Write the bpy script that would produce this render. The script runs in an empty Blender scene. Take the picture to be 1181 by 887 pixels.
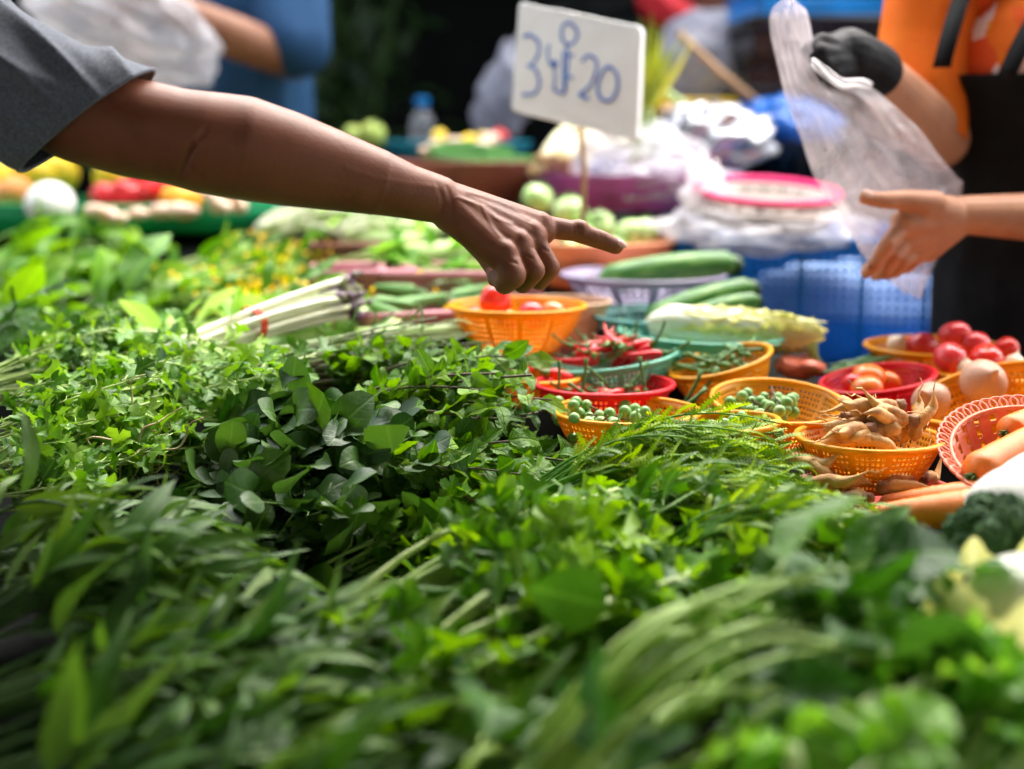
import bpy, bmesh, math, random
import numpy as np
from mathutils import Vector, Matrix, Euler

random.seed(11)
rng = np.random.default_rng(11)
scene = bpy.context.scene
COL = scene.collection
PI = math.pi

# ------------------------------------------------------------------ camera
CAM = np.array([0.0, 0.0, 1.05])
FPX = 1640.0
PITCH = math.radians(10.0)
FWD = np.array([0.0, math.cos(PITCH), -math.sin(PITCH)])
UPV = np.array([0.0, math.sin(PITCH), math.cos(PITCH)])
RIGHT = np.array([1.0, 0.0, 0.0])
UP = np.array([0.0, 0.0, 1.0])


def ray(px, py):
    return FWD + RIGHT * ((px - 590.5) / FPX) + UPV * ((443.5 - py) / FPX)


def S(px, py, Y):
    d = ray(px, py)
    return CAM + d * (Y / d[1])


def mpp(Y):
    return Y / FPX * 1.0


def unit(v):
    v = np.asarray(v, float)
    return v / (np.linalg.norm(v) + 1e-12)


cam_data = bpy.data.cameras.new('camera')
cam = bpy.data.objects.new('camera', cam_data)
COL.objects.link(cam)
cam.location = CAM
cam.rotation_euler = (math.radians(80.0), 0, 0)
cam_data.sensor_width = 36.0
cam_data.lens = 36.0 * FPX / 1181.0
cam_data.clip_start = 0.05
cam_data.clip_end = 400
cam_data.dof.use_dof = True
cam_data.dof.focus_distance = 1.47
cam_data.dof.aperture_fstop = 1.9
cam_data.dof.aperture_blades = 0
scene.camera = cam


# ------------------------------------------------------------------ materials
def new_mat(name):
    m = bpy.data.materials.new(name)
    m.use_nodes = True
    nt = m.node_tree
    nt.nodes.clear()
    out = nt.nodes.new('ShaderNodeOutputMaterial')
    return m, nt, out


def N(nt, kind, **kw):
    n = nt.nodes.new(kind)
    for k, v in kw.items():
        if k in n.inputs:
            n.inputs[k].default_value = v
        else:
            setattr(n, k, v)
    return n


def c4(c):
    return (c[0], c[1], c[2], 1.0)


def ramp(nt, fac, stops, interp='LINEAR'):
    r = nt.nodes.new('ShaderNodeValToRGB')
    cr = r.color_ramp
    cr.interpolation = interp
    while len(cr.elements) < len(stops):
        cr.elements.new(0.5)
    for e, (p, c) in zip(cr.elements, stops):
        e.position = p
        e.color = c4(c)
    nt.links.new(fac, r.inputs['Fac'])
    return r.outputs['Color']


def solid(name, stops, rough=0.45, scale=8.0, bump=0.0, bscale=60.0, spec=0.32, sss=0.0, sss_r=(0.01, 0.005, 0.003),
          trans=0.0, coat=0.0, aniso=(1, 1, 1), metallic=0.0, sheen=0.0, rough_var=0.0):
    """Principled surface whose colour wanders between the stops."""
    m, nt, out = new_mat(name)
    tc = N(nt, 'ShaderNodeTexCoord')
    mp = N(nt, 'ShaderNodeMapping')
    mp.inputs['Scale'].default_value = aniso
    nt.links.new(tc.outputs['Object'], mp.inputs['Vector'])
    nz = N(nt, 'ShaderNodeTexNoise', Scale=scale, Detail=5.0, Roughness=0.6)
    nt.links.new(mp.outputs['Vector'], nz.inputs['Vector'])
    if len(stops) == 1:
        c = stops[0]
        stops = [tuple(x * 0.82 for x in c), c, tuple(min(1, x * 1.15) for x in c)]
    k = len(stops)
    st = [(0.32 + 0.36 * i / max(1, k - 1), s) for i, s in enumerate(stops)]
    col = ramp(nt, nz.outputs['Fac'], st)
    b = N(nt, 'ShaderNodeBsdfPrincipled', Roughness=rough)
    b.inputs['Specular IOR Level'].default_value = spec
    b.inputs['Metallic'].default_value = metallic
    b.inputs['Coat Weight'].default_value = coat
    b.inputs['Coat Roughness'].default_value = 0.15
    b.inputs['Sheen Weight'].default_value = sheen
    nt.links.new(col, b.inputs['Base Color'])
    if sss > 0:
        b.inputs['Subsurface Weight'].default_value = sss
        b.inputs['Subsurface Radius'].default_value = (1.0, 0.45, 0.25)
        b.inputs['Subsurface Scale'].default_value = sss_r[0]
    if rough_var:
        rz = N(nt, 'ShaderNodeTexNoise', Scale=scale * 4, Detail=3.0)
        nt.links.new(mp.outputs['Vector'], rz.inputs['Vector'])
        mr = N(nt, 'ShaderNodeMapRange')
        mr.inputs['To Min'].default_value = max(0.05, rough - rough_var)
        mr.inputs['To Max'].default_value = min(1, rough + rough_var)
        nt.links.new(rz.outputs['Fac'], mr.inputs['Value'])
        nt.links.new(mr.outputs['Result'], b.inputs['Roughness'])
    if bump > 0:
        n2 = N(nt, 'ShaderNodeTexNoise', Scale=bscale, Detail=6.0, Roughness=0.65)
        nt.links.new(mp.outputs['Vector'], n2.inputs['Vector'])
        bp = N(nt, 'ShaderNodeBump', Strength=bump, Distance=0.004)
        nt.links.new(n2.outputs['Fac'], bp.inputs['Height'])
        nt.links.new(bp.outputs['Normal'], b.inputs['Normal'])
    sh = b.outputs['BSDF']
    if trans > 0:
        t = N(nt, 'ShaderNodeBsdfTranslucent')
        nt.links.new(col, t.inputs['Color'])
        mx = N(nt, 'ShaderNodeMixShader')
        mx.inputs['Fac'].default_value = trans
        nt.links.new(sh, mx.inputs[1])
        nt.links.new(t.outputs['BSDF'], mx.inputs[2])
        sh = mx.outputs['Shader']
    nt.links.new(sh, out.inputs['Surface'])
    return m


def leaf_mat(name, dark, mid, light, rough=0.42, trans=0.35, vein=0.35, veins=9.0, crinkle=0.25, spec=0.3, back=1.15):
    """Leaf: per-leaf tint attribute, midrib and side veins from the leaf's own UV, light passing through."""
    dark, mid, light = [(min(1, c[0] * 1.65), min(1, c[1] * 1.2), c[2] * 0.65) for c in (dark, mid, light)]
    m, nt, out = new_mat(name)
    at = N(nt, 'ShaderNodeAttribute', attribute_name='tint')
    tc = N(nt, 'ShaderNodeTexCoord')
    nz = N(nt, 'ShaderNodeTexNoise', Scale=45.0, Detail=4.0)
    nt.links.new(tc.outputs['Object'], nz.inputs['Vector'])
    add = N(nt, 'ShaderNodeMath', operation='MULTIPLY_ADD')
    nt.links.new(nz.outputs['Fac'], add.inputs[0])
    add.inputs[1].default_value = 0.5
    nt.links.new(at.outputs['Fac'], add.inputs[2])
    sub = N(nt, 'ShaderNodeMath', operation='SUBTRACT')
    nt.links.new(add.outputs[0], sub.inputs[0])
    sub.inputs[1].default_value = 0.25
    col = ramp(nt, sub.outputs[0], [(0.0, dark), (0.5, mid), (1.0, light)])
    # veins
    sep = N(nt, 'ShaderNodeSeparateXYZ')
    nt.links.new(tc.outputs['UV'], sep.inputs['Vector'])
    u = N(nt, 'ShaderNodeMath', operation='SUBTRACT')
    nt.links.new(sep.outputs['X'], u.inputs[0])
    u.inputs[1].default_value = 0.5
    ua = N(nt, 'ShaderNodeMath', operation='ABSOLUTE')
    nt.links.new(u.outputs[0], ua.inputs[0])
    rib = N(nt, 'ShaderNodeMapRange', clamp=True)
    rib.inputs['From Min'].default_value = 0.055
    rib.inputs['From Max'].default_value = 0.012
    nt.links.new(ua.outputs[0], rib.inputs['Value'])
    sv = N(nt, 'ShaderNodeMath', operation='MULTIPLY_ADD')
    nt.links.new(ua.outputs[0], sv.inputs[0])
    sv.inputs[1].default_value = -0.7
    nt.links.new(sep.outputs['Y'], sv.inputs[2])
    sw = N(nt, 'ShaderNodeMath', operation='MULTIPLY')
    nt.links.new(sv.outputs[0], sw.inputs[0])
    sw.inputs[1].default_value = veins
    fr = N(nt, 'ShaderNodeMath', operation='PINGPONG')
    nt.links.new(sw.outputs[0], fr.inputs[0])
    fr.inputs[1].default_value = 0.5
    side = N(nt, 'ShaderNodeMapRange', clamp=True)
    side.inputs['From Min'].default_value = 0.09
    side.inputs['From Max'].default_value = 0.01
    nt.links.new(fr.outputs[0], side.inputs['Value'])
    s2 = N(nt, 'ShaderNodeMath', operation='MULTIPLY')
    nt.links.new(side.outputs['Result'], s2.inputs[0])
    s2.inputs[1].default_value = 0.5
    vm = N(nt, 'ShaderNodeMath', operation='MAXIMUM')
    nt.links.new(rib.outputs['Result'], vm.inputs[0])
    nt.links.new(s2.outputs[0], vm.inputs[1])
    vf = N(nt, 'ShaderNodeMath', operation='MULTIPLY')
    nt.links.new(vm.outputs[0], vf.inputs[0])
    vf.inputs[1].default_value = vein
    mixc = N(nt, 'ShaderNodeMixRGB')
    nt.links.new(vf.outputs[0], mixc.inputs['Fac'])
    nt.links.new(col, mixc.inputs['Color1'])
    mixc.inputs['Color2'].default_value = c4(tuple(min(1, x * 1.6 + 0.04) for x in light))
    # underside paler
    geo = N(nt, 'ShaderNodeNewGeometry')
    pale = N(nt, 'ShaderNodeMixRGB')
    pale.blend_type = 'MIX'
    bf = N(nt, 'ShaderNodeMath', operation='MULTIPLY')
    nt.links.new(geo.outputs['Backfacing'], bf.inputs[0])
    bf.inputs[1].default_value = 0.4
    nt.links.new(bf.outputs[0], pale.inputs['Fac'])
    nt.links.new(mixc.outputs['Color'], pale.inputs['Color1'])
    pale.inputs['Color2'].default_value = c4(tuple(min(1, x * back + 0.03) for x in light))
    colour = pale.outputs['Color']
    b = N(nt, 'ShaderNodeBsdfPrincipled', Roughness=rough)
    b.inputs['Specular IOR Level'].default_value = spec
    nt.links.new(colour, b.inputs['Base Color'])
    h = N(nt, 'ShaderNodeMath', operation='MULTIPLY_ADD')
    nt.links.new(vm.outputs[0], h.inputs[0])
    h.inputs[1].default_value = -0.6
    nz2 = N(nt, 'ShaderNodeTexNoise', Scale=160.0, Detail=3.0)
    nt.links.new(tc.outputs['Object'], nz2.inputs['Vector'])
    nt.links.new(nz2.outputs['Fac'], h.inputs[2])
    bp = N(nt, 'ShaderNodeBump', Strength=crinkle, Distance=0.003)
    nt.links.new(h.outputs[0], bp.inputs['Height'])
    nt.links.new(bp.outputs['Normal'], b.inputs['Normal'])
    t = N(nt, 'ShaderNodeBsdfTranslucent')
    hs = N(nt, 'ShaderNodeHueSaturation')
    hs.inputs['Saturation'].default_value = 1.15
    hs.inputs['Value'].default_value = 1.2
    nt.links.new(colour, hs.inputs['Color'])
    nt.links.new(hs.outputs['Color'], t.inputs['Color'])
    mx = N(nt, 'ShaderNodeMixShader')
    mx.inputs['Fac'].default_value = trans
    nt.links.new(b.outputs['BSDF'], mx.inputs[1])
    nt.links.new(t.outputs['BSDF'], mx.inputs[2])
    nt.links.new(mx.outputs['Shader'], out.inputs['Surface'])
    return m


def film(name, colour, clear=0.45, rough=0.18, bump=0.6, scale=14.0):
    """Thin plastic film: part see-through, part milky, wrinkled gloss."""
    m, nt, out = new_mat(name)
    tc = N(nt, 'ShaderNodeTexCoord')
    nz = N(nt, 'ShaderNodeTexNoise', Scale=scale, Detail=4.0, Distortion=1.2)
    nt.links.new(tc.outputs['Object'], nz.inputs['Vector'])
    bp = N(nt, 'ShaderNodeBump', Strength=bump, Distance=0.02)
    nt.links.new(nz.outputs['Fac'], bp.inputs['Height'])
    b = N(nt, 'ShaderNodeBsdfPrincipled', Roughness=rough)
    b.inputs['Base Color'].default_value = c4(colour)
    b.inputs['Specular IOR Level'].default_value = 0.7
    nt.links.new(bp.outputs['Normal'], b.inputs['Normal'])
    t = N(nt, 'ShaderNodeBsdfTranslucent')
    t.inputs['Color'].default_value = c4(colour)
    nt.links.new(bp.outputs['Normal'], t.inputs['Normal'])
    tr = N(nt, 'ShaderNodeBsdfTransparent')
    tr.inputs['Color'].default_value = (1, 1, 1, 1)
    m1 = N(nt, 'ShaderNodeMixShader')
    m1.inputs['Fac'].default_value = 0.45
    nt.links.new(b.outputs['BSDF'], m1.inputs[1])
    nt.links.new(t.outputs['BSDF'], m1.inputs[2])
    m2 = N(nt, 'ShaderNodeMixShader')
    mr = N(nt, 'ShaderNodeMapRange')
    mr.inputs['From Min'].default_value = 0.3
    mr.inputs['From Max'].default_value = 0.7
    mr.inputs['To Min'].default_value = max(0, clear - 0.15)
    mr.inputs['To Max'].default_value = min(1, clear + 0.15)
    nt.links.new(nz.outputs['Fac'], mr.inputs['Value'])
    nt.links.new(mr.outputs['Result'], m2.inputs['Fac'])
    nt.links.new(m1.outputs['Shader'], m2.inputs[1])
    nt.links.new(tr.outputs['BSDF'], m2.inputs[2])
    nt.links.new(m2.outputs['Shader'], out.inputs['Surface'])
    return m


def patterned(name, cols, scale=14.0):
    """Printed cloth: angular patches of colour."""
    m, nt, out = new_mat(name)
    tc = N(nt, 'ShaderNodeTexCoord')
    v = N(nt, 'ShaderNodeTexVoronoi', Scale=scale)
    v.distance = 'MANHATTAN'
    mp = N(nt, 'ShaderNodeMapping')
    mp.inputs['Rotation'].default_value = (0.4, 0.7, 0.5)
    mp.inputs['Scale'].default_value = (1.0, 1.0, 0.62)
    nt.links.new(tc.outputs['Object'], mp.inputs['Vector'])
    nt.links.new(mp.outputs['Vector'], v.inputs['Vector'])
    sep = N(nt, 'ShaderNodeSeparateColor')
    nt.links.new(v.outputs['Color'], sep.inputs['Color'])
    st = [(i / len(cols), c) for i, c in enumerate(cols)]
    col = ramp(nt, sep.outputs['Red'], st, 'CONSTANT')
    b = N(nt, 'ShaderNodeBsdfPrincipled', Roughness=0.75)
    b.inputs['Specular IOR Level'].default_value = 0.2
    nt.links.new(col, b.inputs['Base Color'])
    nt.links.new(b.outputs['BSDF'], out.inputs['Surface'])
    return m


# ------------------------------------------------------------------ object helpers
def _link(o, parent=None):
    COL.objects.link(o)
    if parent is not None:
        o.parent = parent
    return o


def tag(o, label=None, cat=None, group=None, kind=None):
    if label:
        o['label'] = label
    if cat:
        o['category'] = cat
    if group:
        o['group'] = group
    if kind:
        o['kind'] = kind
    return o


def thing(name, label, cat, loc=(0, 0, 0), group=None, rot=None):
    o = bpy.data.objects.new(name, None)
    o.empty_display_size = 0.02
    o.location = Vector([float(x) for x in loc])
    if rot is not None:
        o.rotation_euler = rot
    _link(o)
    return tag(o, label, cat, group)


def kids(o):
    return [c for c in bpy.data.objects if c.parent == o]


_kids_cache = {}


def copy_thing(src, loc, rot=(0, 0, 0), scale=1.0, label=None, group=None):
    r = src.copy()
    COL.objects.link(r)
    r.location = Vector([float(x) for x in loc])
    r.rotation_euler = rot
    r.scale = (scale,) * 3 if np.isscalar(scale) else scale
    if label:
        r['label'] = label
    if group:
        r['group'] = group
    if src.name not in _kids_cache:
        _kids_cache[src.name] = [(c, kids(c)) for c in kids(src)]
    for ch, gs in _kids_cache[src.name]:
        c = ch.copy()
        COL.objects.link(c)
        c.parent = r
        for g in gs:
            d = g.copy()
            COL.objects.link(d)
            d.parent = c
    return r


class MB:
    """Collects geometry and links it as one mesh object."""

    def __init__(self):
        self.V, self.F, self.UV, self.T, self.n = [], [], [], [], 0

    def add(self, V, F, uv=None, tint=0.5):
        V = np.asarray(V, float)
        self.V.append(V)
        off = self.n
        self.F.extend([tuple(i + off for i in f) for f in F])
        self.UV.append(np.asarray(uv, float) if uv is not None else np.zeros((len(V), 2)))
        self.T.append(np.full(len(V), tint) if np.isscalar(tint) else np.asarray(tint, float))
        self.n += len(V)
        return self

    def tube(self, pts, radii, sides=6, caps=True, tint=0.5, squash=None):
        P = np.asarray(pts, float)
        n = len(P)
        if np.isscalar(radii):
            radii = np.full(n, radii)
        tang = np.gradient(P, axis=0)
        tang /= np.linalg.norm(tang, axis=1)[:, None] + 1e-12
        ref = np.array([0, 0, 1.0]) if abs(tang[0][2]) < 0.9 else np.array([1.0, 0, 0])
        a = np.cross(tang[0], ref)
        a = unit(a)
        V = []
        for i in range(n):
            a = unit(a - tang[i] * np.dot(a, tang[i]))
            b = np.cross(tang[i], a)
            for k in range(sides):
                t = 2 * PI * k / sides
                V.append(P[i] + radii[i] * (a * math.cos(t) + b * math.sin(t)))
        F = []
        for i in range(n - 1):
            for k in range(sides):
                k2 = (k + 1) % sides
                F.append((i * sides + k, i * sides + k2, (i + 1) * sides + k2, (i + 1) * sides + k))
        if caps:
            F.append(tuple(range(sides))[::-1])
            F.append(tuple((n - 1) * sides + k for k in range(sides)))
        uv = [((k / sides), i / max(1, n - 1)) for i in range(n) for k in range(sides)]
        return self.add(V, F, uv, tint)

    def lathe(self, prof, sides=24, M=None, lobes=0, lobe_amp=0.0, tint=0.5, oval=(1, 1)):
        """prof: [(r,z)...] about local z; a zero radius closes the end."""
        V, F, rows = [], [], []
        for r, z in prof:
            if r < 1e-6:
                rows.append([len(V)])
                V.append((0, 0, z))
            else:
                row = []
                for k in range(sides):
                    t = 2 * PI * k / sides
                    rr = r * (1 + lobe_amp * math.cos(lobes * t))
                    row.append(len(V))
                    V.append((rr * math.cos(t) * oval[0], rr * math.sin(t) * oval[1], z))
                rows.append(row)
        for A, B in zip(rows[:-1], rows[1:]):
            for k in range(sides):
                k2 = (k + 1) % sides
                if len(A) == 1 and len(B) == 1:
                    continue
                if len(A) == 1:
                    F.append((A[0], B[k2], B[k]))
                elif len(B) == 1:
                    F.append((A[k], A[k2], B[0]))
                else:
                    F.append((A[k], A[k2], B[k2], B[k]))
        V = np.array(V)
        if M is not None:
            M = np.array(M)
            V = V @ M[:3, :3].T + M[:3, 3]
        return self.add(V, F, None, tint)

    def box(self, c, size, R=None, tint=0.5):
        x, y, z = [s / 2 for s in size]
        V = np.array([(-x, -y, -z), (x, -y, -z), (x, y, -z), (-x, y, -z), (-x, -y, z), (x, -y, z), (x, y, z), (-x, y, z)])
        if R is not None:
            V = V @ np.asarray(R).T
        F = [(0, 3, 2, 1), (4, 5, 6, 7), (0, 1, 5, 4), (1, 2, 6, 5), (2, 3, 7, 6), (3, 0, 4, 7)]
        return self.add(V + np.asarray(c, float), F, None, tint)

    def ball(self, c, r, seg=16, rings=10, scale=(1, 1, 1), R=None, tint=0.5, noise=0.0):
        V, F = [], []
        for i in range(rings + 1):
            th = PI * i / rings
            for k in range(seg):
                ph = 2 * PI * k / seg
                V.append((math.sin(th) * math.cos(ph), math.sin(th) * math.sin(ph), math.cos(th)))
        for i in range(rings):
            for k in range(seg):
                k2 = (k + 1) % seg
                F.append((i * seg + k, (i + 1) * seg + k, (i + 1) * seg + k2, i * seg + k2))
        V = np.array(V)
        if noise:
            V = V * (1 + noise * np.sin(V[:, :1] * 7 + 1) * np.cos(V[:, 1:2] * 6) + noise * 0.6 * np.sin(V[:, 2:] * 9 + 2))
        V = V * np.asarray(scale) * r
        if R is not None:
            V = V @ np.asarray(R).T
        return self.add(V + np.asarray(c, float), F, None, tint)

    def build(self, name, mat, parent=None, loc=None, smooth=True, solidify=0.0, bevel=0.0, subsurf=0, weld=0.0, displace=None):
        V = np.concatenate(self.V) if self.V else np.zeros((0, 3))
        if loc is not None:
            V = V - np.asarray(loc, float)
        me = bpy.data.meshes.new(name)
        me.from_pydata(V.tolist(), [], self.F)
        me.update()
        if self.n:
            uvl = me.uv_layers.new(name='UVMap')
            UV = np.concatenate(self.UV)
            li = np.zeros(len(me.loops), int)
            me.loops.foreach_get('vertex_index', li)
            uvl.data.foreach_set('uv', UV[li].astype(np.float32).ravel())
            at = me.attributes.new('tint', 'FLOAT', 'POINT')
            at.data.foreach_set('value', np.concatenate(self.T).astype(np.float32))
            if smooth:
                me.polygons.foreach_set('use_smooth', np.ones(len(me.polygons), bool))
        me.materials.append(mat)
        o = bpy.data.objects.new(name, me)
        _link(o, parent)
        if loc is not None and parent is None:
            o.location = Vector([float(x) for x in loc])
        if weld:
            md = o.modifiers.new('weld', 'WELD')
            md.merge_threshold = weld
        if solidify:
            md = o.modifiers.new('thick', 'SOLIDIFY')
            md.thickness = solidify
            md.offset = 0
        if bevel:
            md = o.modifiers.new('bevel', 'BEVEL')
            md.width = bevel
            md.segments = 2
        if subsurf:
            md = o.modifiers.new('sub', 'SUBSURF')
            md.levels = md.render_levels = subsurf
        return o


def look_rot(axis, up=(0, 0, 1)):
    """3x3 with local z along axis."""
    z = unit(axis)
    x = np.cross(up, z)
    if np.linalg.norm(x) < 1e-5:
        x = np.array([1.0, 0, 0])
    x = unit(x)
    y = np.cross(z, x)
    return np.stack([x, y, z], axis=1)


def mat4(R, p):
    M = np.eye(4)
    M[:3, :3] = R
    M[:3, 3] = p
    return M


def eul(R):
    return Matrix(np.asarray(R).tolist()).to_euler()


def bez(a, b, c, n=9):
    t = np.linspace(0, 1, n)[:, None]
    return (1 - t) ** 2 * a + 2 * t * (1 - t) * b + t * t * c


def spline(pts, n=6):
    """Catmull-Rom through pts."""
    P = [np.asarray(p, float) for p in pts]
    P = [2 * P[0] - P[1]] + P + [2 * P[-1] - P[-2]]
    out = []
    for i in range(1, len(P) - 2):
        for k in range(n):
            t = k / n
            out.append(0.5 * ((2 * P[i]) + (-P[i - 1] + P[i + 1]) * t + (2 * P[i - 1] - 5 * P[i] + 4 * P[i + 1] - P[i + 2]) * t * t
                              + (-P[i - 1] + 3 * P[i] - 3 * P[i + 1] + P[i + 2]) * t ** 3))
    out.append(P[-2])
    return np.array(out)


# ------------------------------------------------------------------ leaves
def tpl_grid(nv, profile, nu=4):
    """Leaf blade as a grid; profile(v) gives relative width 0..1."""
    V, UV, F = [], [], []
    for i in range(nv + 1):
        v = i / nv
        w = profile(v)
        for j in range(nu + 1):
            u = -1 + 2 * j / nu
            V.append((u * w / 2, v))
            UV.append((0.5 + u * 0.5 * max(w, 0.15), v))
    for i in range(nv):
        for j in range(nu):
            a = i * (nu + 1) + j
            F.append((a, a + 1, a + nu + 2, a + nu + 1))
    return np.array(V), F, np.array(UV)


def prof_ovate(v, tip=1.0):
    return max(0.02, math.sin(PI * min(1, v) ** 0.72) ** 0.85)


def prof_round(v):
    return max(0.03, math.sqrt(max(0, 1 - (2 * v - 1) ** 2)))


def prof_lance(v):
    return max(0.02, math.sin(PI * v ** 0.6) ** 1.1)


def prof_mint(v):
    i = round(v * 14)
    return max(0.03, prof_ovate(v) * (1.0 if i % 2 else 0.87))


def prof_feather(v):
    i = round(v * 20)
    return (1.0 if i % 2 else 0.12) * max(0.1, math.sin(PI * min(0.97, v * 0.9 + 0.06)) ** 0.5)


def prof_frill(v):
    i = round(v * 16)
    return max(0.05, prof_ovate(v) * (1.0 if i % 2 else 0.8))


def tpl_lobed(lobes=3, teeth=3):
    """Coriander-like blade: a fan with deep lobes, each toothed."""
    out = []
    n = lobes * teeth * 2
    for i in range(n + 1):
        a = -1.9 + 3.8 * i / n
        lob = abs(math.sin(lobes * PI * i / n))
        r = 0.28 + 0.36 * lob ** 0.6 + (0.09 if i % 2 else 0.0)
        out.append((math.sin(a) * r, 0.42 + math.cos(a) * r * 0.85))
    V = [(0, 0), (0, 0.42)] + out
    F = [(1, 2 + i, 3 + i) for i in range(n)]
    F += [(0, 1, 2 + n), (0, 2, 1)]
    F = [f[::-1] for f in F]
    V = np.array(V)
    UV = np.stack([V[:, 0] + 0.5, V[:, 1]], axis=1)
    return V, F, UV


TPL = {
    'ovate': tpl_grid(7, prof_ovate),
    'round': tpl_grid(8, prof_round),
    'lance': tpl_grid(9, prof_lance, 2),
    'mint': tpl_grid(14, prof_mint),
    'feather': tpl_grid(20, prof_feather, 2),
    'frill': tpl_grid(16, prof_frill, 6),
    'lobed': tpl_lobed(3, 3),
}


def leaves(mb, tpl, base, d, nrm, L, W, curl, fold, wave, tint, freq=1.6):
    """Append N bent leaf blades to a mesh builder."""
    V, F, UV = TPL[tpl]
    n, m = len(base), len(V)
    d = d / (np.linalg.norm(d, axis=1)[:, None] + 1e-9)
    nrm = nrm - d * np.sum(nrm * d, axis=1)[:, None]
    nrm = nrm / (np.linalg.norm(nrm, axis=1)[:, None] + 1e-9)
    r = np.cross(d, nrm)
    y = V[:, 1][None, :]
    x = V[:, 0][None, :]
    cu = np.where(np.abs(curl) < 0.02, 0.02, curl)[:, None]
    phi = cu * y
    along = L[:, None] * np.sin(phi) / cu
    lift = -L[:, None] * (1 - np.cos(phi)) / cu
    ph = rng.uniform(0, 6.28, n)[:, None]
    across = x * W[:, None]
    lift = lift + fold[:, None] * np.abs(x) * W[:, None]
    lift = lift + wave[:, None] * W[:, None] * np.abs(2 * x) * np.sin(2 * PI * y * freq + ph + np.sign(x) * 1.3)
    tw = rng.normal(0, 0.25, n)[:, None] * y
    lift = lift + tw * across
    P = base[:, None, :] + d[:, None, :] * along[..., None] + r[:, None, :] * across[..., None] + nrm[:, None, :] * lift[..., None]
    FF = np.arange(n)[:, None] * m
    faces = []
    F3 = [f for f in F if len(f) == 3]
    F4 = [f for f in F if len(f) == 4]
    if F4:
        A = np.array(F4)
        faces += [tuple(q) for q in (A[None] + FF[:, :, None]).reshape(-1, 4).tolist()]
    if F3:
        A = np.array(F3)
        faces += [tuple(q) for q in (A[None] + FF[:, :, None]).reshape(-1, 3).tolist()]
    mb.add(P.reshape(-1, 3), faces, np.tile(UV, (n, 1)), np.repeat(tint, m))


def perp_basis(ax):
    ax = unit(ax)
    s = np.cross(ax, UP)
    if np.linalg.norm(s) < 1e-4:
        s = np.array([1.0, 0, 0])
    s = unit(s)
    return s, np.cross(s, ax)


DZ = dict(long_leaf_bunch=0.055, celery_bunch=0.042, kale_bunch=0.056, pale_lettuce=0.028, acacia_bunch=0.014, mint_bunch=0.03, round_leaf_bunch=0.055,
          coriander_bunch=0.012, dill_bunch=0.03, broad_leaf_bunch=0.072, flowering_greens_bunch=0.05, pale_leaf_bunch=0.038, grass_stem_bunch=0.015)


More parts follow.
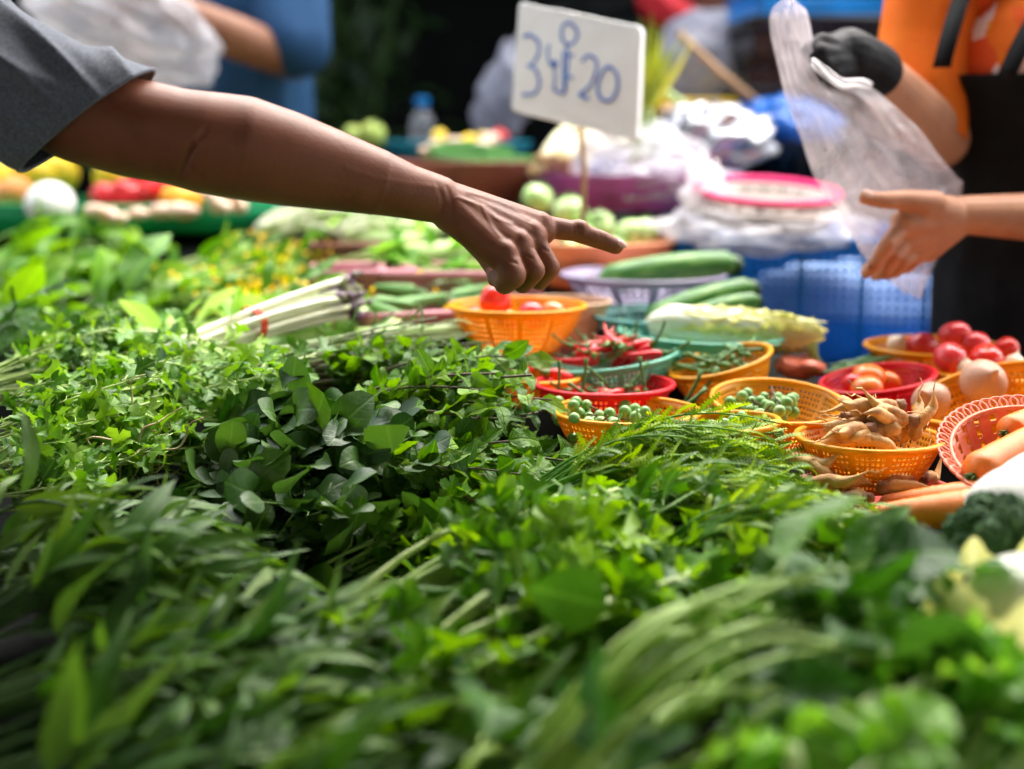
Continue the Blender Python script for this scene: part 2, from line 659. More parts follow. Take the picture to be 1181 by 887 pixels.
def bunch(name, label, cat, B, T, n, r0, r1, lf, st, arch=0.03, group=None, band=None, squash=0.6, jit=0.18, stems_n=10, nrm_up=0.8, stem_name='stem', dz=None):
    """A bundle of leafy sprigs from base B to tip T: parts stem (each thick one), foliage, band."""
    dz = DZ.get(name, 0.0) if dz is None else dz
    B, T = np.asarray(B, float) - UP * dz, np.asarray(T, float) - UP * dz
    ax = T - B
    Ln = np.linalg.norm(ax)
    s, u = perp_basis(ax)
    root = thing(name, label, cat, B, group)
    fol = MB()
    thin = MB()
    stems = []
    bases, dirs, nrms, Ls, Ws, tints, curls = [], [], [], [], [], [], []
    for i in range(n):
        a = rng.uniform(0, 2 * PI)
        q = math.sqrt(rng.uniform(0, 1))
        oa, ob = q * math.cos(a), q * math.sin(a) * squash
        p0 = B + (s * oa + u * ob) * r0 + unit(ax) * rng.normal(0, 0.03) * Ln
        p2 = T + (s * oa + u * ob) * r1 + unit(ax) * rng.normal(0, jit) * Ln + rng.normal(0, 0.012, 3)
        p1 = (p0 * 0.55 + p2 * 0.45) + UP * arch * rng.uniform(0.5, 1.5) + rng.normal(0, 0.12 * r1 + 0.004, 3)
        path = bez(p0, p1, p2, 9)
        rr = st['r'] * rng.uniform(0.75, 1.25)
        rad = np.linspace(rr, rr * st.get('taper', 0.45), 9)
        if i < stems_n:
            stems.append((path, rad))
        else:
            thin.tube(path, rad, 5, tint=rng.uniform(0.2, 0.8))
        k = lf['per']
        sprig_t = rng.normal(0, 0.16)
        for j in range(k):
            t = lf['t0'] + (1 - lf['t0']) * ((j + rng.uniform(0, 0.8)) / k)
            t = min(t, 0.999)
            p = (1 - t) ** 2 * p0 + 2 * t * (1 - t) * p1 + t * t * p2
            tg = unit(2 * (1 - t) * (p1 - p0) + 2 * t * (p2 - p1))
            s2, u2 = perp_basis(tg)
            az = rng.uniform(0, 2 * PI)
            side = s2 * math.cos(az) + u2 * (math.sin(az) * 0.8 + 0.25)
            ang = rng.normal(lf.get('ang', 0.9), 0.3)
            d = unit(tg * math.cos(ang) + side * math.sin(ang))
            pet = lf.get('pet', 0.0) * rng.uniform(0.5, 1.4)
            if pet > 0.002:
                mid = p + tg * pet * 0.4 + d * pet * 0.3
                e = p + tg * pet * 0.35 + d * pet * 0.8
                thin.tube(np.array([p, mid, e]), [rr * 0.5, rr * 0.42, rr * 0.36], 4, tint=rng.uniform(0.3, 0.8))
                p = e
            bases.append(p)
            dirs.append(d)
            nrms.append(UP * nrm_up + rng.normal(0, 0.45, 3) + np.array([0, -0.25, 0]))
            L = lf['L'] * rng.uniform(0.6, 1.25)
            Ls.append(L)
            Ws.append(L * lf['asp'] * rng.uniform(0.85, 1.15))
            tints.append(np.clip(lf.get('tint', 0.5) + sprig_t + rng.normal(0, 0.17) + 0.18 * (t - 0.6), 0, 1))
            curls.append(rng.normal(lf.get('curl', 0.7), 0.6))
    nb = len(bases)
    if nb:
        leaves(fol, lf['tpl'], np.array(bases), np.array(dirs), np.array(nrms), np.array(Ls), np.array(Ws), np.array(curls),
               rng.normal(lf.get('fold', 0.25), 0.15, nb), np.abs(rng.normal(lf.get('wave', 0.06) * 1.4, 0.05, nb)), np.array(tints), lf.get('freq', 1.6))
        fol.build('foliage', lf['mat'], root, B)
    if thin.n:
        thin.build('foliage_sprays', st['mat'], root, B)
    for path, rad in stems:
        MB().tube(path, rad, 7, tint=rng.uniform(0.2, 0.8)).build(stem_name, st['mat'], root, B)
    if band:
        tb, rb, bm = band
        c = B + ax * tb
        a2 = unit(ax)
        pts = [c + (s * math.cos(t) * rb + u * math.sin(t) * rb * (squash + 0.1)) + UP * arch * tb * 0.6 for t in np.linspace(0, 2 * PI, 25)]
        mb = MB()
        for o in (-0.0035, 0.0, 0.003):
            mb.tube(np.array(pts) + a2 * o + rng.normal(0, 0.0006, (25, 3)), 0.0016, 6)
        mb.build('rubber_band', bm, root, B)
    return root
# ------------------------------------------------------------------ world and light
w = bpy.data.worlds.new('World')
scene.world = w
w.use_nodes = True
wn = w.node_tree
bg = wn.nodes['Background']
sky = wn.nodes.new('ShaderNodeTexSky')
sky.sky_type = 'NISHITA'
sky.sun_disc = False
SUN_EL, SUN_AZ = 58.0, 30.0          # azimuth clockwise from +Y (behind the stall, to the right)
sky.sun_elevation = math.radians(SUN_EL)
sky.sun_rotation = math.radians(SUN_AZ)
sky.air_density = 1.6
sky.dust_density = 3.0
soft = wn.nodes.new('ShaderNodeHueSaturation')      # thin overcast: the sky's blue is washed out
soft.inputs['Saturation'].default_value = 0.45
wn.links.new(sky.outputs['Color'], soft.inputs['Color'])
wn.links.new(soft.outputs['Color'], bg.inputs['Color'])
bg.inputs['Strength'].default_value = 0.15
sd = bpy.data.lights.new('sun', 'SUN')
sd.energy = 2.4
sd.angle = math.radians(85.0)
sd.color = (1.0, 0.95, 0.86)
so = bpy.data.objects.new('sun', sd)
COL.objects.link(so)
az, el = math.radians(SUN_AZ), math.radians(SUN_EL)
sun_dir = Vector((math.sin(az) * math.cos(el), math.cos(az) * math.cos(el), math.sin(el)))
so.rotation_euler = sun_dir.to_track_quat('Z', 'Y').to_euler()
so.location = (3, 6, 8)
scene.view_settings.view_transform = 'Standard'
scene.view_settings.look = 'None'
scene.view_settings.exposure = 2.4
scene.view_settings.gamma = 1.0
scene.cycles.use_denoising = True
scene.cycles.max_bounces = 8
scene.cycles.transparent_max_bounces = 24

# ------------------------------------------------------------------ palette
G = dict(
    mint=leaf_mat('mint_leaf', (0.018, 0.078, 0.014), (0.045, 0.165, 0.024), (0.13, 0.32, 0.05), 0.42, 0.3, 0.35, 9, 1.0),
    roundl=leaf_mat('dark_round_leaf', (0.008, 0.042, 0.010), (0.016, 0.075, 0.014), (0.05, 0.14, 0.03), 0.46, 0.22, 0.3, 5, 0.2, 0.5),
    cor=leaf_mat('coriander_leaf', (0.018, 0.085, 0.016), (0.055, 0.20, 0.03), (0.18, 0.40, 0.09), 0.42, 0.3, 0.15, 6, 0.3),
    cel=leaf_mat('celery_leaf', (0.02, 0.10, 0.012), (0.055, 0.20, 0.02), (0.17, 0.38, 0.05), 0.42, 0.35, 0.2, 6, 0.3),
    dill=leaf_mat('dill_leaf', (0.012, 0.06, 0.014), (0.024, 0.10, 0.022), (0.06, 0.2, 0.045), 0.5, 0.25, 0.0, 4, 0.1),
    fern=leaf_mat('fern_leaf', (0.022, 0.085, 0.004), (0.085, 0.24, 0.008), (0.26, 0.47, 0.02), 0.45, 0.3, 0.0, 4, 0.1),
    spin=leaf_mat('broad_leaf', (0.018, 0.09, 0.012), (0.05, 0.19, 0.02), (0.16, 0.36, 0.07), 0.36, 0.35, 0.3, 7, 0.3),
    pale=leaf_mat('pale_leaf', (0.055, 0.22, 0.04), (0.13, 0.37, 0.10), (0.30, 0.54, 0.3), 0.4, 0.35, 0.3, 7, 0.3),
    lance=leaf_mat('long_leaf', (0.011, 0.058, 0.012), (0.03, 0.12, 0.018), (0.10, 0.24, 0.05), 0.5, 0.28, 0.25, 7, 0.25, 0.45),
    kale=leaf_mat('kale_leaf', (0.010, 0.065, 0.012), (0.024, 0.12, 0.016), (0.07, 0.22, 0.05), 0.45, 0.3, 0.5, 6, 0.8, 0.4),
    lett=leaf_mat('lettuce_leaf', (0.04, 0.20, 0.02), (0.085, 0.32, 0.05), (0.20, 0.48, 0.14), 0.36, 0.4, 0.4, 6, 0.5),
    flow=leaf_mat('yellow_petal', (0.6, 0.38, 0.01), (0.75, 0.5, 0.01), (0.85, 0.62, 0.05), 0.5, 0.3, 0.0, 4, 0.1),
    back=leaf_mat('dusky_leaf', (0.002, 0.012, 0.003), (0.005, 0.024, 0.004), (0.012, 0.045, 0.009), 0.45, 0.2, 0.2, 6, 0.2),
    spike=leaf_mat('lemongrass_leaf', (0.10, 0.2, 0.03), (0.2, 0.32, 0.06), (0.36, 0.46, 0.14), 0.5, 0.3, 0.1, 4, 0.1),
)
ST = dict(
    green=solid('green_stem', [(0.06, 0.17, 0.02), (0.13, 0.28, 0.04), (0.25, 0.42, 0.09)], 0.4, 20, 0.1, 80),
    dark=solid('dark_stem', [(0.03, 0.08, 0.015), (0.06, 0.13, 0.02)], 0.4, 20, 0.1, 80),
    purple=solid('purple_stem', [(0.06, 0.045, 0.03), (0.12, 0.06, 0.05), (0.10, 0.15, 0.04)], 0.45, 14, 0.1, 80),
    pale=solid('pale_stem', [(0.26, 0.40, 0.09), (0.42, 0.55, 0.18), (0.55, 0.66, 0.3)], 0.35, 14, 0.1, 60),
    white=solid('white_stem', [(0.62, 0.62, 0.40), (0.78, 0.78, 0.62), (0.5, 0.62, 0.22)], 0.32, 6, 0.1, 60, aniso=(3, 3, 3)),
    grey=solid('grey_green_stem', [(0.15, 0.2, 0.08), (0.26, 0.34, 0.14), (0.17, 0.15, 0.12)], 0.4, 10, 0.15, 60),
    fern=solid('fern_stem', [(0.05, 0.18, 0.01), (0.11, 0.30, 0.02), (0.2, 0.42, 0.05)], 0.4, 12, 0.1, 80),
    root=solid('root_fibre', [(0.35, 0.26, 0.12), (0.5, 0.42, 0.22), (0.28, 0.16, 0.07)], 0.6, 20, 0.2, 80),
    kale=solid('kale_stem', [(0.22, 0.40, 0.04), (0.36, 0.52, 0.09)], 0.35, 6, 0.1, 60),
)
M = dict(
    board=solid('dark_cloth', [(0.004, 0.005, 0.004), (0.010, 0.012, 0.010)], 0.9, 12, 0.3, 60, 0.08),
    band_red=solid('red_rubber', [(0.6, 0.05, 0.015), (0.75, 0.09, 0.02)], 0.35, 8),
    band_teal=solid('teal_rubber', [(0.02, 0.28, 0.2), (0.03, 0.36, 0.26)], 0.35, 8),
    wood=solid('raw_wood', [(0.3, 0.17, 0.08), (0.45, 0.28, 0.14)], 0.6, 6, 0.2, 30, aniso=(1, 1, 8)),
    ground=solid('concrete', [(0.08, 0.075, 0.07), (0.16, 0.15, 0.14)], 0.8, 2.5, 0.4, 40),
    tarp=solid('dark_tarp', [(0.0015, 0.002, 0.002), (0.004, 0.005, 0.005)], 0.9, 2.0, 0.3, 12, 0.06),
    blocker=solid('bounce_plaster', [(0.42, 0.41, 0.39), (0.55, 0.53, 0.5)], 0.85, 2.0, 0.3, 20, 0.1),  # tone set for the light these added walls bounce back
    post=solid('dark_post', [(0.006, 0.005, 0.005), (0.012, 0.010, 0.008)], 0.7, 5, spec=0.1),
)

# ------------------------------------------------------------------ setting
mb = MB()
nn = 24
gx = np.linspace(-60, 60, nn)
gy = np.linspace(-40, 90, nn)
V = [(x, y, 0.0) for y in gy for x in gx]
F = [(j * nn + i, j * nn + i + 1, (j + 1) * nn + i + 1, (j + 1) * nn + i) for j in range(nn - 1) for i in range(nn - 1)]
mb.add(V, F)
tag(mb.build('ground', M['ground'], smooth=False), kind='structure')

# the display board under the vegetables: sloped up towards the back in steps
BPROF = [(0.45, 0.585), (1.0, 0.615), (1.3, 0.60), (1.45, 0.63), (1.62, 0.67), (1.95, 0.715), (2.4, 0.785), (2.9, 0.87), (3.3, 0.90)]


def board_z(Y):
    return float(np.interp(Y, [p[0] for p in BPROF], [p[1] for p in BPROF]))


stall = thing('stall_table', 'long sloped market stall table under a black cloth, heaped with vegetables', 'market stall', (0, 1.6, 0))
mb = MB()
xs = np.linspace(-1.9, 1.35, 40)
ys = np.linspace(0.45, 3.3, 60)
V = [(x, y, board_z(y) + 0.006 * math.sin(x * 9 + y * 7) * math.cos(y * 11 - x * 4) - 0.01) for y in ys for x in xs]
F = [(j * 40 + i, j * 40 + i + 1, (j + 1) * 40 + i + 1, (j + 1) * 40 + i) for j in range(59) for i in range(39)
     if ys[j] < (3.4 if xs[i] < 0.2 else 2.2 if xs[i] < 0.42 else 1.93)]
mb.add(V, F)
mb.build('table_cloth', M['board'], stall, (0, 1.6, 0), solidify=0.004)
mb = MB()
for x0, x1 in ((-1.9, 1.35),):
    mb.box(((x0 + x1) / 2, 0.46, 0.42), (x1 - x0, 0.006, 0.32))
mb.build('front_skirt', M['board'], stall, (0, 1.6, 0), smooth=False)
for x in (-1.8, -0.2, 1.25):
    for y in (0.52, 3.2 if x < 0 else 1.85):
        m2 = MB()
        m2.box((x, y, board_z(y) / 2 - 0.012), (0.05, 0.05, board_z(y) - 0.03))
        m2.build('leg', M['post'], stall, (0, 1.6, 0), smooth=False)

# unseen awning, added to darken the near greens
aw = thing('shade_awning', 'unseen awning added to shade the near side of the stall', 'awning', (0, 0, 0))
m2 = MB()
V, F = [], []
for j in range(9):
    for i in range(41):
        x, y = -4.5 + 9 * i / 40, -3.2 + 5.0 * j / 8
        V.append((x, y, 2.28 - 0.05 * j / 8 + 0.02 * math.sin(x * 7)))
F = [(j * 41 + i, j * 41 + i + 1, (j + 1) * 41 + i + 1, (j + 1) * 41 + i) for j in range(8) for i in range(40)]
m2.add(V, F)
m2.build('canvas', M['tarp'], aw, solidify=0.004)
for x in (-4.4, 4.4):
    for y in (-3.1, 1.7):
        m2 = MB()
        m2.tube(np.array([(x, y, 0), (x, y, 2.26)]), 0.025, 10)
        m2.build('pole', M['post'], aw)

# unseen shopfront added behind the shoppers to cut frontal fill
sf = thing('lightblock', 'unseen shuttered shopfront across the market lane', 'building', (0, -4.2, 0))
m2 = MB()
m2.box((0, -4.4, 2.2), (16, 0.3, 4.4))
m2.build('wall', M['blocker'], sf, (0, -4.2, 0), smooth=False)
for k in range(5):
    m2 = MB()
    for q in range(22):
        m2.box((-6 + 3 * k, -4.225, 0.12 + q * 0.11), (2.3, 0.035, 0.1))
    m2.build('shutter', M['post'], sf, (0, -4.2, 0), smooth=False)
m2 = MB()
m2.box((-6.3, -0.5, 1.6), (0.2, 7.0, 3.2))  # unseen wall, added to hold back light from this side
o = m2.build('side_blocker', M['blocker'], None, smooth=False)
tag(o, 'unseen wall added to cut side light near the pointing shopper', 'wall')

# dark stall behind: black sheet as its shade, unseen roof added to darken it
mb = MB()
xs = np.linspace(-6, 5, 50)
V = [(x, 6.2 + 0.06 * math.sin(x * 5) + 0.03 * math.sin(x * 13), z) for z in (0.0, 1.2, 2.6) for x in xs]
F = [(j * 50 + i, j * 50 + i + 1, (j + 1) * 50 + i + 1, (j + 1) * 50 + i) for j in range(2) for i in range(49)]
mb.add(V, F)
o = mb.build('dark_backdrop', M['tarp'], solidify=0.004)  # near-black colour stands in for the unlit depth of the stall
tag(o, 'black sheet standing in for the shaded interior behind the stall', 'tarpaulin')
roof = thing('shade_roof', 'unseen roof sheet added to shade the back of the stall', 'stall roof', (0, 5, 0))
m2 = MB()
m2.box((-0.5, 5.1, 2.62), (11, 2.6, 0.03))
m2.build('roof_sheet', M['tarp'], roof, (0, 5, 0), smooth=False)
for x in (-5.6, -0.62, 4.6):
    m2 = MB()
    m2.box((x, 3.95, 1.3), (0.07, 0.07, 2.6))
    m2.build('post', M['post'], roof, (0, 5, 0), smooth=False)

# ------------------------------------------------------------------ greens
LF = dict(
    mint=dict(tpl='mint', L=0.031, asp=0.6, per=14, t0=0.3, ang=0.95, mat=G['mint'], curl=0.8, fold=0.22, wave=0.05, pet=0.004),
    roundl=dict(tpl='round', L=0.043, asp=0.82, per=8, t0=0.35, ang=0.8, mat=G['roundl'], curl=0.5, fold=0.15, wave=0.06, pet=0.03, freq=1.0),
    cor=dict(tpl='lobed', L=0.024, asp=0.95, per=12, t0=0.42, ang=0.8, mat=G['cor'], curl=0.6, fold=0.2, wave=0.08, pet=0.015),
    cel=dict(tpl='lobed', L=0.036, asp=0.95, per=9, t0=0.45, ang=0.75, mat=G['cel'], curl=0.6, fold=0.2, wave=0.09, pet=0.016),
    dill=dict(tpl='feather', L=0.03, asp=0.5, per=14, t0=0.2, ang=0.7, mat=G['dill'], curl=0.5, fold=0.2, wave=0.05, pet=0.0),
    fern=dict(tpl='feather', L=0.03, asp=0.3, per=17, t0=0.28, ang=0.45, mat=G['fern'], curl=0.6, fold=0.3, wave=0.05, pet=0.0),
    spin=dict(tpl='ovate', L=0.11, asp=0.42, per=4, t0=0.4, ang=0.6, mat=G['spin'], curl=0.9, fold=0.3, wave=0.07, pet=0.02),
    pale=dict(tpl='ovate', L=0.07, asp=0.55, per=4, t0=0.4, ang=0.8, mat=G['pale'], curl=0.8, fold=0.3, wave=0.05, pet=0.015),
    lance=dict(tpl='lance', L=0.085, asp=0.19, per=8, t0=0.25, ang=0.5, mat=G['lance'], curl=0.7, fold=0.3, wave=0.06, pet=0.012),
    kale=dict(tpl='ovate', L=0.072, asp=0.66, per=2, t0=0.62, ang=0.65, mat=G['kale'], curl=0.8, fold=0.2, wave=0.07, pet=0.02, freq=2.5),
    lett=dict(tpl='frill', L=0.07, asp=0.7, per=3, t0=0.5, ang=0.6, mat=G['lett'], curl=0.9, fold=0.3, wave=0.12, pet=0.0, freq=4),
    flow=dict(tpl='ovate', L=0.06, asp=0.38, per=6, t0=0.3, ang=0.7, mat=G['spin'], curl=0.8, fold=0.3, wave=0.06, pet=0.012),
)


def lfv(k, **kw):
    d = dict(LF[k])
    d.update(kw)
    return d


def st(k, r, taper=0.45):
    return dict(mat=ST[k], r=r, taper=taper)


def P(t):
    return S(*t)


# --- foreground long-leaved greens
GR = 'bunches of long narrow leaved greens heaped at the near edge'
for i, (b, t, n, sc, lab) in enumerate([
    ((-40, 660, 1.08), (200, 596, 1.16), 26, 0.9, 'dark long-leaved greens bunch on the ridge above the shadowed gap'),
    ((-60, 600, 1.2), (150, 588, 1.22), 20, 0.9, 'long-leaved greens bunch nearest the coriander roots'),
    ((-60, 745, 0.98), (350, 690, 1.06), 28, 1.0, 'long-leaved greens bunch pointing at the banded celery stems'),
    ((-40, 810, 0.92), (420, 760, 0.98), 28, 1.0, 'blurred long narrow leaves spread level across the near heap'),
    ((-40, 880, 0.85), (400, 830, 0.92), 26, 1.0, 'much blurred long-leaved greens bunch at the very bottom edge'),
    ((120, 930, 0.80), (520, 860, 0.88), 26, 1.0, 'long-leaved greens bunch lying under the kale stems'),
    ((110, 760, 1.0), (400, 700, 1.08), 24, 0.9, 'long-leaved greens bunch whose tips touch the shadowed gap'),
]):
    bunch('long_leaf_bunch', lab, 'leafy greens', P(b), P(t), n, 0.03, 0.075 * sc, lfv('lance', per=8), st('dark', 0.0022), 0.035, GR, squash=0.55, stems_n=6)

# --- celery / coriander with pale stems and teal bands
GR = 'bunches of celery with pale stems'
for b, t, n, band, lab, k, pr in [
    ((385, 742, 1.12), (640, 628, 1.24), 22, (0.30, 0.021, M['band_teal']), 'celery bunch with pale stem ends and a teal band, beside the shadowed gap', 'pale', 0.0034),
    ((455, 812, 1.0), (690, 690, 1.12), 22, (0.27, 0.021, M['band_teal']), 'celery bunch with a teal band lying in front of another banded bunch', 'pale', 0.0034),
    ((330, 668, 1.28), (560, 588, 1.34), 20, None, 'light green celery bunch ending in a white stem tip by the dark gap', 'pale', 0.0028),
    ((420, 640, 1.32), (690, 572, 1.38), 24, None, 'leafy celery bunch lying just below the mint', 'green', 0.0024),
    ((560, 690, 1.14), (800, 606, 1.25), 24, None, 'leafy celery bunch between the mint and the kale stems', 'green', 0.0026),
    ((600, 740, 1.06), (860, 650, 1.14), 22, None, 'leafy celery bunch running under the kale leaves', 'green', 0.0026),
    ((880, 700, 1.08), (1050, 645, 1.14), 18, None, 'leafy celery bunch filling the hollow before the broccoli', 'green', 0.0026),
    ((520, 640, 1.22), (740, 585, 1.34), 20, None, 'celery bunch with a broad grey-green top leaf below the fern stalks', 'green', 0.0024),
    ((360, 800, 1.0), (560, 740, 1.04), 16, None, 'celery bunch tucked in beside the long narrow leaves', 'pale', 0.003),
]:
    bunch('celery_bunch', lab, 'celery', P(b), P(t), n, 0.019, 0.06, lfv('cel', t0=0.58 if band else 0.45), st(k, pr * (1.25 if band else 1), 0.5), 0.02, GR, band=band, squash=0.7, stems_n=16 if band else 12, dz=0.006 if band else None)

# --- kale with thick bending stems
GR = 'kale bunches with thick bent stems'
for b, t, n, lab, ar in [
    ((630, 880, 0.82), (930, 715, 0.94), 16, 'kale bunch with thick pale stems arching towards the carrots', 0.09),
    ((720, 950, 0.78), (1050, 745, 0.90), 9, 'kale bunch with big dark leaves below the broccoli', 0.07),
    ((560, 930, 0.78), (700, 790, 0.84), 6, 'kale bunch with one large pale blurred leaf at the bottom edge', 0.04),
    ((790, 770, 0.98), (975, 672, 1.02), 8, 'dark kale leaves standing up against the fern stalks', 0.05),
    ((860, 930, 0.76), (960, 800, 0.82), 7, 'kale bunch in the dark hollow beside the lettuce', 0.05),
]:
    bunch('kale_bunch', lab, 'kale', P(b), P(t), n, 0.036 if 'arching' in lab else 0.022, 0.085 if 'arching' in lab else 0.065, lfv('kale', per=3, t0=0.78 if 'arching' in lab else 0.62), st('kale', 0.0044, 0.6), ar, GR, squash=0.8, stems_n=14, nrm_up=0.6, dz=0.03 if 'arching' in lab else None)

GR = 'heads of pale lettuce'
for b, t, n, lab in [
    ((975, 905, 0.80), (1085, 765, 0.88), 12, 'pale-ribbed lettuce head with yellow-green frilled leaves'),
    ((1095, 915, 0.80), (1185, 775, 0.86), 12, 'lettuce head below the white cabbage, cut by the picture edge'),
    ((930, 960, 0.74), (1010, 850, 0.78), 9, 'lettuce head with thick white ribs at the bottom corner'),
]:
    bunch('pale_lettuce', lab, 'lettuce', P(b), P(t), n, 0.022, 0.055, lfv('lett', t0=0.66, per=4), st('pale', 0.0065, 0.5), 0.03, GR, squash=0.9, stems_n=12, stem_name='leaf_rib')

# --- feathery fern-like stalks
GR = 'bunches of thin feathery acacia stalks'
for b, t, n, lab in [
    ((610, 575, 1.36), (850, 552, 1.40), 46, 'feathery acacia stalks bunch with thick stems starting beside the mint'),
    ((640, 572, 1.41), (862, 528, 1.41), 46, 'feathery acacia stalks bunch heaped highest, touching the pea eggplants'),
    ((680, 600, 1.30), (905, 592, 1.34), 42, 'feathery acacia stalks bunch spilling down to the carrots'),
    ((760, 640, 1.22), (1010, 650, 1.22), 36, 'feathery acacia stalks bunch running under the carrots to the broccoli'),
    ((700, 590, 1.38), (875, 555, 1.41), 40, 'feathery acacia stalks bunch leaning on the orange basket of finger roots'),
]:
    bunch('acacia_bunch', lab, 'acacia shoots', P(b), P(t), int(n * 2.2), 0.026, 0.058, lfv('fern'), st('fern', 0.0015, 0.5), 0.05, GR, squash=0.75, stems_n=14, jit=0.12)

# --- mint mound
GR = 'bunches of mint in one mound'
for b, t, n, lab in [
    ((430, 415, 1.66), (562, 416, 1.58), 24, 'mint bunch on top of the mound, below the orange tomato basket'),
    ((380, 455, 1.60), (560, 450, 1.53), 24, 'mint bunch with bare purple stems in the middle of the mound'),
    ((430, 490, 1.54), (610, 490, 1.50), 24, 'mint bunch whose tips reach the red basket'),
    ((460, 530, 1.48), (620, 540, 1.43), 24, 'mint bunch lying against the start of the acacia stalks'),
    ((410, 520, 1.46), (540, 515, 1.42), 18, 'mint bunch with broad lit leaves beside the dark round leaves'),
    ((350, 410, 1.70), (480, 400, 1.68), 14, 'mint bunch lying across the grey-green stems'),
]:
    bunch('mint_bunch', lab, 'mint', P(b), P(t), n, 0.022, 0.058, lfv('mint'), st('purple', 0.0019, 0.6), 0.02, GR, squash=0.75, stems_n=10, nrm_up=0.7)

# --- dark round leaves
GR = 'bunches of dark round leaved greens'
for b, t, n, lab in [
    ((210, 470, 1.56), (330, 468, 1.50), 20, 'dark round-leaved bunch just below the grey-green stems'),
    ((200, 520, 1.46), (330, 520, 1.40), 22, 'dark round-leaved bunch facing outwards over the shadow'),
    ((300, 480, 1.52), (430, 490, 1.46), 18, 'dark round-leaved bunch pushed against the mint'),
    ((280, 600, 1.40), (410, 590, 1.36), 18, 'dark round-leaved bunch deepest in the shadow'),
    ((190, 625, 1.38), (300, 630, 1.33), 14, 'dark round-leaved bunch behind the long narrow leaves'),
]:
    bunch('round_leaf_bunch', lab, 'leafy greens', P(b), P(t), n, 0.02, 0.062, lfv('roundl'), st('green', 0.0022, 0.6), 0.025, GR, squash=0.8, stems_n=10)

# --- coriander
GR = 'bunches of coriander'
for b, t, n, lab in [
    ((-30, 440, 1.64), (130, 412, 1.70), 24, 'coriander bunch spread below the dark dill'),
    ((20, 470, 1.56), (190, 446, 1.60), 24, 'coriander bunch with lit leaves beside the pale root ends'),
    ((-60, 520, 1.46), (120, 468, 1.52), 22, 'coriander bunch with pale stems at the picture edge'),
    ((-60, 560, 1.38), (90, 520, 1.42), 18, 'coriander bunch lowest of its heap, over the long narrow leaves'),
    ((60, 410, 1.76), (210, 420, 1.68), 18, 'coriander bunch next to the pale broad leaves'),
    ((30, 540, 1.42), (190, 500, 1.48), 16, 'coriander bunch with stems lying among tangled roots'),
    ((190, 462, 1.62), (330, 452, 1.58), 18, 'coriander bunch tucked under the grey-green banded stems'),
]:
    bunch('coriander_bunch', lab, 'coriander', P(b), P(t), n, 0.018, 0.058, lfv('cor'), st('pale', 0.0019, 0.5), 0.015, GR, squash=0.7, stems_n=12)

GR = 'bunches of dill'
for b, t, n, lab in [
    ((-20, 400, 1.82), (90, 372, 1.88), 26, 'dark feathery dill bunch behind the coriander'),
    ((-60, 390, 1.86), (50, 358, 1.95), 20, 'dark feathery dill bunch at the picture edge'),
]:
    bunch('dill_bunch', lab, 'dill', P(b), P(t), n, 0.02, 0.05, lfv('dill'), st('dark', 0.0014), 0.02, GR, squash=0.8, stems_n=6)

# tangled roots of the round-leaved greens
root = thing('root_tangle', 'tangle of thin pale roots and stems between coriander and dark round leaves', 'roots', P((170, 500, 1.46)))
for i in range(26):
    a = P((rng.uniform(110, 200), rng.uniform(455, 565), rng.uniform(1.40, 1.5))) - UP * 0.022
    pts = [a + np.array([0.0, 0, 0])]
    d = unit(np.array([rng.normal(0.3, 1), rng.normal(0, 0.6), rng.normal(0.1, 0.5)]))
    for k in range(4):
        pts.append(pts[-1] + d * 0.016)
        d = unit(d + rng.normal(0, 0.6, 3))
    MB().tube(spline(pts, 4), np.linspace(0.0013, 0.0006, 17), 5).build('root', ST['root'], root, P((170, 500, 1.46)))

# --- broad leaved greens at the back
GR = 'bunches of broad leaved greens at the back'
for b, t, n, lab, kk in [
    ((-60, 330, 2.3), (70, 290, 2.42), 14, 'broad-leaved greens bunch at the picture edge below the white bulb', 'spin'),
    ((-40, 280, 2.5), (120, 262, 2.55), 14, 'broad-leaved greens bunch lying against the green tray', 'spin'),
    ((60, 360, 2.1), (160, 290, 2.3), 12, 'broad-leaved greens bunch with upright grey-green leaves', 'spin'),
    ((-50, 365, 2.05), (40, 335, 2.12), 12, 'broad-leaved greens bunch above the dark dill', 'spin'),
]:
    bunch('broad_leaf_bunch', lab, 'leafy greens', P(b), P(t), n, 0.03, 0.08, lfv(kk), st('green', 0.003), 0.03, GR, squash=0.8, stems_n=6)
GR = 'bunches of flowering greens'
for b, t, n, lab in [
    ((90, 350, 2.12), (260, 320, 2.2), 22, 'flowering greens bunch with small yellow buds beside the upright leaves'),
    ((140, 325, 2.25), (330, 300, 2.35), 22, 'flowering greens bunch below the brown forearm'),
    ((230, 360, 2.0), (400, 330, 2.1), 18, 'flowering greens bunch behind the white banded stems'),
    ((170, 290, 2.45), (330, 275, 2.5), 18, 'flowering greens bunch nearest the ginger'),
]:
    r_ = bunch('flowering_greens_bunch', lab, 'leafy greens', P(b), P(t), n, 0.03, 0.075, lfv('flow'), st('pale', 0.0024), 0.02, GR, squash=0.6, stems_n=8)
    mb = MB()
    k = 90
    c = P(t)
    s_, u_ = perp_basis(P(t) - P(b))
    bs = c + rng.normal(0, 0.05, (k, 3)) * np.array([1.4, 0.8, 0.35]) + UP * 0.03
    leaves(mb, 'ovate', bs, rng.normal(0, 1, (k, 3)) + UP, rng.normal(0, 1, (k, 3)) + UP, rng.uniform(0.006, 0.012, k), rng.uniform(0.005, 0.009, k),
           rng.normal(0.4, 0.3, k), np.full(k, 0.2), np.full(k, 0.03), rng.uniform(0, 1, k))
    mb.build('flower_foliage', G['flow'], r_, P(b))
GR = 'loose pale broad leaves'
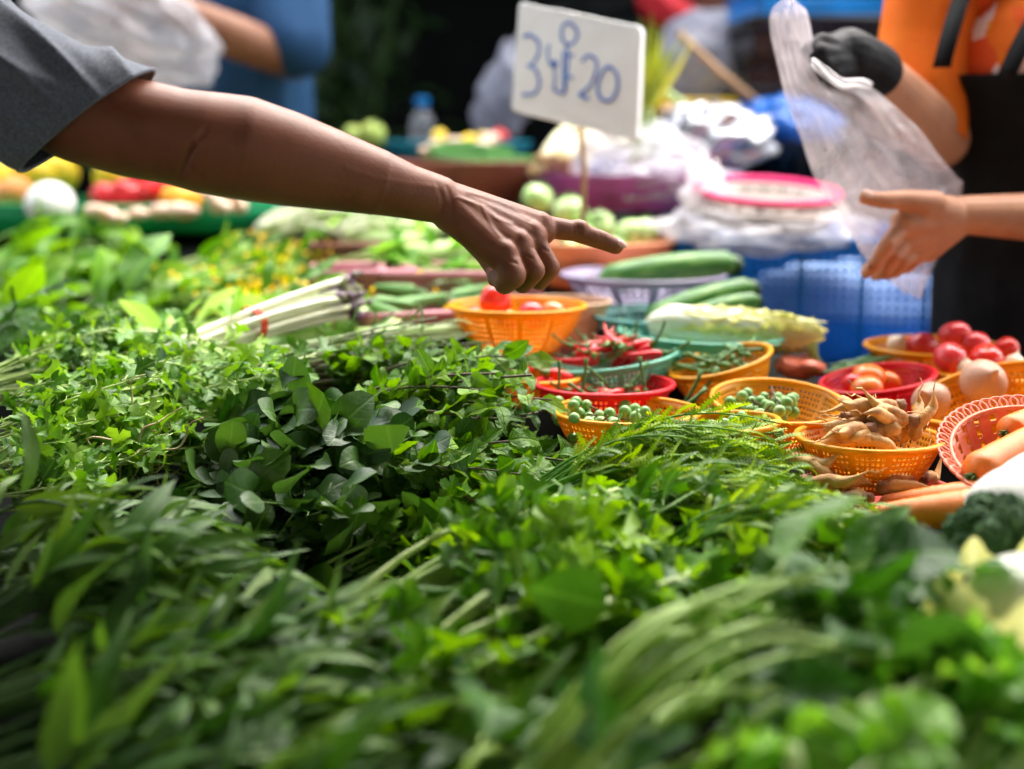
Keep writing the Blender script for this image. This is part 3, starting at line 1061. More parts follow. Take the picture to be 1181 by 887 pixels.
for b, t, n, lab in [
    ((170, 405, 1.82), (235, 360, 1.92), 7, 'pale broad leaves standing behind the white banded stems'),
    ((210, 420, 1.74), (265, 375, 1.84), 6, 'pale broad leaves touching the end of the white stems'),
    ((270, 375, 1.95), (390, 350, 1.98), 8, 'pale broad leaves under the purple stem tips'),
]:
    bunch('pale_leaf_bunch', lab, 'leafy greens', P(b), P(t), n, 0.02, 0.05, lfv('pale'), st('pale', 0.003), 0.02, GR, squash=0.8, stems_n=5)


# --- tied stems
def stem_bundle(name, label, B, T, n, rad, spread, mat, tipmat, band_ts, rb, fan=1.3, arch=0.012):
    B, T = P(B), P(T)
    root = thing(name, label, 'vegetable stems', B)
    ax = T - B
    s, u = perp_basis(ax)
    for i in range(n):
        q = math.sqrt((i + 0.5) / n)
        a = i * 2.4
        o = s * q * math.cos(a) + u * q * math.sin(a) * 0.75
        p0 = B + o * spread + unit(ax) * rng.normal(0, 0.008)
        p2 = T + o * spread * fan + unit(ax) * rng.normal(0, 0.012)
        path = bez(p0, (p0 + p2) / 2 + UP * arch + rng.normal(0, 0.003, 3), p2, 11)
        r = rad * rng.uniform(0.8, 1.2)
        st_ = MB().tube(path, r * np.array([0.75, 0.95, 1, 1, 1, 1, 0.98, 0.95, 0.92, 0.9, 0.85]), 10, tint=rng.uniform()).build('stem', mat, root, B)
        if tipmat is not None:
            tip = MB()
            d = unit(path[-1] - path[-2])
            for k in range(5):
                q0 = path[-1] + d * k * 0.007
                tip.ball(q0 + rng.normal(0, 0.002, 3), r * (1.6 - 0.2 * k), 8, 6, scale=(1, 1, 1.5), R=look_rot(d + rng.normal(0, 0.35, 3)))
            tip.build('purple_tip', tipmat, root, B)
    for bt, bm in band_ts:
        c = B + ax * bt + UP * arch * 2 * bt * (1 - bt)
        mb = MB()
        for off in (-0.004, 0, 0.003):
            pts = np.array([c + unit(ax) * (off + 0.002 * math.sin(3 * t)) + (s * math.cos(t) + u * math.sin(t) * 0.8) * rb for t in np.linspace(0, 2 * PI, 29)])
            mb.tube(pts, 0.0017, 6)
        mb.build('rubber_band', bm, root, B)
    return root


M['purple_tip'] = solid('purple_bud', [(0.05, 0.015, 0.06), (0.12, 0.05, 0.12), (0.2, 0.24, 0.08)], 0.5, 40, 0.4, 90)
stem_bundle('flower_stem_bundle', 'bundle of thick white stems with purple flower tips, tied with a red band', (172, 420, 1.68), (392, 344, 1.88), 13, 0.0050, 0.018, ST['white'], M['purple_tip'],
            [(0.52, M['band_red'])], 0.026, 2.1)
stem_bundle('green_stem_bundle', 'bundle of slim grey-green stems tied with a red band beside the white stems', (215, 440, 1.68), (420, 400, 1.76), 9, 0.005, 0.016, ST['grey'], None,
            [(0.2, M['band_red'])], 0.021, 1.3)
bunch('grass_stem_bunch', 'thin dark green grassy stems lying over the mint mound top', 'leafy greens', P((250, 432, 1.66)), P((520, 385, 1.74)), 18, 0.012, 0.03,
      lfv('lance', L=0.05, asp=0.1, per=2, t0=0.6), st('grey', 0.0017), 0.02, squash=0.6, stems_n=18)

# single leaves that stand out
for (px, py, Y, dx, dz, L, lab, m_) in [
    (385, 500, 1.44, 0.5, 0.6, 0.058, 'large round pale-lit leaf between the dark leaves and the mint', 'roundl'),
    (290, 560, 1.36, 0.4, 0.4, 0.05, 'round dark leaf half in shadow below its bunch', 'roundl'),
    (700, 700, 1.0, -0.9, 0.3, 0.06, 'pale grey-green blurred leaf above the bent kale stems', 'kale'),
]:
    mb = MB()
    p0 = P((px, py, Y))
    leaves(mb, 'round' if m_ == 'roundl' else 'ovate', np.array([p0]), np.array([[dx, -0.1, dz]]), np.array([[-0.2, -0.9, 0.55]]), np.array([L]), np.array([L * 0.8]), np.array([0.5]),
           np.array([0.12]), np.array([0.05]), np.array([0.75]))
    o = mb.build('single_leaf', G[m_], None, p0)
    tag(o, lab, 'leaf', 'single leaves on the heap')

# dark shrub at the back
c = S(385, 130, 4.8)
sh = thing('potted_shrub', 'dark bushy shrub in the gloom beside the man in blue', 'shrub', (c[0], 4.8, 0))
mb = MB()
k = 900
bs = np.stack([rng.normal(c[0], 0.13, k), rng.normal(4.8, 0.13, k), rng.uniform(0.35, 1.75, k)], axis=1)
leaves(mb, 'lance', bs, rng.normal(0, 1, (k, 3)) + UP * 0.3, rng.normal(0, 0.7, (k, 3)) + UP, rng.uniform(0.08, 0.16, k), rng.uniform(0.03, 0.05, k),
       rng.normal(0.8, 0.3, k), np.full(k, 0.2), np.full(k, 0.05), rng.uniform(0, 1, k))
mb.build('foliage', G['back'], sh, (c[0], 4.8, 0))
mb = MB()
for i in range(7):
    a = np.array([c[0], 4.8, 0.2])
    mb.tube(bez(a, a + np.array([rng.normal(0, 0.05), rng.normal(0, 0.05), 0.7]), a + np.array([rng.normal(0, 0.12), rng.normal(0, 0.12), 1.4]), 8), np.linspace(0.012, 0.004, 8), 6)
mb.build('foliage_branches', ST['dark'], sh, (c[0], 4.8, 0))
mb = MB()
mb.lathe([(0, 0.005), (0.11, 0.005), (0.15, 0.26), (0.16, 0.28), (0.14, 0.28), (0.13, 0.24), (0, 0.24)], 28)
mb.build('pot', M['post'], sh).location = (0, 0, 0)
# ------------------------------------------------------------------ baskets
def plastic(name, c, trans=0.25, rough=0.35):
    c = tuple(c)
    return solid(name, [tuple(x * 0.62 + 0.012 for x in c), tuple(x * 0.92 for x in c), c, tuple(min(1, x * 1.06 + 0.01) for x in c)], rough, 11, 0.15, 140, 0.35, trans=trans, rough_var=0.1)


PL = dict(
    orange=plastic('orange_plastic', (0.95, 0.41, 0.003)),
    amber=plastic('amber_plastic', (0.88, 0.40, 0.004)),
    red=plastic('red_plastic', (0.80, 0.012, 0.025)),
    rose=plastic('rose_plastic', (0.62, 0.12, 0.09)),
    teal=plastic('teal_plastic', (0.05, 0.36, 0.27)),
    mintg=plastic('mint_plastic', (0.16, 0.50, 0.36)),
    sea=plastic('sea_green_plastic', (0.13, 0.36, 0.34)),
    lav=plastic('lavender_plastic', (0.42, 0.36, 0.52)),
    peach=plastic('peach_plastic', (0.92, 0.44, 0.24)),
    pink=plastic('pink_plastic', (0.92, 0.33, 0.20)),
    blush=plastic('blush_plastic', (0.62, 0.30, 0.27)),
    beige=plastic('beige_plastic', (0.66, 0.42, 0.28)),
    mauve=plastic('mauve_plastic', (0.56, 0.24, 0.27)),
    brown=plastic('brown_plastic', (0.26, 0.10, 0.06)),
    terra=plastic('terracotta_plastic', (0.40, 0.14, 0.09)),
    blue=plastic('blue_plastic', (0.0, 0.25, 0.72)),
    sky=plastic('sky_blue_plastic', (0.004, 0.24, 0.62)),
    denim=plastic('pale_blue_cloth', (0.2, 0.32, 0.58), 0.0, 0.7),
    cyan=plastic('cyan_plastic', (0.02, 0.26, 0.36)),
    emerald=plastic('emerald_plastic', (0.02, 0.42, 0.16)),
    black=plastic('black_plastic', (0.003, 0.003, 0.004), 0.0),
    magenta=plastic('magenta_plastic', (0.90, 0.012, 0.20)),
    ivory=plastic('ivory_plastic', (0.74, 0.68, 0.62)),
    purple=plastic('purple_plastic', (0.36, 0.09, 0.32)),
    yellow=plastic('yellow_plastic', (0.85, 0.55, 0.01)),
)


def wall_mesh(mb, rb, rt, H, nh, rows, ribs, holes=True, oval=(1, 1), bulge=0.04, z0=0.0, hole=0.56, solid_rows=1, square=0.0):
    """A basket wall of cells with real holes; every (nh/ribs)-th column stays solid as a rib."""
    def rad(t):
        return rb + (rt - rb) * t + (rt * bulge) * math.sin(PI * t)

    def pt(i, j):
        t = j / rows
        a = 2 * PI * i / nh
        r = rad(t)
        ca, sa = math.cos(a), math.sin(a)
        if square:
            p = 2.0 / (2.0 + square)
            ca = math.copysign(abs(ca) ** p, ca)
            sa = math.copysign(abs(sa) ** p, sa)
        return np.array([r * ca * oval[0], r * sa * oval[1], z0 + H * t])

    V, F = [], []
    idx = {}

    def vid(i, j):
        k = (i % nh, j)
        if k not in idx:
            idx[k] = len(V)
            V.append(pt(i, j))
        return idx[k]
    per = max(2, nh // ribs)
    for i in range(nh):
        for j in range(rows):
            a, b, c, d = vid(i, j), vid(i + 1, j), vid(i + 1, j + 1), vid(i, j + 1)
            if (not holes) or (i % per == 0) or j < solid_rows or j >= rows - solid_rows:
                F.append((a, b, c, d))
                continue
            pa, pb, pc, pd = V[a], V[b], V[c], V[d]
            ce = (pa + pb + pc + pd) / 4
            n0 = len(V)
            for p in (pa, pb, pc, pd):
                V.append(ce + (p - ce) * hole)
            F += [(a, b, n0 + 1, n0), (b, c, n0 + 2, n0 + 1), (c, d, n0 + 3, n0 + 2), (d, a, n0, n0 + 3)]
    mb.add(V, F)


def ring(mb, r, z, prof, seg=64, oval=(1, 1), square=0.0):
    """Closed ring of profile [(dr,dz)...] around radius r."""
    V, F = [], []
    m = len(prof)
    for i in range(seg):
        a = 2 * PI * i / seg
        ca, sa = math.cos(a), math.sin(a)
        if square:
            p = 2.0 / (2.0 + square)
            ca = math.copysign(abs(ca) ** p, ca)
            sa = math.copysign(abs(sa) ** p, sa)
        for dr, dz in prof:
            V.append(((r * oval[0] + dr) * ca, (r * oval[1] + dr) * sa, z + dz))
    for i in range(seg):
        for k in range(m):
            a, b = i * m + k, i * m + (k + 1) % m
            c, d = ((i + 1) % seg) * m + (k + 1) % m, ((i + 1) % seg) * m + k
            F.append((a, d, c, b))
    mb.add(V, F)


RIM = [(-0.0012, -0.0035), (0.0035, -0.0035), (0.0048, -0.001), (0.0042, 0.0012), (0.001, 0.0022), (-0.0016, 0.001)]


def basket(name, label, px, py, Y, wpx, col, hr=0.37, tilt=(0, 0, 0), group='plastic sieve baskets', base=0.58, oval=(1, 1), nh=84, rows=9, ribs=12, holes=True, lift=0.0,
           hole=0.56, square=0.0, cat='basket', bulge=0.05):
    """Rim centre at (px,py,Y), rim width wpx pixels. Returns (root, radius, height, rim centre, rotation)."""
    R = wpx / 2 * math.hypot(Y, 0.02) / FPX
    H = hr * 2 * R
    Rm = np.array(Euler([math.radians(a) for a in tilt]).to_matrix())
    rc = S(px, py, Y)
    loc = rc - Rm @ np.array([0, 0, H])
    root = thing(name, label, cat, loc, group, rot=[math.radians(a) for a in tilt])
    m = PL[col]
    mb = MB()
    wall_mesh(mb, R * base, R, H, nh, rows, ribs, holes, oval, hole=hole, square=square, bulge=bulge)
    mb.build('mesh_wall', m, root, solidify=0.0013)
    mb = MB()
    ring(mb, R, H, RIM, 72, oval, square)
    mb.build('rim', m, root)
    mb = MB()
    mb.lathe([(0, 0.0), (R * base * 0.98, 0.0), (R * base * 1.0, 0.003), (R * base * 0.96, 0.005), (0, 0.004)], 48, oval=oval)
    mb.build('basket_floor', m, root)
    return root, R, H, rc, Rm


def inside(bk, u, v, dz=0.0):
    """World point at rim-plane coordinates u,v (in rim radii) and dz metres above the rim plane."""
    root, R, H, rc, Rm = bk
    return rc + Rm @ np.array([u * R, v * R, dz])


B = {}
B['tomato'] = basket('sieve_basket', 'orange basket with one red tomato on top, under the pointing hand', 597, 352, 1.85, 154, 'orange', 0.36)
B['beige'] = basket('plastic_bowl', 'plain beige plastic bowl behind the basket under the pointing hand', 652, 347, 2.02, 102, 'beige', 0.46, holes=False, ribs=12, cat='bowl', group=None)
B['red'] = basket('sieve_basket', 'red round basket of pepper stalks in front of the chilies', 697, 442, 1.66, 158, 'red', 0.36)
B['chili'] = basket('sieve_basket', 'tilted teal-green basket heaped with red chilies', 707, 414, 1.77, 146, 'mintg', 0.33, tilt=(0, -8, 0))
B['smallor'] = basket('sieve_basket', 'small orange basket half hidden by mint, holding a red chili', 622, 434, 1.72, 96, 'orange', 0.36)
B['blush'] = basket('sieve_basket', 'dull pink basket squeezed behind the red chilies', 692, 405, 1.92, 132, 'blush', 0.3, hole=0.7, nh=56, rows=6)
B['pea'] = basket('sieve_basket', 'orange basket of pea eggplants nearest the mint', 722, 473, 1.53, 168, 'orange', 0.36)
B['bean'] = basket('sieve_basket', 'amber basket of cut green stalks, tilted towards the white cabbage', 830, 416, 1.73, 118, 'amber', 0.46, tilt=(4, -15, 0), base=0.62)
B['cuke'] = basket('sieve_basket', 'wide sea-green basket behind the white cabbage, holding cucumbers', 778, 362, 2.0, 190, 'sea', 0.24, hole=0.7, nh=72, rows=6)
B['cabbage'] = basket('sieve_basket', 'pale mint-green basket under the long white cabbage', 808, 384, 1.88, 186, 'mintg', 0.24, hole=0.72, nh=60, rows=5, tilt=(0, 2, 0))
B['lav'] = basket('sieve_basket', 'shallow lavender basket under the largest cucumber', 742, 316, 2.2, 186, 'lav', 0.2, hole=0.7, nh=60, rows=5)
B['pea2'] = basket('sieve_basket', 'orange basket of pea eggplants tipped forward behind the finger roots', 898, 462, 1.57, 152, 'orange', 0.34, tilt=(9, 2, 0))
B['pea3'] = basket('sieve_basket', 'orange basket mostly buried under the acacia stalks', 838, 487, 1.47, 118, 'orange', 0.4, tilt=(0, -4, 0))
B['root'] = basket('sieve_basket', 'orange basket heaped with brown finger roots', 1003, 503, 1.45, 166, 'orange', 0.36)
B['tray'] = basket('sieve_basket', 'low rose-red tray under the basket of finger roots', 1004, 563, 1.46, 186, 'rose', 0.16, base=0.8, rows=5)
B['redtom'] = basket('sieve_basket', 'red basket of orange tomatoes behind the finger roots', 1012, 436, 1.72, 128, 'red', 0.36, tilt=(3, -9, 0))
B['backor'] = basket('sieve_basket', 'orange basket farthest back beside the black apron, with tomatoes on its edge', 1079, 399, 1.88, 156, 'orange', 0.32)
B['tomor'] = basket('sieve_basket', 'orange basket holding four ripe tomatoes and small onions', 1146, 426, 1.76, 158, 'orange', 0.34)
B['onion'] = basket('sieve_basket', 'deep orange basket tilted up behind the lattice-edged basket, with two onions', 1146, 452, 1.60, 180, 'orange', 0.44, tilt=(6, -17, 0), base=0.66)
B['eggp'] = basket('plastic_bowl', 'wide peach bowl of round green eggplants behind the fingertip', 690, 277, 2.45, 172, 'peach', 0.3, holes=False, cat='bowl', group='peach and terracotta bowls', base=0.66)
B['gourd'] = basket('plastic_bowl', 'terracotta basin of bitter gourds behind the forearm', 548, 186, 3.0, 190, 'terra', 0.24, holes=False, cat='bowl', group='peach and terracotta bowls', base=0.75)
B['cyan'] = basket('plastic_tray', 'cyan tray holding coloured peppers in front of the water bottle', 528, 164, 3.25, 165, 'cyan', 0.12, holes=False, cat='tray', group=None, base=0.85)
B['emer'] = basket('plastic_tray', 'long emerald tray of peppers and bulbs at the back of the stall', 120, 232, 2.85, 400, 'emerald', 0.08, holes=False, cat='tray', group=None, base=0.9, oval=(1, 0.55))
B['redb'] = basket('sieve_basket', 'red basket of pink tomatoes standing in the emerald tray', 165, 226, 2.78, 118, 'red', 0.22, nh=48, rows=5, hole=0.65, oval=(1, 0.6))

# pink basket with a lattice edge and carrots
R = 0.098
rcl = S(1212, 520, 1.38)
lat = thing('lattice_basket', 'pink oval basket with a looped lattice edge, holding one big carrot', 'basket', rcl - np.array([0, 0, 0.05]), rot=(math.radians(14), math.radians(-14), math.radians(20)))
mb = MB()
wall_mesh(mb, 0.062, 0.084, 0.05, 52, 4, 52 // 2, True, (1, 1.25), hole=0.74, solid_rows=0)
mb.build('mesh_wall', PL['pink'], lat, solidify=0.0022)
mb = MB()
mb.lathe([(0, 0), (0.062, 0), (0.064, 0.003), (0, 0.004)], 48, oval=(1, 1.25))
mb.build('basket_floor', PL['pink'], lat)
mb = MB()
for k in range(54):
    a0 = 2 * PI * k / 54
    pts = []
    for t in np.linspace(0, 2 * PI, 17):
        rr = 0.0912 + 0.0066 * math.cos(t)
        aa = a0 + 0.098 * math.sin(t)
        pts.append((rr * math.cos(aa), rr * 1.22 * math.sin(aa), 0.052 + 0.004 * math.cos(t)))
    mb.tube(np.array(pts), 0.0017, 6, caps=False)
mb.build('lattice_rim', PL['pink'], lat)
mb = MB()
ring(mb, 0.084, 0.05, [(-0.0015, -0.002), (0.002, -0.002), (0.002, 0.002), (-0.0015, 0.002)], 64, (1, 1.25))
mb.build('rim', PL['pink'], lat)

# ------------------------------------------------------------------ produce materials
PM = dict(
    tomato=solid('ripe_tomato', [(0.52, 0.010, 0.010), (0.66, 0.022, 0.015), (0.68, 0.08, 0.03)], 0.22, 14, 0.03, 60, 0.5, 0.1, (0.006,)),
    tompink=solid('pink_tomato', [(0.52, 0.012, 0.030), (0.64, 0.032, 0.045), (0.66, 0.12, 0.07)], 0.22, 14, 0.03, 60, 0.5, 0.1, (0.006,)),
    tomor=solid('orange_tomato', [(0.66, 0.11, 0.018), (0.76, 0.22, 0.03), (0.66, 0.06, 0.025)], 0.24, 16, 0.03, 60, 0.5, 0.1, (0.006,)),
    calyx=solid('green_calyx', [(0.04, 0.12, 0.02), (0.09, 0.2, 0.03)], 0.5, 30, 0.2, 80),
    onion=solid('onion_skin', [(0.36, 0.12, 0.07), (0.60, 0.38, 0.26), (0.42, 0.15, 0.10)], 0.35, 3, 0.15, 40, aniso=(9, 9, 1)),
    shallot=solid('pale_onion', [(0.72, 0.52, 0.34), (0.80, 0.68, 0.52)], 0.3, 8, 0.1, 40, aniso=(6, 6, 1)),
    dry=solid('dry_root', [(0.3, 0.18, 0.08), (0.45, 0.3, 0.15)], 0.8, 30),
    carrot=solid('carrot', [(0.70, 0.14, 0.008), (0.84, 0.22, 0.02), (0.80, 0.29, 0.05)], 0.34, 9, 0.25, 14, 0.5, 0.1, (0.006,), aniso=(1, 1, 6)),
    cuke=solid('cucumber', [(0.015, 0.085, 0.012), (0.05, 0.18, 0.025), (0.2, 0.36, 0.08)], 0.36, 2.0, 0.2, 20, aniso=(1, 1, 0.25)),
    cukedark=solid('dark_cucumber_end', [(0.012, 0.05, 0.014), (0.03, 0.09, 0.02)], 0.36, 9, 0.2, 50),
    cabw=solid('white_cabbage_rib', [(0.58, 0.62, 0.44), (0.72, 0.74, 0.62), (0.55, 0.62, 0.32)], 0.38, 6, 0.15, 40, sss=0.1, sss_r=(0.01,)),
    cabl=leaf_mat('cabbage_leaf', (0.26, 0.44, 0.16), (0.40, 0.56, 0.34), (0.50, 0.64, 0.55), 0.42, 0.3, 0.5, 6, 0.7),
    egg=solid('green_eggplant', [(0.16, 0.38, 0.04), (0.40, 0.58, 0.2), (0.74, 0.78, 0.58)], 0.25, 2.2, 0.03, 40, sss=0.1, sss_r=(0.006,)),
    pea=solid('pea_eggplant', [(0.10, 0.24, 0.05), (0.19, 0.36, 0.10), (0.32, 0.48, 0.2)], 0.28, 60, 0.05, 100),
    twig=solid('pea_twig', [(0.07, 0.10, 0.03), (0.12, 0.08, 0.05)], 0.6, 40, 0.2, 90),
    chili=solid('red_chili', [(0.52, 0.008, 0.012), (0.68, 0.02, 0.02)], 0.2, 10, 0.04, 50),
    stalk=solid('chili_stalk', [(0.04, 0.13, 0.02), (0.10, 0.22, 0.04)], 0.4, 20, 0.1, 60),
    beanp=solid('green_pod', [(0.03, 0.14, 0.02), (0.08, 0.24, 0.03)], 0.35, 20, 0.1, 60),
    froot=solid('finger_root', [(0.30, 0.115, 0.028), (0.60, 0.32, 0.10), (0.74, 0.47, 0.19)], 0.5, 28, 0.7, 90),
    frootd=solid('finger_root_crown', [(0.12, 0.055, 0.03), (0.30, 0.15, 0.07), (0.48, 0.27, 0.13)], 0.7, 40, 0.8, 90),
    broc=solid('broccoli', [(0.018, 0.062, 0.020), (0.042, 0.11, 0.034), (0.08, 0.165, 0.05)], 0.75, 60, 0.9, 220),
    gourd=solid('bitter_gourd', [(0.02, 0.13, 0.01), (0.05, 0.22, 0.015)], 0.35, 40, 0.8, 60),
    okra=solid('okra', [(0.07, 0.2, 0.04), (0.15, 0.32, 0.07)], 0.45, 10, 0.2, 60),
    lime=solid('pale_green_gourd', [(0.32, 0.48, 0.14), (0.5, 0.62, 0.26)], 0.35, 6, 0.1, 40),
    guava=solid('guava', [(0.35, 0.48, 0.08), (0.5, 0.58, 0.14)], 0.4, 6, 0.1, 40),
    ypep=solid('yellow_pepper', [(0.78, 0.52, 0.02), (0.85, 0.62, 0.05)], 0.22, 4, 0.05, 30),
    opep=solid('orange_pepper', [(0.80, 0.28, 0.01), (0.85, 0.4, 0.02)], 0.22, 4, 0.05, 30),
    rpep=solid('red_pepper', [(0.62, 0.01, 0.015), (0.75, 0.03, 0.02)], 0.2, 4, 0.05, 30),
    ofruit=solid('orange_fruit', [(0.76, 0.25, 0.06), (0.82, 0.34, 0.10)], 0.35, 8, 0.3, 120),
    bulb=solid('white_bulb', [(0.56, 0.56, 0.50), (0.68, 0.68, 0.63), (0.74, 0.74, 0.70)], 0.42, 9, 0.25, 40, aniso=(1, 1, 5)),
    ginger=solid('pink_ginger', [(0.66, 0.40, 0.28), (0.78, 0.58, 0.44), (0.70, 0.45, 0.35)], 0.5, 16, 0.4, 50),
    cream=solid('cream_shoot', [(0.58, 0.50, 0.28), (0.74, 0.68, 0.46), (0.5, 0.54, 0.2)], 0.4, 8, 0.1, 40, aniso=(1, 1, 0.3)),
    pump=solid('salmon_slice', [(0.76, 0.16, 0.09), (0.82, 0.26, 0.15)], 0.4, 14, 0.2, 50),
    cloth_w=solid('foam_white', [(0.84, 0.84, 0.87), (0.89, 0.89, 0.91)], 0.6, 20, 0.25, 160),
    ink=solid('blue_ink', [(0.02, 0.07, 0.40), (0.06, 0.17, 0.55), (0.16, 0.32, 0.66)], 0.6, 90),
    foil=solid('silver_foil', [(0.16, 0.16, 0.18), (0.42, 0.42, 0.45)], 0.32, 10, 1.0, 16, metallic=0.85),
)
PROTO_AT = None


def proto(name, cat, parts):
    """Build a prototype thing at the origin; the first placing moves it there."""
    r = thing(name, None, cat, (0, 0, 0))
    for pname, mb, mat, kw in parts:
        mb.build(pname, mat, r, **kw)
    r['_unused'] = 1
    return r


def place(src, loc, rot=(0, 0, 0), scale=1.0, label=None, group=None):
    if '_unused' in src:
        del src['_unused']
        src.location = Vector([float(x) for x in loc])
        src.rotation_euler = rot
        src.scale = (scale,) * 3 if np.isscalar(scale) else scale
        if label:
            src['label'] = label
        if group:
            src['group'] = group
        return src
    return copy_thing(src, loc, rot, scale, label, group)


def rr():
    return (rng.uniform(0, 6.28), rng.uniform(0, 6.28), rng.uniform(0, 6.28))


def round_fruit(lobes=0, amp=0.0, flat=0.86, dip=0.12):
    """Unit-radius fruit profile with a dimpled top."""
    mb = MB()
    prof = []
    for i in range(19):
        th = PI - PI * i / 18
        r = math.sin(th)
        z = math.cos(th) * flat
        if th < 0.6:
            z -= dip * (1 - th / 0.6) ** 1.5
        if th > PI - 0.4:
            z += 0.05 * (1 - (PI - th) / 0.4)
        prof.append((max(0, r) if 0 < i < 18 else 0, z))
    mb.lathe(prof, 32, lobes=lobes, lobe_amp=amp)
    return mb


def calyx(z=0.76, n=5, L=0.42, stem=0.22):
    mb = MB()
    for k in range(n):
        a = 2 * PI * k / n
        d = np.array([math.cos(a), math.sin(a), 0])
        pts = [np.array([0, 0, z]), d * L * 0.4 + np.array([0, 0, z + 0.08]), d * L * 0.8 + np.array([0, 0, z + 0.06]), d * L + np.array([0, 0, z + 0.12])]
        mb.tube(spline(pts, 3), np.linspace(0.09, 0.012, 10), 5)
    mb.tube(np.array([(0, 0, z), (0.02, 0, z + stem * 0.6), (0.06, 0.02, z + stem)]), 0.06, 6)
    return mb


def scar():
    mb = MB()
    mb.ball((0, 0, 0.735), 0.11, 10, 6, scale=(1, 1, 0.35))
    return mb


tom = {}
for k, mk in (('t', 'tomato'), ('p', 'tompink'), ('o', 'tomor')):
    tom[k] = proto('tomato', 'tomato', [('flesh', round_fruit(5, 0.02), PM[mk], {}), ('stem_scar', scar(), PM['calyx'] if k != 'o' else PM['dry'], {})])
GT = 'ripe tomatoes in the baskets'
px2m = lambda px, Y: px * Y / FPX


def fruit(src, px, py, Y, dpx, label, group=None, rot=None, scale3=None):
    r = px2m(dpx, Y) / 2
    scale3 = scale3 or rng.uniform(0.93, 1.07, 3)
    sc = tuple(float(r * s) for s in scale3)
    return place(src, S(px, py, Y), rot if rot is not None else (rng.uniform(-0.7, 0.7), rng.uniform(-0.7, 0.7), rng.uniform(0, 6)), sc, label, group)


fruit(tom['t'], 571, 347, 1.84, 36, 'red tomato standing highest in the orange basket under the pointing hand', GT, (1.25, 0.5, 0.3))
for i, (px, py, d, lab) in enumerate([(548, 365, 22, 'small pink tomato touching the lone red one'), (615, 364, 34, 'pale pink tomato in the middle of the basket under the hand'),
                                      (640, 362, 32, 'pale tomato at the far side of the basket under the hand'), (585, 370, 28, 'yellowish tomato low in the basket under the hand')]):
    fruit(tom['p' if i < 2 else 'o'], px, py, 1.85 + 0.01 * (i % 2), d, lab, GT)
for px, py, Y, d, k, lab in [
    (1101, 386, 1.81, 37, 'p', 'topmost pinkish tomato of the pile by the black apron'),
    (1124, 397, 1.80, 38, 'p', 'second tomato of the pile, beside the topmost one'),
    (1096, 413, 1.74, 42, 'p', 'deep pink tomato at the front corner of the pile'),
    (1137, 414, 1.74, 40, 't', 'red tomato at the front of the pile next to a small onion'),
    (1160, 404, 1.82, 34, 't', 'tomato at the picture edge behind the pile'),
    (1062, 400, 1.88, 40, 'p', 'flat-lying pale pink tomato in the farthest orange basket'),
    (985, 444, 1.70, 30, 'p', 'pinkish tomato in the red basket, low beside the roots'),
    (1002, 436, 1.73, 40, 'o', 'large orange tomato in the red basket'),
    (1000, 449, 1.68, 38, 'o', 'orange tomato lying at the front rim of the red basket'),
    (1025, 441, 1.74, 30, 'o', 'small orange tomato inside the red basket'),
]:
    fruit(tom[k], px, py, Y, d, lab, GT)


# onions
def onion_mb():
    mb = MB()
    prof = [(0, -0.86), (0.25, -0.85), (0.6, -0.7), (0.88, -0.38), (1.0, 0.0), (0.9, 0.38), (0.66, 0.66), (0.36, 0.84), (0.17, 0.98), (0.10, 1.16), (0.06, 1.28), (0, 1.3)]
    mb.lathe(prof, 32, lobes=9, lobe_amp=0.008)
    return mb


def hair_mb():
    mb = MB()
    for k in range(14):
        d = np.array([rng.normal(0, 0.3), rng.normal(0, 0.3), -0.3])
        mb.tube(bez(np.array([0, 0, -0.84]), np.array([0, 0, -1.0]) + d * 0.3, np.array([0, 0, -0.95]) + d, 6), 0.012, 4)
    return mb


on = proto('onion', 'onion', [('bulb', onion_mb(), PM['onion'], {}), ('root_hair', hair_mb(), PM['dry'], {})])
fruit(on, 1074, 463, 1.63, 46, 'pinkish onion lying low behind the finger roots', 'onions in the deep orange basket', (0.5, -0.9, 0.2))
fruit(on, 1134, 441, 1.64, 54, 'larger pinkish onion high in the deep orange basket', 'onions in the deep orange basket', (0.7, -0.8, 0.9))
sh_ = proto('small_onion', 'onion', [('bulb', onion_mb(), PM['shallot'], {}), ('root_hair', hair_mb(), PM['dry'], {})])
for px, py, Y, d, lab in [(1035, 398, 1.88, 25, 'small pale onion in the farthest orange basket'), (1114, 425, 1.72, 24, 'small pale onion between two front tomatoes'),
                          (1170, 420, 1.75, 26, 'small pale onion by the picture edge')]:
    fruit(sh_, px, py, Y, d, lab, 'small pale onions')


# carrots
def carrot_mb(Lr=6.0):
    mb = MB()
    n = 26
    prof = []
    for i in range(n + 1):
        t = i / n
        r = (1 - 0.62 * t ** 1.3) * min(1, (t / 0.05) ** 0.5 if t < 0.05 else 1) * (1 if t < 0.93 else max(0.0, math.sqrt(max(0, (1 - t) / 0.07)))) * (1 + 0.018 * math.sin(t * 70) + 0.012 * math.sin(t * 31))
        prof.append((r if 0 < i < n else 0, t * Lr))
    mb.lathe(prof, 26, lobes=3, lobe_amp=0.015)
    return mb


def crown_mb():
    mb = MB()
    for k in range(7):
        a = k * 0.9
        mb.tube(np.array([(0.1 * math.cos(a), 0.1 * math.sin(a), 0.05), (0.2 * math.cos(a), 0.2 * math.sin(a), -0.1), (0.25 * math.cos(a), 0.25 * math.sin(a), -0.25)]), [0.09, 0.08, 0.05], 5)
    return mb


car = proto('carrot', 'carrot', [('root', carrot_mb(), PM['carrot'], {}), ('leaf_stub', crown_mb(), PM['calyx'], {})])


def lay(src, a, b, rad, label, group, Lr=6.0):
    a, b = P(a), P(b)
    d = b - a
    L = np.linalg.norm(d)
    return place(src, a, eul(look_rot(d)), (rad, rad, L / Lr), label, group)


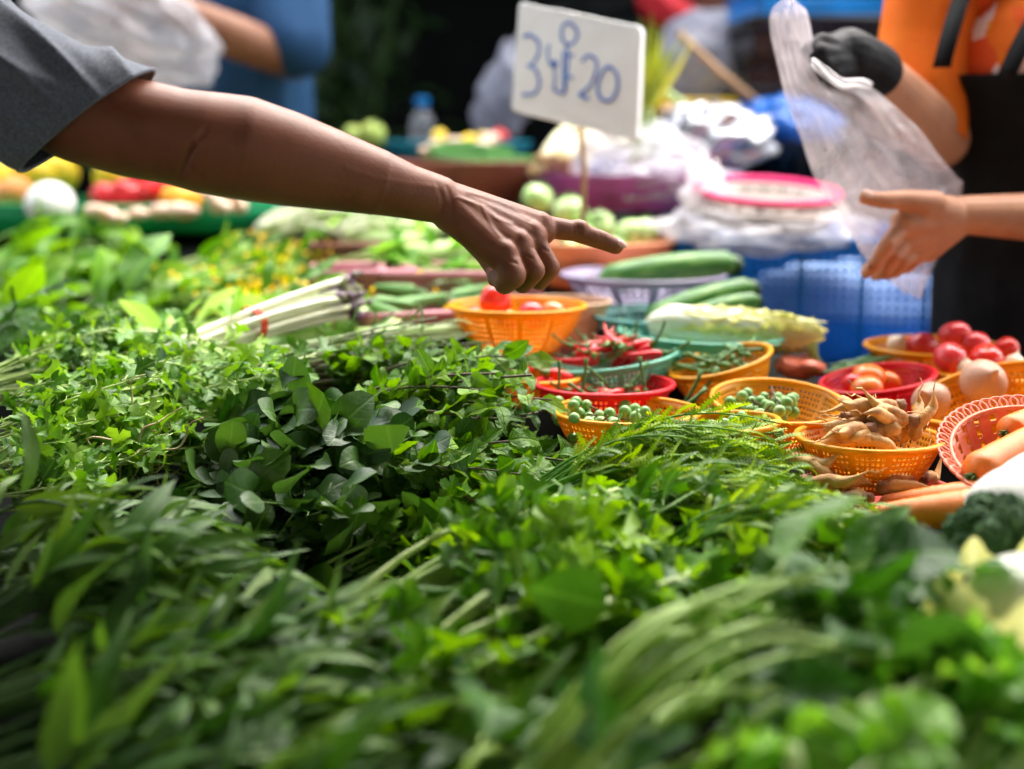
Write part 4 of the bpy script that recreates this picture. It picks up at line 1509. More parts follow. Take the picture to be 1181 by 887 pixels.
GC = 'big carrots at the picture edge'
lay(car, (1122, 550, 1.34), (1250, 470, 1.44), 0.021, 'big carrot lying in the pink lattice-edged basket', GC)
lay(car, (1128, 588, 1.28), (1000, 594, 1.33), 0.0205, 'carrot beside the white radish, in front of the rose-red tray', GC)
lay(car, (1135, 573, 1.33), (1012, 580, 1.37), 0.0175, 'thinner carrot lying along the rose-red tray', GC)
lay(car, (1160, 500, 1.42), (1250, 455, 1.50), 0.017, 'carrot at the far side of the lattice-edged basket', GC)


# daikon, white cabbages, napa
def sway(mb_fn, **k):
    return mb_fn


dk = MB()
prof = []
for i in range(25):
    t = i / 24
    prof.append((0 if i in (0, 24) else 0.031 * min(1, (t / 0.1) ** 0.5) * (1 - 0.25 * t) * min(1, ((1 - t) / 0.12) ** 0.5) * (1 + 0.02 * math.sin(t * 40)), t * 0.26))
a, b = P((1128, 603, 1.20)), P((1230, 530, 1.30))
dkt = thing('white_radish', 'thick white radish leaning over the carrots beside the broccoli', 'radish', a, None, eul(look_rot(b - a)))
dk.lathe(prof, 30)
dk.build('root', PM['bulb'], dkt)
m2 = MB()
m2.ball((0, 0, -0.002), 0.014, 12, 8, scale=(1, 1, 0.5))
m2.build('leaf_scar', PM['calyx'], dkt)


def leafy_head(name, label, cat, a, b, rad, n=26, frill=0.06, group=None, core=PM['cabw']):
    """Long cabbage: white rib core wrapped in overlapping frilled leaves; tip end leafy."""
    a, b = P(a), P(b)
    d = b - a
    L = np.linalg.norm(d)
    root = thing(name, label, cat, a, group, eul(look_rot(d)))
    mb = MB()
    prof = []
    for i in range(21):
        t = i / 20
        prof.append((0 if i in (0, 20) else rad * min(1, (t / 0.16) ** 0.6) * (1 if t < 0.7 else 1 - 0.5 * ((t - 0.7) / 0.3) ** 2) * (1 + 0.015 * math.sin(i * 2)), t * L * 0.95))
    mb.lathe(prof, 34, lobes=7, lobe_amp=0.035)
    mb.build('stalk_core', core, root)
    mb = MB()
    bs, ds, ns, Ls = [], [], [], []
    for i in range(n):
        an = i * 2.399
        t = 0.12 + 0.62 * (i % 6) / 6
        rd = np.array([math.cos(an), math.sin(an), 0])
        bs.append(rd * rad * (0.98 + 0.004 * (i % 6)) + np.array([0, 0, t * L]))
        ds.append(np.array([0, 0, 1.0]) + rd * 0.05)
        ns.append(rd)
        Ls.append(L * (1.03 - t) * rng.uniform(0.8, 1.0))
    n_ = len(bs)
    leaves(mb, 'frill', np.array(bs), np.array(ds), np.array(ns), np.array(Ls), np.full(n_, rad * 1.7), rng.normal(0.38, 0.15, n_), np.full(n_, -0.3), np.full(n_, frill), rng.uniform(0.3, 1, n_), 5)
    mb.build('foliage', PM['cabl'], root)
    return root


leafy_head('napa_cabbage', 'long white cabbage with a yellow-green leafy end, on the pale mint-green basket', 'cabbage', (742, 371, 1.90), (950, 388, 1.86), 0.027, 30)
# foreground white cabbage head
c = P((1196, 712, 0.99))
cb = thing('white_cabbage', 'pale white-green cabbage head below the broccoli', 'cabbage', c)
mb = MB()
mb.ball((0, 0, 0), 0.052, 48, 30, scale=(1.1, 1, 0.9), noise=0.03)
q_ = mb.V[0]
mb.V[0] = q_ * (1 + 0.05 * (1 - np.abs(np.sin(np.arctan2(q_[:, 1], q_[:, 0]) * 4.5 + q_[:, 2] * 20))) ** 3)[:, None]
mb.build('heart', PM['cabw'], cb)
mb = MB()
k = 14
an = np.arange(k) * 2.399
rd = np.stack([np.cos(an), np.sin(an), np.zeros(k)], axis=1)
leaves(mb, 'frill', rd * 0.03 + np.array([0, 0, -0.052]), rd + UP * 0.5, -rd * 0.4 + UP * 0.2 + rng.normal(0, 0.02, (k, 3)), np.full(k, 0.11), np.full(k, 0.085), np.full(k, -1.2), np.full(k, 0.12), np.full(k, 0.03), rng.uniform(0.6, 1, k), 3)
mb.build('foliage', PM['cabl'], cb)


# broccoli: floret clumps on a stalk
def broccoli(px, py, Y, rpx, label, seed):
    c = P((px, py, Y))
    R0 = px2m(rpx, Y)
    root = thing('broccoli', label, 'broccoli', c, 'broccoli heads')
    r2 = np.random.default_rng(seed)
    mb = MB()
    mb.tube(np.array([(0, 0, -R0 * 1.3), (0, 0, -R0 * 0.5), (0, 0, 0)]), [R0 * 0.32, R0 * 0.3, R0 * 0.5], 14)
    mb.build('stalk', ST['kale'], root)
    for k in range(17):
        t = (k + 0.5) / 17
        th = math.acos(1 - 1.35 * t)
        ph = k * 2.399
        d = np.array([math.sin(th) * math.cos(ph), math.sin(th) * math.sin(ph), math.cos(th)])
        fl = MB()
        cc = d * R0 * 0.68
        rr_ = R0 * r2.uniform(0.32, 0.42)
        fl.ball(cc, rr_, 14, 10, noise=0.05)
        for q in range(90):
            e = unit(r2.normal(0, 1, 3) + d * 0.8)
            fl.ball(cc + e * rr_ * r2.uniform(0.93, 1.05), rr_ * r2.uniform(0.09, 0.16), 6, 4)
        fl.build('floret', PM['broc'], root)
    return root


broccoli(1150, 626, 1.13, 58, 'dark green broccoli head against the white radish', 1)
broccoli(1128, 684, 1.07, 36, 'smaller broccoli head tucked under the white cabbage', 2)


# pea eggplant sprigs
def pea_proto(seed, n):
    r2 = np.random.default_rng(seed)
    r = thing('pea_eggplant_sprig', None, 'pea eggplant', (0, 0, 0))
    r['_unused'] = 1
    tw = MB()
    main = spline([np.array([0, 0, 0.0]), np.array([0.012, 0.004, 0.006]), np.array([0.026, 0.0, 0.006]), np.array([0.045, -0.004, 0.012])], 4)
    tw.tube(main, np.linspace(0.0018, 0.0011, len(main)), 6)
    for k in range(n):
        b = main[2 + int(k * (len(main) - 3) / n)]
        e = b + np.array([r2.normal(0.004, 0.008), r2.normal(0, 0.014), r2.uniform(-0.012, 0.006)])
        tw.tube(bez(b, (b + e) / 2 + r2.normal(0, 0.003, 3), e, 5), [0.0009, 0.0008, 0.0008, 0.0009, 0.0014], 5)
        d = unit(e - b)
        rad = r2.uniform(0.0058, 0.0078)
        m1 = MB()
        m1.ball(e + d * rad * 0.9, rad, 18, 12, scale=(1, 1, 0.96), tint=r2.uniform())
        bo = m1.build('berry', PM['pea'], r)
        m3 = MB()
        for q in range(5):
            s2, u2 = perp_basis(d)
            a = q * 1.257
            m3.tube(np.array([e, e + (s2 * math.cos(a) + u2 * math.sin(a)) * rad * 0.5 + d * rad * 0.16]), [0.0011, 0.0004], 4)
        m3.build('calyx', PM['twig'], bo)
    tw.build('twig', PM['twig'], r)
    return r


pp = [pea_proto(3, 7), pea_proto(4, 6), pea_proto(8, 8)]
GP = 'pea eggplant sprigs'
for bk, lab, sp in [('pea', 'pea eggplant sprig in the orange basket nearest the mint', [(-0.62, 0.1, 0.006, 0.3), (-0.45, 0.35, 0.01, 2.2), (-0.1, -0.05, 0.012, 1.2), (0.1, 0.25, 0.008, 4.0), (0.32, -0.2, 0.006, 0.2), (0.2, -0.5, 0.004, 2.6), (-0.3, -0.45, 0.004, 5.2), (0.5, 0.2, 0.004, 3.3), (-0.15, 0.5, -0.002, 1.0)]),
                    ('pea2', 'pea eggplant sprig in the tipped basket behind the finger roots', [(-0.6, -0.25, 0.002, 0.2), (-0.35, 0.05, 0.004, 1.0), (-0.05, -0.2, 0.012, 0.6), (0.2, 0.05, 0.012, 3.0), (0.35, -0.3, 0.012, 2.0), (0.0, 0.3, 0.002, 4.4), (-0.3, -0.5, 0.0, 5.4), (0.55, -0.1, 0.002, 2.4)]),
                    ('pea3', 'pea eggplant sprig spilling from the basket buried under acacia stalks', [(0.55, 0.25, 0.0, 0.4), (0.4, -0.1, 0.004, 1.5), (0.7, -0.1, -0.004, 2.8)])]:
    for i, (u, v, dz, rz) in enumerate(sp):
        place(pp[i % 3], inside(B[bk], u * 0.9 - 0.25, v * 0.8, dz - {'pea': 0.019, 'pea2': 0.018, 'pea3': 0.016}[bk]), (rng.normal(0, 0.25), rng.normal(0, 0.2), rz), 0.92, lab, GP + ' in the ' + {'pea': 'near', 'pea2': 'tipped', 'pea3': 'buried'}[bk] + ' basket')


# chilies
def chili_parts(L, r, bend, sl, mat):
    pts = bez(np.array([0, 0, 0.0]), np.array([L * 0.5, bend, 0.0]), np.array([L, 0, bend * 0.6]), 14)
    rad = r * np.concatenate([[0.55, 0.9, 1.0], np.linspace(1.0, 0.12, 11)])
    pod = MB().tube(pts, rad, 12)
    s = MB().tube(bez(np.array([0.001, 0, 0]), np.array([-sl * 0.5, 0, 0.0]), np.array([-sl, 0, sl * 0.35]), 7), np.array([r * 0.8, r * 0.5, 0.0016, 0.0014, 0.0013, 0.0014, 0.0018]), 7)
    return [('pod', pod, mat, {}), ('stalk', s, PM['stalk'], {})]


ch = [proto('chili_pepper', 'chili', chili_parts(0.062, 0.0058, 0.012, 0.03, PM['chili'])), proto('chili_pepper', 'chili', chili_parts(0.05, 0.0065, -0.01, 0.026, PM['chili']))]
for i in range(24):
    a = rng.uniform(0, 6.28)
    q = rng.uniform(0, 0.62)
    p = inside(B['chili'], q * math.cos(a) - 0.02, q * math.sin(a) * 0.7, 0.003 + 0.016 * (1 - q) + rng.uniform(-0.004, 0.006))
    rz_ = rng.uniform(0, 6.28)
    p = p - np.array([math.cos(rz_), math.sin(rz_), 0]) * 0.028
    place(ch[i % 2], p, (rng.normal(0, 0.3), rng.normal(0, 0.18), rz_), 0.95, 'red chili pepper with green stalk in the tilted teal-green basket', 'red chilies in the teal-green basket')
for px, py, Y, ry, rz, lab in [
    (726, 402, 1.78, 1.0, 2.8, 'chili with its dark stalk standing straight up from the heap'), (752, 398, 1.77, 0.75, 2.6, 'bright red chili with its stalk raised over the basket rim'),
    (692, 416, 1.75, 0.1, 2.9, 'chili lying level with its long stalk across the heap'), (765, 408, 1.74, 0.15, 2.9, 'chili whose stalk points along the raised rim'),
]:
    place(ch[0], S(px, py, Y), (0, ry, rz), 1.15, lab, 'standout chilies')
place(ch[1], S(632, 430, 1.70), (0, 0.2, 0.4), 1.1, 'red chili in the small orange basket behind the mint', 'standout chilies')
place(ch[1], S(606, 428, 1.70), (0, -0.3, 1.5), 1.1, 'red chili touching the mint in the small orange basket', 'standout chilies')
for i, (u, v, rz) in enumerate([(-0.5, 0.2, 0.4), (-0.2, 0.35, 2.0), (0.3, 0.2, 3.6), (0.05, -0.1, 5.0), (0.5, 0.1, 1.2), (-0.1, 0.1, 0.2)]):
    place(ch[i % 2], inside(B['red'], u, v, -0.012), (0, 0.1, rz), 0.9, 'red chili lying low in the round red basket', 'chilies in the red basket')
# short green stalks standing in the red and amber baskets
tk = MB().tube(bez(np.array([0, 0, 0]), np.array([0.004, 0, 0.02]), np.array([0.002, 0.003, 0.042]), 7), [0.002, 0.0019, 0.0018, 0.0018, 0.0019, 0.002, 0.0028], 7)
tk2 = MB().ball((0, 0, 0), 0.0035, 8, 6, scale=(1, 1, 1.3))
gs = proto('green_stalk', 'stalk', [('shaft', tk, PM['stalk'], {}), ('stem_end', tk2, PM['stalk'], {})])
for i, (u, v, dz, a, rz) in enumerate([(-0.7, -0.1, -0.014, 0.15, 1.0), (-0.35, 0.0, -0.012, 0.1, 0), (0.1, 0.3, -0.01, -0.9, 0.4), (0.35, 0.2, -0.008, 0.8, 0.5), (0.62, 0.1, -0.012, 0.2, 2.0), (-0.1, -0.3, -0.016, 1.1, 2.6)]):
    place(gs, inside(B['red'], u, v, dz), (0, a, rz), 1.0, 'green stalk standing in the round red basket', 'green stalks in the red basket')
for i in range(20):
    u, v = rng.uniform(-0.62, 0.62), rng.uniform(-0.5, 0.5)
    place(gs, inside(B['bean'], u, v, -0.008 + rng.uniform(0, 0.01)), (rng.normal(0, 0.3), 1.45 + rng.normal(0, 0.35), rng.uniform(0, 6.28)), 1.15, 'cut green stalk lying in the tilted amber basket', 'green stalks in the amber basket')
# loose stems in front of the amber basket
for i, (px, py, Y, a, rz) in enumerate([(785, 470, 1.66, 0.5, 0.2), (800, 462, 1.66, 0.7, 0.4), (776, 475, 1.64, 1.0, 0.3)]):
    place(gs, S(px, py, Y), (0, a, rz), 1.2, 'loose green stalk leaning on the outside of the amber basket', 'loose green stalks')
# green pods behind the finger roots
pod = proto('green_pod', 'green chili', chili_parts(0.075, 0.0055, 0.014, 0.02, PM['beanp']))
for i, (px, py, Y, rz) in enumerate([(975, 425, 1.82, 0.3), (985, 420, 1.84, 0.5), (955, 430, 1.80, 0.1), (965, 422, 1.83, -0.2)]):
    place(pod, S(px, py, Y), (0, -0.1, rz), 1.0, 'long green chili beside the salmon-pink slices', 'green chilies by the slices')


# finger roots
def finger_root(seed, L, r, fingers):
    r2 = np.random.default_rng(seed)
    root = thing('finger_root', None, 'root', (0, 0, 0))
    root['_unused'] = 1
    cr = MB()
    cr.ball((0, 0, 0), r * 1.25, 14, 10, scale=(1.3, 1, 0.9), noise=0.12)
    cr.build('root_crown', PM['frootd'] if seed % 2 else PM['froot'], root)
    for k in range(fingers):
        a = (k - (fingers - 1) / 2) * 0.42 + r2.normal(0, 0.08)
        d = np.array([math.cos(a), math.sin(a), r2.normal(0, 0.15)])
        Lk = L * r2.uniform(0.75, 1.15)
        p = spline([d * r * 0.5, d * Lk * 0.35 + r2.normal(0, 0.003, 3), d * Lk * 0.7 + r2.normal(0, 0.005, 3), d * Lk + np.array([0, 0, r2.normal(0, 0.008)])], 5)
        tt = np.linspace(0, 1, len(p))
        rad = r * (0.55 + 0.5 * np.sin(PI * np.minimum(1, tt * 1.1) ** 0.8)) * np.where(tt > 0.72, np.maximum(0.08, 1 - (tt - 0.72) / 0.3), 1) * (1 + 0.05 * np.sin(tt * 40))
        f = MB().tube(p, rad, 12, tint=r2.uniform())
        f.tube(np.array([p[-1], p[-1] + d * 0.008 + r2.normal(0, 0.003, 3), p[-1] + d * 0.018 + r2.normal(0, 0.005, 3)]), [0.001, 0.0007, 0.0004], 5)
        f.build('finger', PM['froot'], root)
    return root


fr = [finger_root(1, 0.064, 0.0068, 4), finger_root(2, 0.056, 0.0072, 3), finger_root(3, 0.068, 0.0066, 3), finger_root(4, 0.05, 0.0068, 2)]
GF = 'finger roots in the orange basket'
for i, (u, v, dz, rx, ry, rz, s) in enumerate([
    (-0.1, -0.35, 0.012, 0.1, 0.1, 3.3, 1.0), (0.2, -0.3, 0.012, 0.2, 0.2, 3.0, 1.0), (0.55, -0.15, 0.018, 0.1, -0.2, 3.2, 1.0), (0.3, 0.15, 0.024, 0.3, 0.1, 2.9, 1.05),
    (-0.3, 0.1, 0.018, 0.2, 0.1, 0.4, 1.0), (0.0, 0.3, 0.020, 0.1, 0.2, 5.6, 1.0), (0.45, 0.2, 0.030, 0.2, 0.1, 3.6, 0.9), (-0.55, -0.1, 0.010, 0.1, -0.2, 0.2, 0.9), (0.1, -0.05, 0.030, 0.4, 0.1, 3.1, 0.95),
    (-0.25, 0.35, 0.026, 0.4, 0.2, 0.9, 0.85), (0.7, 0.0, 0.012, 0.1, 0.1, 2.3, 0.8), (-0.2, -0.5, 0.006, 0.1, 0.15, 0.1, 0.9),
]):
    place(fr[i % 4], inside(B['root'], u, v, dz), (rx, ry, rz), s, 'brown finger root piled in the orange sieve basket', GF)
place(fr[3], inside(B['root'], 0.62, -0.1, 0.006), (0.0, -1.35, 0.4), 0.85, 'finger root standing upright with a pointed tip at the basket side', 'standout finger roots')
GF2 = 'finger roots on the rose-red tray'
for i, (px, py, Y, rx, ry, rz, s) in enumerate([(915, 530, 1.42, 0.1, 0.1, 5.8, 1.0), (930, 556, 1.38, 0.1, 0.1, 5.9, 1.0), (985, 572, 1.38, 0.1, 0.0, 3.1, 0.9), (1020, 562, 1.38, 0.2, 0.0, 0.4, 0.9), (1050, 560, 1.40, 0.1, -0.2, 2.0, 0.9),
                                                 (1065, 552, 1.43, 0.1, -0.4, 1.2, 0.8), (945, 540, 1.42, 0.0, 0.3, 5.2, 0.9), (1000, 574, 1.36, 0.0, 0.1, 2.6, 0.7)]):
    place(fr[(i + 1) % 4], S(px, py, Y), (rx, ry, rz), s, 'finger root lying on the rose-red tray below the orange basket', GF2)


# cucumbers
def cuke_parts(L):
    mb = MB()
    n = 20
    pts = np.array([(0, 0.04 * L * math.sin(PI * i / n), L * i / n) for i in range(n + 1)])
    rad = np.array([min(1, max(0.1, (i / n / 0.1)) ** 0.5) * min(1, max(0.05, (1 - i / n) / 0.1) ** 0.5) for i in range(n + 1)])
    mb.tube(pts, rad, 20)
    m2 = MB()
    m2.ball((0, 0, L * 0.97), 0.75, 14, 10, scale=(1, 1, 0.7))
    return [('flesh', mb, PM['cuke'], {}), ('blossom_end', m2, PM['cukedark'], {})]


ck = proto('cucumber', 'cucumber', cuke_parts(8))
GK = 'big green cucumbers'
lay(ck, (690, 325, 2.16), (852, 306, 2.20), px2m(17, 2.2), 'largest cucumber, lying across the lavender basket', GK, 8)
lay(ck, (745, 372, 2.02), (872, 333, 2.06), px2m(16, 2.05), 'light green cucumber lying behind the white cabbage', GK, 8)
lay(ck, (800, 366, 1.99), (876, 348, 2.02), px2m(12, 2.0), 'dark thin cucumber just above the white cabbage', GK, 8)
lay(ck, (722, 384, 1.93), (708, 380, 2.03), px2m(11, 1.93), 'dark cucumber end poking from the pale mint-green basket', GK, 8)

# salmon slices behind the amber basket
for i, (px, py, Y, rz, s, lab) in enumerate([(917, 424, 1.84, 0.3, 1.0, 'salmon-pink vegetable slice under the cabbage stalk'), (938, 425, 1.82, 1.6, 0.8, 'smaller salmon-pink slice beside the green chilies'), (925, 420, 1.88, 2.6, 0.9, 'salmon-pink slice leaning behind the other two')]):
    mb = MB()
    mb.ball((0, 0, 0), 0.03 * s, 20, 12, scale=(1, 0.75, 0.45), noise=0.06)
    o = mb.build('vegetable_slice', PM['pump'])
    o.location = S(px, py, Y)
    o.rotation_euler = (0.3, 0.2, rz)
    tag(o, lab, 'vegetable slice', 'salmon-pink slices')
# cabbage root stalk hanging over
mb = MB()
a = S(932, 398, 1.86)
for k in range(3):
    mb2 = MB().tube(bez(a + np.array([0.004 * k, 0, 0]), a + np.array([0.006, -0.01, -0.015]), a + np.array([0.002 + 0.006 * k, -0.012, -0.036 + 0.008 * k]), 6), [0.005, 0.005, 0.0045, 0.004, 0.004, 0.003], 8)
    o = mb2.build('cabbage_stalk', ST['pale'])
    tag(o, 'pale cut stalk hanging from the leafy end of the white cabbage', 'stalk', 'pale cut stalks by the cabbage')

# round eggplants
eg = proto('round_eggplant', 'eggplant', [('flesh', round_fruit(0, 0, 0.92, 0.03), PM['egg'], {}), ('calyx', calyx(0.86, 5, 0.75, 0.4), PM['calyx'], {})])
GE = 'round pale green eggplants'
for px, py, Y, d, lab in [
    (620, 229, 2.55, 38, 'round white-green eggplant beside the wrist, apart from its bowl'), (657, 244, 2.5, 40, 'round eggplant just above the index finger'),
    (690, 262, 2.5, 38, 'round eggplant behind the middle of the pointing finger'), (728, 272, 2.44, 40, 'round eggplant just past the fingertip'),
    (655, 290, 2.38, 34, 'round eggplant under the pointing finger near the knuckles'), (680, 296, 2.36, 36, 'round eggplant under the fingertip at the bowl rim'),
    (745, 266, 2.5, 30, 'small eggplant at the far corner of the peach bowl'), (708, 288, 2.40, 32, 'eggplant half hidden by the fingertip'), (672, 272, 2.46, 34, 'eggplant mostly hidden behind the finger'),
]:
    fruit(eg, px, py, Y, d, lab, GE)


# rectangular mauve baskets with okra and gourds
def rect_basket(name, label, px, py, Y, wx, dy, h, col, rz=0.0):
    c = S(px, py, Y)
    root = thing(name, label, 'basket', c - np.array([0, 0, h]), 'low rectangular baskets', (0, 0, rz))
    mb = MB()
    for sx, sy, ln, vert in ((0, -dy / 2, wx, 0), (0, dy / 2, wx, 0), (-wx / 2, 0, dy, 1), (wx / 2, 0, dy, 1)):
        n = int(ln / 0.008)
        for k in range(n + 1):
            o = -ln / 2 + ln * k / n
            mb.box((sx + (0 if vert else o), sy + (o if vert else 0), h / 2), (0.003, 0.003, h))
        for z in (h * 0.35, h * 0.7):
            mb.box((sx, sy, z), (0.0024 if vert else ln, ln if vert else 0.0024, 0.003))
    mb.build('slat_wall', PL[col], root, smooth=False)
    mb = MB()
    cs = [(-wx / 2, -dy / 2), (wx / 2, -dy / 2), (wx / 2, dy / 2), (-wx / 2, dy / 2), (-wx / 2, -dy / 2)]
    for p, q in zip(cs[:-1], cs[1:]):
        mb.tube(np.array([(p[0], p[1], h), (q[0], q[1], h)]), 0.0065, 8)
    mb.build('rim', PL[col], root)
    mb = MB()
    mb.box((0, 0, 0.002), (wx - 0.006, dy - 0.006, 0.003))
    mb.build('basket_floor', PL[col], root, smooth=False)
    return root


rect_basket('slatted_basket', 'mauve slatted basket of okra just behind the white banded stems', 468, 357, 1.98, 0.17, 0.14, 0.035, 'mauve', 0.45)
rect_basket('slatted_basket', 'mauve slatted basket of okra directly under the pointing hand', 530, 311, 2.2, 0.24, 0.17, 0.045, 'mauve', 0.1)
rect_basket('slatted_basket', 'mauve slatted basket of pale leaves below the forearm', 420, 311, 2.2, 0.14, 0.13, 0.05, 'mauve', 0.3)
rect_basket('slatted_basket', 'brown slatted basket of white shoots behind the mauve ones', 420, 280, 2.5, 0.18, 0.16, 0.05, 'brown', 0.15)


def pod_parts(L, r, mat, ridges=5):
    mb = MB()
    n = 16
    prof = []
    for i in range(n + 1):
        t = i / n
        prof.append((0 if i in (0, n) else r * (min(1, (t / 0.08) ** 0.5) * (1 - t) ** 0.45 * 1.1), L * t))
    mb.lathe(prof, 20, lobes=ridges, lobe_amp=0.06)
    m2 = MB().tube(np.array([(0, 0, 0.002), (0, 0, -0.004), (0.001, 0, -0.014)]), [r * 0.8, r * 0.7, r * 0.35], 8)
    return [('pod', mb, mat, {}), ('stalk', m2, PM['stalk'], {})]


ok = proto('okra_pod', 'okra', pod_parts(1.0, 1.0, PM['okra']))


def lay2(src, a, b, r, lab, grp):
    a, b = P(a), P(b)
    d = b - a
    return place(src, a, eul(look_rot(d)), (r, r, np.linalg.norm(d)), lab, grp)


del ok['_unused']
bpy.data.objects.remove  # keep name lookups cheap
for ch_ in kids(ok):
    bpy.data.objects.remove(ch_)
bpy.data.objects.remove(ok)
ok = proto('okra_pod', 'okra', [('pod', pod_parts(1.0, 1.0, PM['okra'])[0][1], PM['okra'], {}), ('stalk', MB().tube(np.array([(0, 0, 0.04), (0, 0, -0.02), (0.05, 0, -0.12)]), [0.75, 0.7, 0.3], 8), PM['stalk'], {})])
OKR = [((455, 355, 2.0), (520, 340, 2.05)), ((470, 372, 1.95), (415, 345, 1.98)), ((505, 330, 2.15), (560, 318, 2.2)), ((520, 345, 2.08), (580, 328, 2.12)), ((500, 322, 2.2), (545, 330, 2.12)), ((545, 340, 2.1), (515, 310, 2.2)),
       ((430, 350, 2.0), (480, 352, 2.0)), ((555, 352, 2.05), (500, 350, 2.05)), ((480, 338, 2.08), (430, 330, 2.1)), ((570, 315, 2.25), (520, 312, 2.25))]
OKL = ['okra pod pointing at the orange tomato basket', 'okra pod lying across the nearest mauve basket', 'okra pod just below the thumb', 'okra pod behind the rim of the tomato basket', 'okra pod under the wrist', 'okra pod standing tilted under the hand',
       'okra pod along the mauve rim', 'okra pod lying low beside the tomato basket', 'okra pod beside the pale gourds', 'okra pod at the back of its basket']
for (a, b), lb in zip(OKR, OKL):
    lay2(ok, a, b, 0.0115, lb, 'okra pods in mauve baskets')
gd = proto('pale_gourd', 'gourd', [('flesh', cuke_parts(1.0)[0][1], PM['lime'], {}), ('blossom_end', MB().ball((0, 0, 1.0), 0.35, 10, 8, scale=(1, 1, 0.03)), PM['calyx'], {})])
for a, b, r, lab in [((395, 372, 1.95), (455, 385, 1.88), 0.02, 'pale green gourd lying beside the purple stem tips'), ((415, 392, 1.86), (462, 390, 1.84), 0.016, 'short pale gourd just behind the mint'),
                     ((375, 350, 2.05), (430, 372, 1.98), 0.018, 'light green gourd reaching into the mauve basket'), ((455, 388, 1.86), (540, 384, 1.84), 0.013, 'slim green gourd in front of the tomato basket'),
                     ((470, 297, 2.4), (560, 290, 2.42), 0.022, 'yellow-green gourd lying behind the hand'), ((450, 268, 2.6), (510, 272, 2.58), 0.028, 'large pale gourd under the wrist'),
                     ((480, 282, 2.45), (400, 276, 2.5), 0.018, 'light gourd behind the brown basket')]:
    lay2(gd, a, b, r, lab, 'pale green gourds')

# bitter gourds in the terracotta basin
bg_ = proto('bitter_gourd', 'bitter gourd', [('flesh', cuke_parts(1.0)[0][1], PM['gourd'], {}), ('stalk', MB().tube(np.array([(0, 0, 0.03), (0, 0, -0.03), (0.1, 0, -0.12)]), [0.4, 0.25, 0.15], 7), PM['stalk'], {})])
for a, b, r, lab in [((500, 182, 2.95), (570, 198, 2.9), 0.024, 'bitter gourd at the front of the terracotta basin'), ((560, 190, 2.92), (616, 196, 2.9), 0.026, 'bitter gourd beside the cream shoots'),
                     ((520, 175, 3.0), (590, 182, 3.0), 0.022, 'bitter gourd at the back of the terracotta basin'), ((495, 178, 3.02), (545, 172, 3.05), 0.02, 'bitter gourd by the pink lumps')]:
    lay2(bg_, a, b, r, lab, 'bitter gourds')
pep = {}
for k, mk in (('y', 'ypep'), ('o', 'opep'), ('r', 'rpep')):
    pep[k] = proto('bell_pepper', 'bell pepper', [('flesh', round_fruit(4, 0.07, 1.1, 0.25), PM[mk], {}), ('stalk', MB().tube(np.array([(0, 0, 0.8), (0.02, 0, 1.1), (0.08, 0, 1.35)]), [0.13, 0.09, 0.11], 8), PM['stalk'], {})])
for k, px, py, Y, d, lab in [
    ('r', 576, 159, 3.2, 20, 'small red pepper on the cyan tray'), ('y', 540, 166, 3.15, 22, 'yellow pepper on the cyan tray'), ('y', 557, 162, 3.25, 18, 'small yellow pepper behind the bitter gourds'), ('y', 507, 160, 3.2, 20, 'yellow pepper at the near end of the cyan tray'),
    ('y', 40, 202, 2.95, 52, 'yellow pepper beside the orange fruit'), ('y', 66, 200, 2.98, 46, 'yellow pepper just behind the white bulb'), ('y', 128, 202, 2.95, 40, 'yellow pepper above the red basket'), ('y', 158, 203, 2.98, 34, 'yellow pepper touching the forearm edge'),
    ('r', 185, 221, 2.75, 50, 'red pepper beside the red basket'), ('r', 168, 210, 2.9, 40, 'red pepper behind the pink tomatoes'), ('r', 205, 215, 2.85, 34, 'red pepper close below the elbow'), ('o', 212, 232, 2.7, 40, 'orange pepper at the end of the emerald tray'), ('o', 196, 228, 2.72, 26, 'small orange pepper between red peppers'),
    ('y', 8, 205, 2.95, 50, 'yellow pepper under the grey sleeve'),
]:
    fruit(pep[k], px, py, Y, d, lab, 'bell peppers at the back', (rng.uniform(0.6, 1.8), rng.uniform(-0.5, 0.5), rng.uniform(0, 6)))
for px, py, d, lab in [(120, 224, 30, 'pale pink tomato at the front of the red basket by the white bulb'), (152, 222, 28, 'pink tomato in the red basket under the forearm'), (140, 219, 28, 'pink tomato half hidden in the red basket at the back')]:
    fruit(tom['p'], px, py, 2.77, d, lab, GT)
mb = MB()
of = proto('orange_fruit', 'orange', [('peel', round_fruit(0, 0, 0.96, 0.05), PM['ofruit'], {}), ('stem_scar', scar(), PM['calyx'], {})])
fruit(of, 18, 222, 2.8, 40, 'round orange fruit at the picture edge under the grey sleeve', 'orange fruits')
fruit(of, -12, 225, 2.85, 38, 'orange fruit cut by the picture edge', 'orange fruits')
wb = proto('white_bulb', 'white bulb', [('flesh', round_fruit(0, 0, 0.85, 0.0), PM['bulb'], {}), ('root_end', MB().ball((0, 0, -0.84), 0.1, 8, 6), PM['dry'], {})])
fruit(wb, 58, 236, 2.65, 58, 'smooth white bulb beside the round orange fruit', None, (0.3, 0.2, 0))

# ginger lumps
def ginger(seed):
    r2 = np.random.default_rng(seed)
    mb = MB()
    p = np.zeros(3)
    for k in range(6):
        mb.ball(p, r2.uniform(0.010, 0.019), 12, 8, scale=(1.4, 1, 0.9), noise=0.1)
        p = p + np.array([r2.normal(0.016, 0.016), r2.normal(0, 0.014), abs(r2.normal(0, 0.006))])
    return mb


